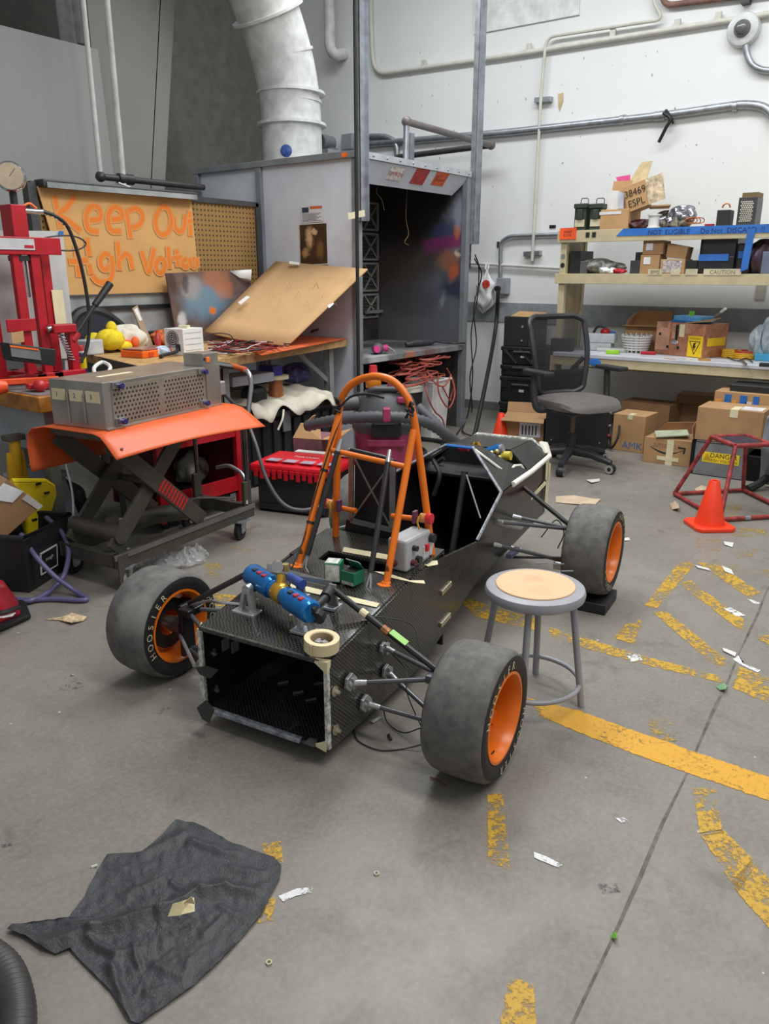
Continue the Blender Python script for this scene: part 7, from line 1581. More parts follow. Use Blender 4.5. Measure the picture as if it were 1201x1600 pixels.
sack('anti_static_bags', 'crinkled silver anti-static bags on the top shelf', (0, 0), (.12, .16, .15), mat('silver_foil', (150, 150, 156), .2, .85, var=.5, vs=18), seed=51, cat='bags'); o = bpy.data.objects[-1] if False else None
def sackat(name, label, p, s, m, seed, cat):
    r_ = random.Random(seed); off = [r_.uniform(0, 6) for _ in range(6)]
    def f(u, v):
        a = u * 2 * math.pi; e = math.sin(v * math.pi) ** .6; k = 1 + .16 * math.sin(3 * a + off[0] + v * 5) + .13 * math.sin(7 * a + off[1] - v * 8) + .08 * math.sin(13 * a + off[2] + v * 9)
        return p + V(s[0] * math.cos(a) * e * k, s[1] * math.sin(a) * e * k, s[2] * (.5 - .5 * math.cos(v * math.pi)) * (1 + .15 * math.sin(2 * a + off[3])))
    return one(MB().grid(f, 40, 18), name, m, label, cat, smooth=True)
def on(x, y, z, X): p = WX(x, y, X); return V(X, p.y, z)
for o in [o for o in bpy.data.objects if o.name.startswith('anti_static')]: bpy.data.objects.remove(o)
m_foil = mat('silver_foil', (150, 150, 156), .2, .85, var=.5, vs=18)
sackat('anti_static_bag', 'crinkled dark silver bag under the tilted carton on the top shelf', on(1040, 345, Z3, XS + .16), (.1, .09, .13), m_foil, 51, 'bag'); sackat('anti_static_bag', 'crinkled silver bag at the right of the pile on the top shelf', on(1064, 345, Z3, XS + .14), (.1, .11, .16), m_foil, 55, 'bag')
t = thing('cable_spool', on(1024, 345, Z3, XS + .1), 'white spool of wire under the tilted carton', 'spool')
MB(TZ(on(1022, 345, Z3, XS + .08))).lathe([(0, 0), (.06, 0), (.06, .012), (.05, .014), (.05, .1), (.06, .102), (.06, .114), (0, .114)], n=20).build('spool', m_white, t, smooth=True)
sackat('red_cable_heap', 'dark red cable heap below the tilted carton on the top shelf', on(1000, 345, Z3, XS + .1), (.08, .12, .07), mat('cable_maroon', (70, 30, 34), .5, var=.6, vs=30), 58, 'cables')
one(MB().slab([on(1014, 0, WX(1020, 322, XS).z, XS + .05) if False else WX(1012, 322, XS + .05), WX(1048, 320, XS + .05), WX(1045, 325, XS + .25), WX(1015, 326, XS + .25)], .01), 'cardboard_tray', m_card, 'flat cardboard piece lying over the silver bags', 'cardboard')
rnd = random.Random(3); t = thing('copper_wire', on(1085, 345, Z3, XS + .08), 'loose copper wire curls on the top shelf', 'wire')
for k in range(3): c = on(1080 + 5 * k, 345, Z3 + .02, XS + .05); MB().tube(smoothpath([c + V(rnd.uniform(-.03, .03), .05 * math.cos(a * 1.3), .02 + .025 * math.sin(a * 1.3) + .01) for a in range(7)], 4), .004, 5).build('curl', mat('copper_bright', (196, 120, 84), .35, .6), t, smooth=True)
t, y0, y1, zt = shelfbox('transformer', 'small black cube transformer with copper loop on the top shelf', 'transformer', 1118, 1138, 328, Z3, XS + .03, .14, m_blk); c = V(XS + .1, (y0 + y1) / 2, zt); MB().tube([c + V(0, .03 * math.cos(a), .02 + .035 * math.sin(a)) for a in [k * math.pi / 8 for k in range(9)]], .007, 6).build('copper_loop', mat('copper_bright', (196, 120, 84), .35, .6), t, smooth=True); MB().box((XS + .0, y1 + .04, Z3 + .008), (.04, .07, .014)).build('red_lead', m_red, t)
t, y0, y1, zt = shelfbox('vented_case', 'grey metal power supply case with hexagon vent holes on the top shelf', 'power supply', 1152, 1181, 308, Z3, XS + .02, .2, mat('vent_case_grey', (72, 72, 74), .4, .4))
b = MB(); 
for j in range(11):
    for i in range(6):
        y = y1 - .025 - (i + .5 * (j % 2)) * (y1 - y0 - .04) / 6.5; z_ = Z3 + .03 + j * (zt - Z3 - .05) / 11; b.add([(XS + .018, y + .007 * math.cos(a), z_ + .006 * math.sin(a)) for a in [k * math.pi / 3 for k in range(6)]], [tuple(range(6))])
o = b.build('vent_holes', mat('vent_light', (206, 200, 180), .6), t); o['kind'] = 'stuff'
MB().bb(XS + .03, XS + .2, y0, y1 - .02, zt, zt + .035).build('top_board', mat('board_brown', (120, 96, 60), .6), t)
# middle shelf
m_dg = mat('dark_grey_plastic', (56, 56, 60), .5)
shelfbox('parts_bin', 'tall black parts bin at the left end of the middle shelf', 'bin', 890, 906, 392, Z2, XS + .03, .3, m_blk); shelfbox('parts_bin', 'short grey parts bin beside the black one on the middle shelf', 'bin', 905, 916, 408, Z2, XS + .01, .2, mat('bin_grey', (92, 92, 92), .5))
sackat('grey_hardware', 'heap of grey metal brackets on the middle shelf', on(937, 418, Z2, XS + .12), (.1, .2, .12), mat('hardware_grey', (126, 126, 122), .4, .3, var=.5, vs=20), 61, 'hardware'); sackat('white_container', 'white plastic wrap on the middle shelf in front of the brackets', on(950, 418, Z2, XS + .05), (.05, .09, .05), m_white, 63, 'wrap'); sackat('red_clip', 'small red clamp lying on the middle shelf', on(967, 418, Z2, XS + .05), (.04, .06, .04), m_red, 65, 'clamp')
t, y0, y1, zt = shelfbox('device', 'dark grey boxed device left of the cartons on the middle shelf', 'device', 983, 1000, 407, Z2, XS + .03, .15, m_dg); MB().bb(XS + .06, XS + .2, y0 + .01, y1 - .03, zt, zt + .07).build('black_block', m_blk, t)
for x0, x1, yt, zb, lab, k in ((999, 1029, 398, Z2, 'lower of two stacked cartons on the middle shelf', 0), (1003, 1035, 376, None, 'upper of two stacked cartons on the middle shelf', 1)):
    zb = zb if zb else WX(1014, 398, XS + .02).z + .002
    t, y0, y1, zt = shelfbox('carton', lab, 'box', x0, x1, yt, zb, XS + .02, .2, bx(k)); MB().box((XS + .018, y1 - .06, zt - .05), (.002, .06, .06)).build('label', m_white, t)
zb = WX(1050, 405, XS + .02).z
t, y0, y1, zt = shelfbox('carton', 'low carton with red and grey label on the middle shelf', 'box', 1030, 1068, 405, Z2, XS + .02, .22, bx(2)); MB().box((XS + .018, (y0 + y1) / 2, (Z2 + zt) / 2), (.002, .16, zt - Z2 - .02)).build('label', mat('label_grey_print', (180, 170, 170), .5, var=.4, vs=60), t)
t = thing('carton', WX(1055, 400, XS + .04), 'slanted carton flap leaning above the low labelled carton', 'box'); P = [WX(1043, 380, XS + .05), WX(1075, 386, XS + .05), WX(1070, 405, XS + .05), WX(1040, 402, XS + .05)]; vv = P + [p + V(.16, 0, 0) for p in P]; MB().add(vv, [(0, 1, 2, 3), (7, 6, 5, 4), (0, 4, 5, 1), (1, 5, 6, 2), (2, 6, 7, 3), (3, 7, 4, 0)]).build('body', bx(2), t, bevel=.003)
t, y0, y1, zt = shelfbox('hard_case', 'big black hard case with a blue tape label on the middle shelf', 'case', 1092, 1150, 368, Z2, XS + .04, .42, mat('case_black_sheen', (40, 40, 44), .35), bevel=.03)
MB().bb(XS + .03, XS + .05, y0 + .005, y1 - .005, Z2 + .03, Z2 + .14).build('front_lip', mat('case_black_sheen', (40, 40, 44), .35), t, bevel=.008); MB().box((XS + .027, (y0 + y1) / 2 + .02, Z2 + .13), (.008, .24, .055)).build('blue_label', mb_, t); MB().box((XS + .047, y0 - .05, Z2 + .15), (.008, .06, .055)).build('blue_label', mb_, t); MB().bb(XS + .05, XS + .4, y1, y1 + .14, Z2, Z2 + .11).build('side_tray', m_blk, t, bevel=.006); MB().bb(XS + .05, XS + .4, y0 - .12, y0, Z2, Z2 + .24).build('side_wing', m_blk, t, bevel=.02)
sackat('purple_bag', 'dark purple bag at the right end of the middle shelf', on(1188, 418, Z2, XS + .15), (.14, .12, .24), mat('purple_bag', (86, 66, 78), .6), 71, 'bag'); shelfbox('parts_bin', 'small slate blue bin at the right end of the middle shelf', 'bin', 1189, 1215, 393, Z2, XS - .0, .1, mat('slate_blue', (110, 120, 140), .5))
# work top
def wt(x, y):
    p = G(x, y, Z1); return p if p.x < 7.45 else V(7.45, WX(x, y, 7.45).y, Z1)
t = thing('copper_box', wt(1080, 555), 'copper-taped box with a yellow high voltage warning sign on the work top', 'box')
p0, p1 = wt(1021, 552), wt(1096, 560); p2 = wt(1130, 545); an_ = math.degrees(math.atan2((p1 - p0).y, (p1 - p0).x)); M = TZ(p0, an_); w = (p1 - p0).length; d = .32; h = .29
m_cu = mat('copper_foil', (192, 132, 100), .32, .35, var=.2, vs=16); MB(M).bb(0, w, 0, d, 0, h).build('body', m_cu, t, bevel=.004)
for tr in ((.02, .04, .3, .35), (.35, .15, .42, .28), (.5, .2, .75, .29), (.1, .24, .25, .29)): MB(M).bb(w * tr[0], w * tr[2], -.003, 0, tr[1], min(h, tr[3])).build('foil_patch', mat('copper_foil_light', (222, 170, 144), .3, .4, var=.2), t)
for x_, z_ in ((.1, .17), (.28, .06), (.5, .06)): MB(M).bb(w * x_ - .012, w * x_ + .012, -.004, 0, z_, z_ + .025).build('cut_hole', m_dk, t)
MB(M).bb(w * .42, w * .47, -.004, 0, .14, .27).build('cut_slot', m_dk, t); MB(M).ball((w * .42, -.005, .12), (.04, .006, .02), 12, 6).build('foil_dent', m_alu, t); MB(M).bb(w * .5, w * .6, -.005, 0, .17, .28).build('tape', m_tape, t)
sg = MB(M).bb(w * .70, w * .985, -.006, -.001, .005, .185).build('warning_sign', mat('sign_yellow', (242, 200, 30), .5), t)
f = front(M, w * .84, .09, .008)
b = MB(f)
for a0, a1 in (((-.055, .05), (.055, .05)), ((.055, .05), (0, -.06)), ((0, -.06), (-.055, .05))): b.bar((a0[0], a0[1], 0), (a1[0], a1[1], 0), .005, .002)
b.build('triangle_outline', m_dk, sg); MB(f).prism([(-.012, .035), (.012, .04), (.0, .008), (.014, .012), (-.012, -.035), (-.004, -.004), (-.018, -.008)], .002).build('lightning_mark', m_dk, sg)
MB(front(M, w * .84, .165, .008)).text('WARNING', .026, Matrix.Identity(4)).build('sign_lettering', mat('sign_ink', (110, 90, 20), .6), sg)
MB(M).bb(w, w + .004, .05, d - .03, .1, .17).build('warning_strip', mat('sign_yellow', (242, 200, 30), .5), t)
q = M @ V(w * .45, d * .5, h)
t2 = thing('blue_case', q, 'pale blue plastic case lying on the copper-taped box', 'case'); MB(M).bb(w * .25, w * .8, .06, .26, h + .002, h + .06).build('body', mat('case_blue', (90, 160, 214), .4), t2, bevel=.008); MB(M).bb(w * .23, w * .82, .05, .06, h + .002, h + .02).build('lip', mat('case_blue_dark', (56, 110, 180), .4), t2); MB(M).bb(w * .5, w * .55, .1, .14, h + .06, h + .10).build('green_clip', mat('clip_green', (120, 206, 60), .5), t2)
one(MB(M).add([Vector(p) for p in ((w * .6, .0, h + .003), (w + .05, .02, h + .03), (w + .0, .2, h + .05), (w * .7, .2, h + .01))], [(0, 1, 2, 3)]), 'cardboard_piece', m_card2, 'small cardboard flap on the right of the copper-taped box', 'cardboard', solid=.006)
t = thing('marker_pen', M @ V(w + .05, .1, h + .05), 'white marker pen resting on the copper-taped box', 'pen'); MB(M).tube([(w + .0, .1, h + .06), (w + .12, .04, h + .12)], .008, 8).build('barrel', m_grey, t, smooth=True); MB(M).tube([(w + .1, .05, h + .11), (w + .16, .02, h + .14)], .012, 8).build('cap', m_white, t, smooth=True)
t, y0, y1, zt = shelfbox('carton', 'open cardboard box with raised flaps behind the white basket', 'box', 975, 1037, 512, Z1, 7.62, .14, bx(2))
for pts in ([(7.62, y1, zt), (7.62, y0, zt), (7.55, y0 - .02, zt + .02), (7.55, y1 + .01, zt + .02)], [(7.76, y1, zt), (7.76, y0, zt), (7.79, y0, zt + .15), (7.79, y1 - .05, zt + .15)], [(7.62, y1, zt), (7.76, y1, zt), (7.78, y1 - .05, zt + .14), (7.64, y1 - .02, zt + .08)]): MB().add([Vector(p) for p in pts], [(0, 1, 2, 3)]).build('flap', bx(0), t, solid=.006)
t = thing('wire_basket', wt(993, 547), 'white ribbed plastic basket on the work top', 'basket'); c = wt(993, 543)
for k in range(6): MB(TZ(c)).lathe([(.1 + .006 * k, .02 + .024 * k), (.115 + .006 * k, .02 + .024 * k), (.115 + .006 * k, .034 + .024 * k), (.1 + .006 * k, .034 + .024 * k)], n=24).build('hoop', m_white, t)
for k in range(16): a = k * math.pi / 8; MB(TZ(c)).bar((.1 * math.cos(a), .1 * math.sin(a), 0), (.135 * math.cos(a), .135 * math.sin(a), .165), .012, .006).build('rib', m_white, t)
for nm, lab, x, y, w_, d_, h_, m_, cat in (('clear_bin', 'lower clear plastic bin of cable ties on the work top', 935, 546, .26, .18, .07, mat('clear_bin_haze', (206, 212, 216), .3), 'bin'), ('label_maker', 'lime green block on the front of the work top', 957, 553, .12, .05, .035, mat('lime_green', (150, 206, 50), .5), 'block'), ('yellow_tape_tray', 'yellow and black tool tray on the work top', 985, 545, .25, .06, .025, mat('tray_yellow', (222, 214, 40), .5, var=.4, vs=40), 'tray'), ('red_pliers', 'red handled pliers on the work top by the copper box', 1012, 554, .13, .04, .03, m_red, 'pliers'), ('tool_holder', 'black molded tool holder behind the chair mesh', 878, 548, .2, .14, .12, m_blk, 'holder'), ('white_pad', 'white foam board on the work top beside the basket', 960, 541, .3, .2, .03, m_white, 'board'), ('blue_box', 'small bright blue box at the right of the work top', 1190, 563, .12, .12, .06, mat('sky_blue', (70, 170, 214), .5), 'box'), ('black_gadget', 'black plug adapter at the right front of the work top', 1196, 573, .1, .05, .03, m_blk, 'adapter'), ('wall_switch', 'small black box on the far edge of the work top', 1148, 541, .08, .05, .05, m_blk, 'box')):
    sbox(nm, lab, cat, TZ(wt(x, y), -80), w_, d_, h_, m_, bevel=.006)
t = thing('clear_bin', wt(938, 540) + V(.02, 0, .072), 'upper clear bin with red and blue tools on the work top', 'bin'); M = TZ(wt(938, 543) + V(.0, 0, .0715), -80); MB(M).bb(-.14, .14, -.08, .08, 0, .09).build('walls', mat('clear_bin_haze', (206, 212, 216), .3), t, bevel=.01); MB(M).ball((.04, -.03, .1), (.05, .04, .04), 10, 6).build('red_tool', m_red, t, smooth=True); MB(M).tube(smoothpath([(-.08, 0, .09), (-.04, 0, .15), (.03, 0, .14), (.06, 0, .09)]), .012, 8).build('black_tool', m_blk, t, smooth=True); MB(M).ball((.09, .0, .09), (.05, .04, .02), 10, 6).build('blue_tool', mb_, t, smooth=True)
for x, y, s_, c_, lab in ((1143, 547, (.07, .09, .06), (226, 176, 40), 'yellow coil of wire on the work top, left of two'), (1165, 550, (.08, .12, .07), (222, 160, 36), 'yellow and red coil of wire on the work top, right of two')):
    t = thing('wire_coil', wt(x, y), lab, 'coil'); c = wt(x, y)
    for k in range(4): MB(TZ(c)).tube([(s_[1] * .8 * math.cos(a), s_[1] * .8 * math.sin(a), .012 + .016 * k) for a in [j * math.pi / 10 for j in range(20)]], .011, 6, closed=True).build('turn', mat('coil_%d' % (k == 3 and x == 1165), (190, 70, 50) if (k == 3 and x == 1165) else c_, .5), t, smooth=True)
for x, y, s_, sd, lab in ((1186, 548, (.09, .09, .26), 81, 'clear plastic bag standing on the work top, left of two'), (1204, 545, (.1, .1, .34), 83, 'tall cloudy plastic bag at the right edge of the work top')): sackat('plastic_bag', lab, wt(x, y), s_, mat('cloudy_film', (176, 190, 196), .3, var=.15, vs=20), sd, 'bag')
for pts, lab in (([(1035, 565), (1055, 558), (1075, 566), (1060, 570)], 'a'),): pass
one(MB().tube(smoothpath([wt(1136, 560) + V(0, 0, .012), wt(1150, 566) + V(0, 0, .012), wt(1165, 562) + V(0, 0, .012), wt(1175, 568) + V(0, 0, .012)]), .005, 6), 'thin_cable', m_dk, 'thin dark cable on the work top below the yellow coils', 'cable', smooth=True)
one(MB().tube(smoothpath([wt(1165, 571) + V(0, 0, .01), wt(1158, 566) + V(0, 0, .014), wt(1152, 565) + V(0, 0, .01)]), .01, 6), 'grey_pliers', m_steel, 'grey pliers at the front of the work top', 'pliers', smooth=True)
# ================================================================== LEFT FRONT: tote, bag, tarp, hose
tc = G(46, 926); TM2 = TZ(tc, 27)
t = thing('open_tote', tc, 'open black tote filled with junk at the left edge', 'tote')
MB(TM2).add([(0, 0, 0), (.32, 0, 0), (.32, .46, 0), (0, .46, 0), (-.03, -.03, .30), (.36, -.03, .30), (.36, .5, .30), (-.03, .5, .30)], [(0, 3, 2, 1), (0, 1, 5, 4), (1, 2, 6, 5), (2, 3, 7, 6), (3, 0, 4, 7)]).build('tub', m_bin, t, solid=.012, bevel=.006)
MB(TM2).tube([(-.035, -.035, .3), (.365, -.035, .3), (.365, .505, .3), (-.035, .505, .3)], .016, 8, closed=True).build('rim', m_bin, t, smooth=True)
f = TM2 @ FR(V(.16, -.022, .12), (0, -1, -.1)); MB(f).bb(-.07, .07, -.055, .055, -.002, .003).build('label', m_blk, t, bevel=.002)
for bb_ in ((-.075, .075, -.06, -.053), (-.075, .075, .053, .06), (-.075, -.068, -.06, .06), (.068, .075, -.06, .06)): MB(f).bb(bb_[0], bb_[1], bb_[2], bb_[3], -.002, .004).build('label_border', m_white, t)
MB(f).text('tough', .03, Matrix.Translation((0, .01, .005))).build('label_lettering', m_white, t)
t = thing('parcel_box', G(20, 830, .3), 'tilted cardboard parcel with shiny tape resting in the open tote', 'box')
yq = tc.y + .12
P = [WY(-40, 800, yq), WY(0, 868 - 15, yq), WY(65, 792, yq), WY(22, 748, yq)]; bk_ = V(.12, .26, .06)
P = [WY(-45, 812, yq), WY(2, 846, yq), WY(66, 790, yq), WY(10, 748, yq)]
vv = [p - V(0, .0, 0) for p in P] + [p + V(-.02, .22, .05) for p in P]
MB().add(vv, [(0, 1, 2, 3), (7, 6, 5, 4), (0, 4, 5, 1), (1, 5, 6, 2), (2, 6, 7, 3), (3, 7, 4, 0)]).build('body', bx(3), t, bevel=.004)
o_ = V(0, -.006, 0)
MB().add([P[3].lerp(P[2], .55) + o_, P[2] + o_, P[2].lerp(P[1], .12) + o_, P[3].lerp(P[2], .55).lerp(P[0].lerp(P[1], .55), .14) + o_], [(0, 1, 2, 3)]).build('shiny_tape', mat('clear_tape_shine', (206, 200, 196), .15), t, solid=.002)
MB().add([P[3].lerp(P[0], .1) + o_, P[3].lerp(P[2], .45) + o_, P[3].lerp(P[2], .45).lerp(P[0].lerp(P[1], .45), .3) + o_, P[3].lerp(P[0], .5) + o_], [(0, 1, 2, 3)]).build('shipping_label', mat('label_paper', (226, 226, 230), .5), t, solid=.002)
t = thing('yellow_tray', WY(70, 800, tc.y + .25), 'yellow plastic tool tray standing upright in the open tote', 'tray')
yq = tc.y + .3; m_yt = mat('yellow_plastic', (230, 206, 30), .4, var=.06)
out_ = [WY(x, y, yq) for x, y in ((18, 752), (70, 752), (82, 760), (84, 772), (70, 818), (62, 833), (40, 835))]
MB().slab(out_, .03).build('tray_panel', m_yt, t, bevel=.008)
MB().tube(out_, .016, 8).build('rim', m_yt, t, smooth=True)
for x, y in ((60, 756), (73, 770), (62, 800), (54, 812)): MB().box(WY(x, y, yq - .017), (.03, .006, .012)).build('slot', m_dk, t)
m_tub = mat('purple_tubing', (104, 98, 140), .3, var=.1)
t = thing('purple_tubing', G(100, 930), 'translucent purple tubing looping out of the open tote onto the floor', 'tubing')
MB().tube(smoothpath([WY(33, 835, tc.y + .1), WY(55, 868, tc.y - .05), WY(85, 900, tc.y - .15), G(115, 922, .03), G(135, 935, .014), G(125, 938, .014), G(80, 936, .014), G(40, 938, .014), G(15, 932, .014), G(0, 905, .05)], 8), .0125, 10).build('tube', m_tub, t, smooth=True)
MB().tube(smoothpath([WY(72, 808, tc.y + .22), WY(95, 830, tc.y + .1), WY(107, 860, tc.y), WY(100, 898, tc.y - .1), G(80, 922, .03), G(50, 938, .02), G(25, 940, .02), G(0, 946, .02)], 8), .0125, 10).build('tube', m_tub, t, smooth=True)
t = thing('tool_bag', G(10, 970), 'red and black tool bag on the floor at the left edge', 'bag')
p = [G(48, 968, .0), G(-60, 1010, 0)]
vv = [G(49, 968, .0), G(44, 978, 0), G(-50, 1012, 0), G(-50, 960, 0), G(30, 935, .07), G(28, 945, .07), G(-50, 985, .07)]
bm_ = MB(); bm_.add([G(50, 966, .0), G(-60, 1016, 0), G(-60, 930, 0), G(40, 940, 0), G(48, 961, .03), G(-60, 1008, .035), G(-60, 926, .035), G(38, 936, .03)], [(0, 3, 2, 1), (4, 5, 6, 7), (0, 1, 5, 4), (1, 2, 6, 5), (2, 3, 7, 6), (3, 0, 4, 7)]).build('base', m_dk, t, bevel=.01)
MB().add([G(34, 962, .03), G(-60, 1000, .03), G(-60, 935, .03), G(30, 940, .03), G(8, 912, .19), G(-60, 930, .22), G(-60, 895, .2), G(4, 905, .19)], [(0, 3, 2, 1), (4, 5, 6, 7), (0, 1, 5, 4), (1, 2, 6, 5), (2, 3, 7, 6), (3, 0, 4, 7)]).build('body', mat('bag_red', (150, 24, 38), .5, var=.2, vs=18), t, bevel=.012)
MB().tube(smoothpath([G(-10, 960, .10), G(12, 955, .10), G(30, 948, .09)]), .01, 6).build('black_piping', m_dk, t, smooth=True)
for k in range(3): MB().tube([G(-5 + 4 * k, 965, .085), G(24 - 2 * k, 958 + 2 * k, .075)], .003, 5).build('white_stripe', m_white, t)
# yellow jack stand and blue-grey stool leg under the wooden bench
jb = V(G(25, 790).x + .15, 4.1, 0)
t = thing('jack_stand', jb, 'yellow jack stand under the wooden bench', 'jack stand'); q = WY(26, 720, 4.1); q2 = WY(20, 770, 4.1)
for s in (-1, 1):
    MB().slab([V(q.x - .05, 4.1, q.z + .05), V(q.x + .04, 4.1, q.z + .05), V(q.x + .04 + .06 * (s > 0), 4.1 + .1 * s, 0), V(q.x - .05 - .08 * (s < 0), 4.1 + .1 * s, 0)], .012).build('leg', mat('jack_yellow', (196, 152, 26), .45), t)
MB().cyl(V(q.x, 4.1, q.z - .1), V(q.x, 4.1, q.z + .12), .03, 14).build('ratchet_bar', mat('jack_yellow', (196, 152, 26), .45), t, smooth=True); MB().box(V(q.x, 4.1, q.z + .13), (.1, .07, .03)).build('saddle', m_steel_d, t); MB().tube([V(q.x + .04, 4.05, q.z - .02), V(q.x + .12, 4.0, q.z - .06)], .01, 8).build('lever', mat('jack_yellow', (196, 152, 26), .45), t)
t = thing('step_stool', V(WY(60, 800, 4.2).x, 4.2, 0), 'pale blue plastic step stool under the wooden bench', 'step stool'); q = WY(58, 745, 4.2)
for s in (-1, 1): MB().slab([V(q.x + .04 * s, 4.2, q.z), V(q.x + .1 * s, 4.2, q.z), V(q.x + .2 * s, 4.2, 0), V(q.x + .1 * s, 4.2, 0)], .25).build('leg', mat('stool_blue_grey', (150, 164, 180), .5), t, bevel=.01)
MB().box(V(q.x, 4.2, q.z + .015), (.26, .28, .03)).build('step', mat('stool_blue_grey', (150, 164, 180), .5), t, bevel=.01)
one(MB().tube(smoothpath([WY(103, 725, 3.72), WY(113, 770, 3.7), WY(115, 810, 3.68), G(117, 850, .02)]), .006, 6), 'white_cable', m_white, 'thin white cable hanging behind the lift table', 'cable', smooth=True)
sackat('junk_bag', 'dark bag of parts on the floor under the wooden bench', V(2.45, 4.45, 0), (.2, .2, .3), mat('dark_bag', (40, 40, 46), .6), 91, 'bag')

# corrugated hose
t = thing('vacuum_hose', G(20, 1570), 'black corrugated hose at the bottom left corner', 'hose')
pts = smoothpath([G(-60, 1470, .045), G(-15, 1495, .045), G(10, 1520, .045), G(24, 1560, .045), G(27, 1605, .045), G(22, 1680, .045)], 16)
MB().tube(pts, [.033 + .006 * (k % 3 == 0) + .003 * (k % 3 == 1) for k in range(len(pts))], 18).build('hose_body', mat('hose_grey_black', (62, 60, 58), .5, var=.1), t, smooth=True, angle=0)

# black fabric sheet
outl = [(275, 1284), (302, 1288), (335, 1304), (362, 1320), (400, 1333), (428, 1342), (440, 1356), (437, 1376), (424, 1400), (410, 1430), (385, 1460), (358, 1490), (330, 1518), (300, 1545), (262, 1572), (236, 1590), (218, 1604), (205, 1600), (190, 1576), (172, 1550), (143, 1521), (126, 1504), (110, 1486), (88, 1494), (68, 1487), (40, 1468), (12, 1458), (20, 1449), (60, 1443), (108, 1437), (120, 1420), (132, 1405), (150, 1368), (168, 1338), (195, 1336), (222, 1335), (245, 1315)]
P = []
for i in range(len(outl)):
    a, c = Vector(outl[i]), Vector(outl[(i + 1) % len(outl)])
    for k in range(6): P.append(a.lerp(c, k / 6))
cen = Vector((250, 1425)); NR = 44; b = MB()
CREASE = [((12, 1452), (67, 1483), .016, 9), ((67, 1483), (142, 1460), .022, 10), ((142, 1460), (250, 1432), .026, 11), ((250, 1432), (312, 1400), .028, 12), ((312, 1400), (350, 1390), .024, 10), ((350, 1390), (402, 1397), .016, 9),
          ((137, 1472), (183, 1496), .016, 7), ((183, 1496), (175, 1524), .014, 7), ((175, 1516), (200, 1592), .020, 8), ((183, 1496), (222, 1487), .010, 6), ((208, 1482), (217, 1516), .012, 6), ((242, 1512), (287, 1532), .012, 7), ((287, 1532), (300, 1500), .010, 7),
          ((221, 1340), (287, 1305), .012, 7), ((300, 1318), (371, 1340), .014, 7), ((165, 1357), (195, 1360), .008, 5), ((200, 1400), (250, 1380), .008, 7), ((320, 1465), (345, 1440), .009, 6), ((345, 1420), (385, 1440), .009, 6), ((270, 1385), (296, 1398), .012, 5), ((110, 1450), (170, 1440), .010, 6), ((230, 1555), (290, 1540), .009, 7), ((360, 1360), (410, 1368), .008, 6)]
def hgt(p, r):
    x, y = p; q = Vector((x, y)) + Vector((4 * mnoise.noise(V(x * .04, y * .04, 7)), 4 * mnoise.noise(V(x * .04, y * .04, 9))))
    z = .008 * abs(mnoise.noise(V(x * .015, y * .018, .5))) + .005 * abs(mnoise.noise(V(x * .045, y * .06, 2.0))) + .0025 * mnoise.noise(V(x * .1, y * .13, 4)) + .0012 * mnoise.noise(V(x * .25, y * .3, 6))
    for (A_, B_, h_, w_) in CREASE:
        A_, B_ = Vector(A_), Vector(B_); t_ = max(0, min(1, (q - A_).dot(B_ - A_) / (B_ - A_).length_squared)); d_ = (q - A_.lerp(B_, t_)).length
        if d_ < w_ * 2.2: z = max(z, z * .5 + h_ * max(0, 1 - d_ / (w_ * 1.9)) ** 1.4)
    return .003 + z * (1 - .6 * r ** 8) + .004 * (1 + mnoise.noise(V(x * .06, y * .06, 11))) * r ** 12
vv = [G(cen.x, cen.y, 0) + V(0, 0, hgt(cen, 0))]; n = len(P)
for j in range(1, NR + 1):
    r = j / NR
    for p in P: q = cen.lerp(p, r); vv.append(G(q.x, q.y, 0) + V(0, 0, hgt(q, r)))
ff = [(0, 1 + i, 1 + (i + 1) % n) for i in range(n)] + [(1 + (j - 1) * n + i, 1 + j * n + i, 1 + j * n + (i + 1) % n, 1 + (j - 1) * n + (i + 1) % n) for j in range(1, NR) for i in range(n)]
b.add(vv, ff)
w = NT('black_fabric'); wv_ = w.noise(160, 3, .6); big = w.noise(8, 4)
w.set(w.b.inputs['Base Color'], w.mix(w.math('MULTIPLY', w.math('GREATER_THAN', w.noise(300, 2).outputs['Fac'], .68), .6), w.mix(big.outputs['Fac'], lin((42, 42, 46)), lin((60, 60, 64))), lin((120, 120, 122))))
w.b.inputs['Roughness'].default_value = .55; w.bump(wv_.outputs['Fac'], .5, .004)
one(b, 'fabric_sheet', w.m, 'crumpled black fabric sheet lying on the floor in the foreground', 'fabric', smooth=True, angle=0)
t = thing('crumpled_tape', G(283, 1420, .03), 'crumpled piece of cream masking tape on the black fabric sheet', 'tape')
for px in ([(262, 1432, .03), (270, 1412, .055), (285, 1408, .06), (283, 1430, .035)], [(280, 1430, .035), (284, 1408, .06), (303, 1402, .05), (304, 1424, .03)], [(287, 1410, .055), (299, 1401, .075), (305, 1412, .05)]):
    MB().add([G(x, y, z) for x, y, z in px], [tuple(range(len(px)))]).build('tape_fold', mat('masking_tape_roll', (222, 206, 162), .6), t, solid=.002)
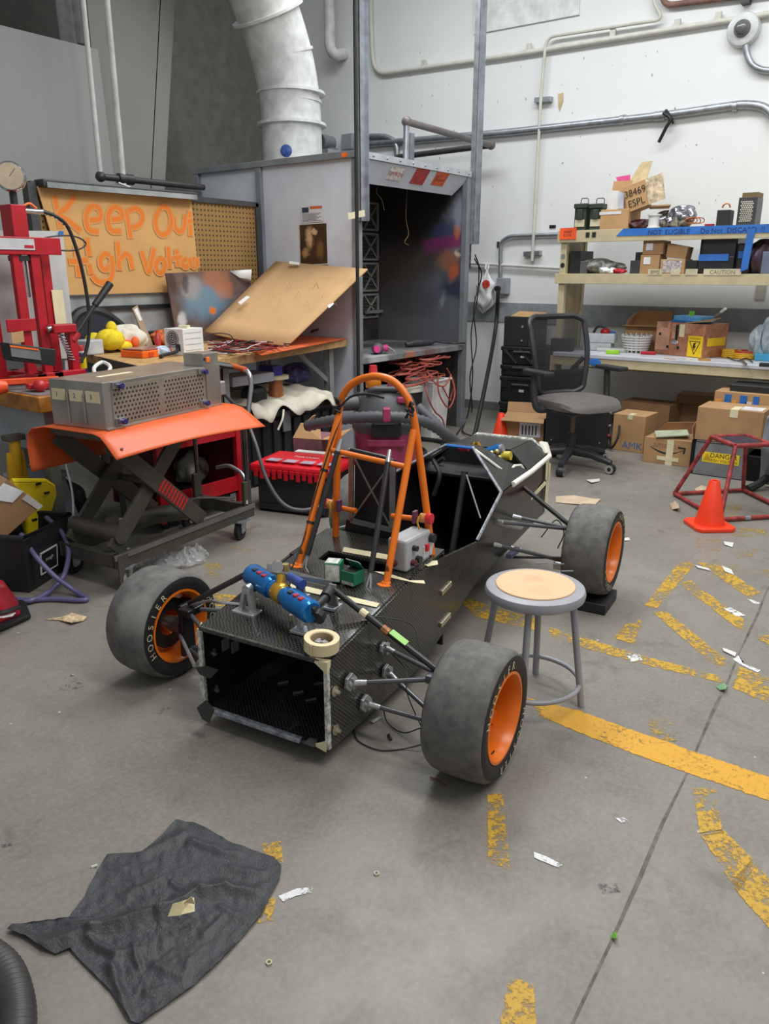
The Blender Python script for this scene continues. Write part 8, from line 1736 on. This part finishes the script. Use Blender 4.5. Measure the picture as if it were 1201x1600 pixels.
# ================================================================== FLOOR LITTER
def scrap(name, label, px, m, cat, th=.003, lift=.004, curl=.01):
    P = [G(x, y, lift + (curl if i % 2 else 0)) for i, (x, y) in enumerate(px)]; c = sum(P, Vector()) / len(P)
    return one(MB().add([c + V(0, 0, curl)] + P, [(0, 1 + i, 1 + (i + 1) % len(P)) for i in range(len(P))]), name, m, label, cat, solid=th)
scrap('cardboard_scrap', 'long strip of tan cardboard on the floor beyond the far right tyre', [(868, 776), (895, 774), (925, 779), (938, 780), (930, 788), (905, 788), (868, 785)], mat('scrap_tan', (196, 174, 146), .8), 'cardboard', curl=.004)
scrap('paper_scrap', 'torn beige paper with dark smudge on the floor near the lift table', [(70, 968), (98, 964), (112, 958), (136, 964), (130, 970), (112, 973), (92, 969)], mat('scrap_beige', (200, 176, 140), .8, var=.3, vs=40), 'paper')
scrap('paper_scrap', 'crumpled tan paper ball on the floor left of the red stand', [(1046, 788), (1052, 784), (1060, 787), (1061, 794), (1050, 796)], mat('scrap_tan', (196, 174, 146), .8), 'paper', curl=.03)
scrap('paper_scrap', 'pale paper flake on the floor left of the office chair caster', [(915, 750), (936, 748), (937, 752), (924, 754)], mat('flake_white', (206, 206, 200), .8), 'paper')
scrap('paper_scrap', 'crumpled paper on the floor inside the red stand legs', [(1085, 764), (1096, 758), (1106, 762), (1100, 768), (1088, 769)], mat('scrap_tan', (196, 174, 146), .8), 'paper', curl=.015)
scrap('tape_scrap', 'bright green scrap of tape lying on the floor joint', [(955, 1465), (958, 1456), (964, 1459), (963, 1467)], mat('green_scrap', (130, 200, 80), .6), 'tape', curl=.01)
scrap('candy_wrapper', 'crumpled green wrapper on the floor at the right', [(1119, 1073), (1127, 1069), (1136, 1071), (1133, 1077), (1124, 1078)], mat('green_wrapper', (150, 196, 150), .3), 'wrapper', curl=.015)
scrap('metal_strip', 'small grey metal strip on the floor beside the near right suspension', [(579, 1127), (592, 1119), (597, 1121), (583, 1130)], mat('strip_pale', (170, 170, 168), .5), 'strip', curl=.001)
scrap('rubber_chip', 'small black rubber chip on the floor left of the near right tyre', [(604, 1149), (608, 1146), (613, 1155), (609, 1155)], m_dk, 'chip', curl=.003)
one(MB().tube([G(672, 1214, .006), G(684, 1219, .006), G(695, 1227, .006)], .003, 6), 'copper_pin', mat('copper_dark', (110, 66, 56), .4, .5), 'thin copper pin on the floor in front of the near right tyre', 'pin')
for x, y, lab in ((588, 1364, 'tiny ring on the floor right of the black fabric, upper of two'), (420, 1503, 'tiny pale ring on the floor right of the black fabric, lower of two')):
    c = G(x, y, .004); one(MB(TZ(c)).tube([(.006 * math.cos(a), .006 * math.sin(a), 0) for a in [k * math.pi / 8 for k in range(16)]], .0016, 6, closed=True), 'washer_ring', mat('ring_pale', (206, 196, 160), .5), lab, 'ring')
for i, px in enumerate([[(1128, 1012), (1150, 1020), (1148, 1026), (1130, 1017)], [(1127, 884), (1142, 890), (1146, 898), (1132, 893)], [(1130, 846), (1146, 848), (1144, 855), (1132, 851)], [(968, 842), (982, 840), (984, 844), (970, 845)], [(1085, 883), (1106, 888), (1110, 892), (1090, 887)]]):
    scrap('tape_scrap', ('white tape shred at the joint by the yellow hatching', 'white tape flake above the yellow hatching', 'grey tape flake right of the traffic cone', 'small white flake right of the far right tyre', 'grey tape strip at the tip of the yellow hatching')[i], px, mat('flake_white', (206, 206, 200), .8), 'tape', curl=.002)
one(MB().cyl(G(143, 1355, .001), G(152, 1352, .003), .004, 6), 'paper_bit', mat('flake_white', (206, 206, 200), .8), 'tiny white paper bit at the corner of the black fabric', 'paper')
# clear plastic wrap under the lift table
t = thing('plastic_wrap', G(275, 880), 'crumpled clear plastic wrap on the floor behind the near left tyre', 'wrap')
def clearmat():
    w = NT('clear_wrap'); w.b.inputs['Base Color'].default_value = lin((206, 206, 206)); w.b.inputs['Roughness'].default_value = .12; w.b.inputs['Alpha'].default_value = .38; return w.m
m_clear = clearmat()
rnd = random.Random(15)
for (x, y, s_) in ((265, 882, .13), (295, 878, .10), (235, 884, .08), (310, 872, .06)):
    c = G(x, y, .0)
    def wf(u, v, c=c, s_=s_, k=rnd.uniform(0, 9)):
        a = u * 2 * math.pi; e = math.sin(v * math.pi * .5); q = 1 + .35 * mnoise.noise(V(math.cos(a) * 2 + k, math.sin(a) * 2, v * 3)); return c + V(s_ * math.cos(a) * e * q, s_ * math.sin(a) * e * q * .8, .005 + .07 * (1 - v) * (1 + .8 * mnoise.noise(V(math.cos(a) * 3, math.sin(a) * 3 + k, v * 6))))
    MB().grid(wf, 28, 10).build('fold', m_clear, t)
one(MB(TZ(G(202, 872, .0))).lathe([(0, 0), (.018, 0), (.018, .03), (.01, .04), (.01, .06), (0, .06)], n=12), 'bottle_cap', m_white, 'small white plastic fitting on the floor under the lift table', 'fitting', smooth=True)
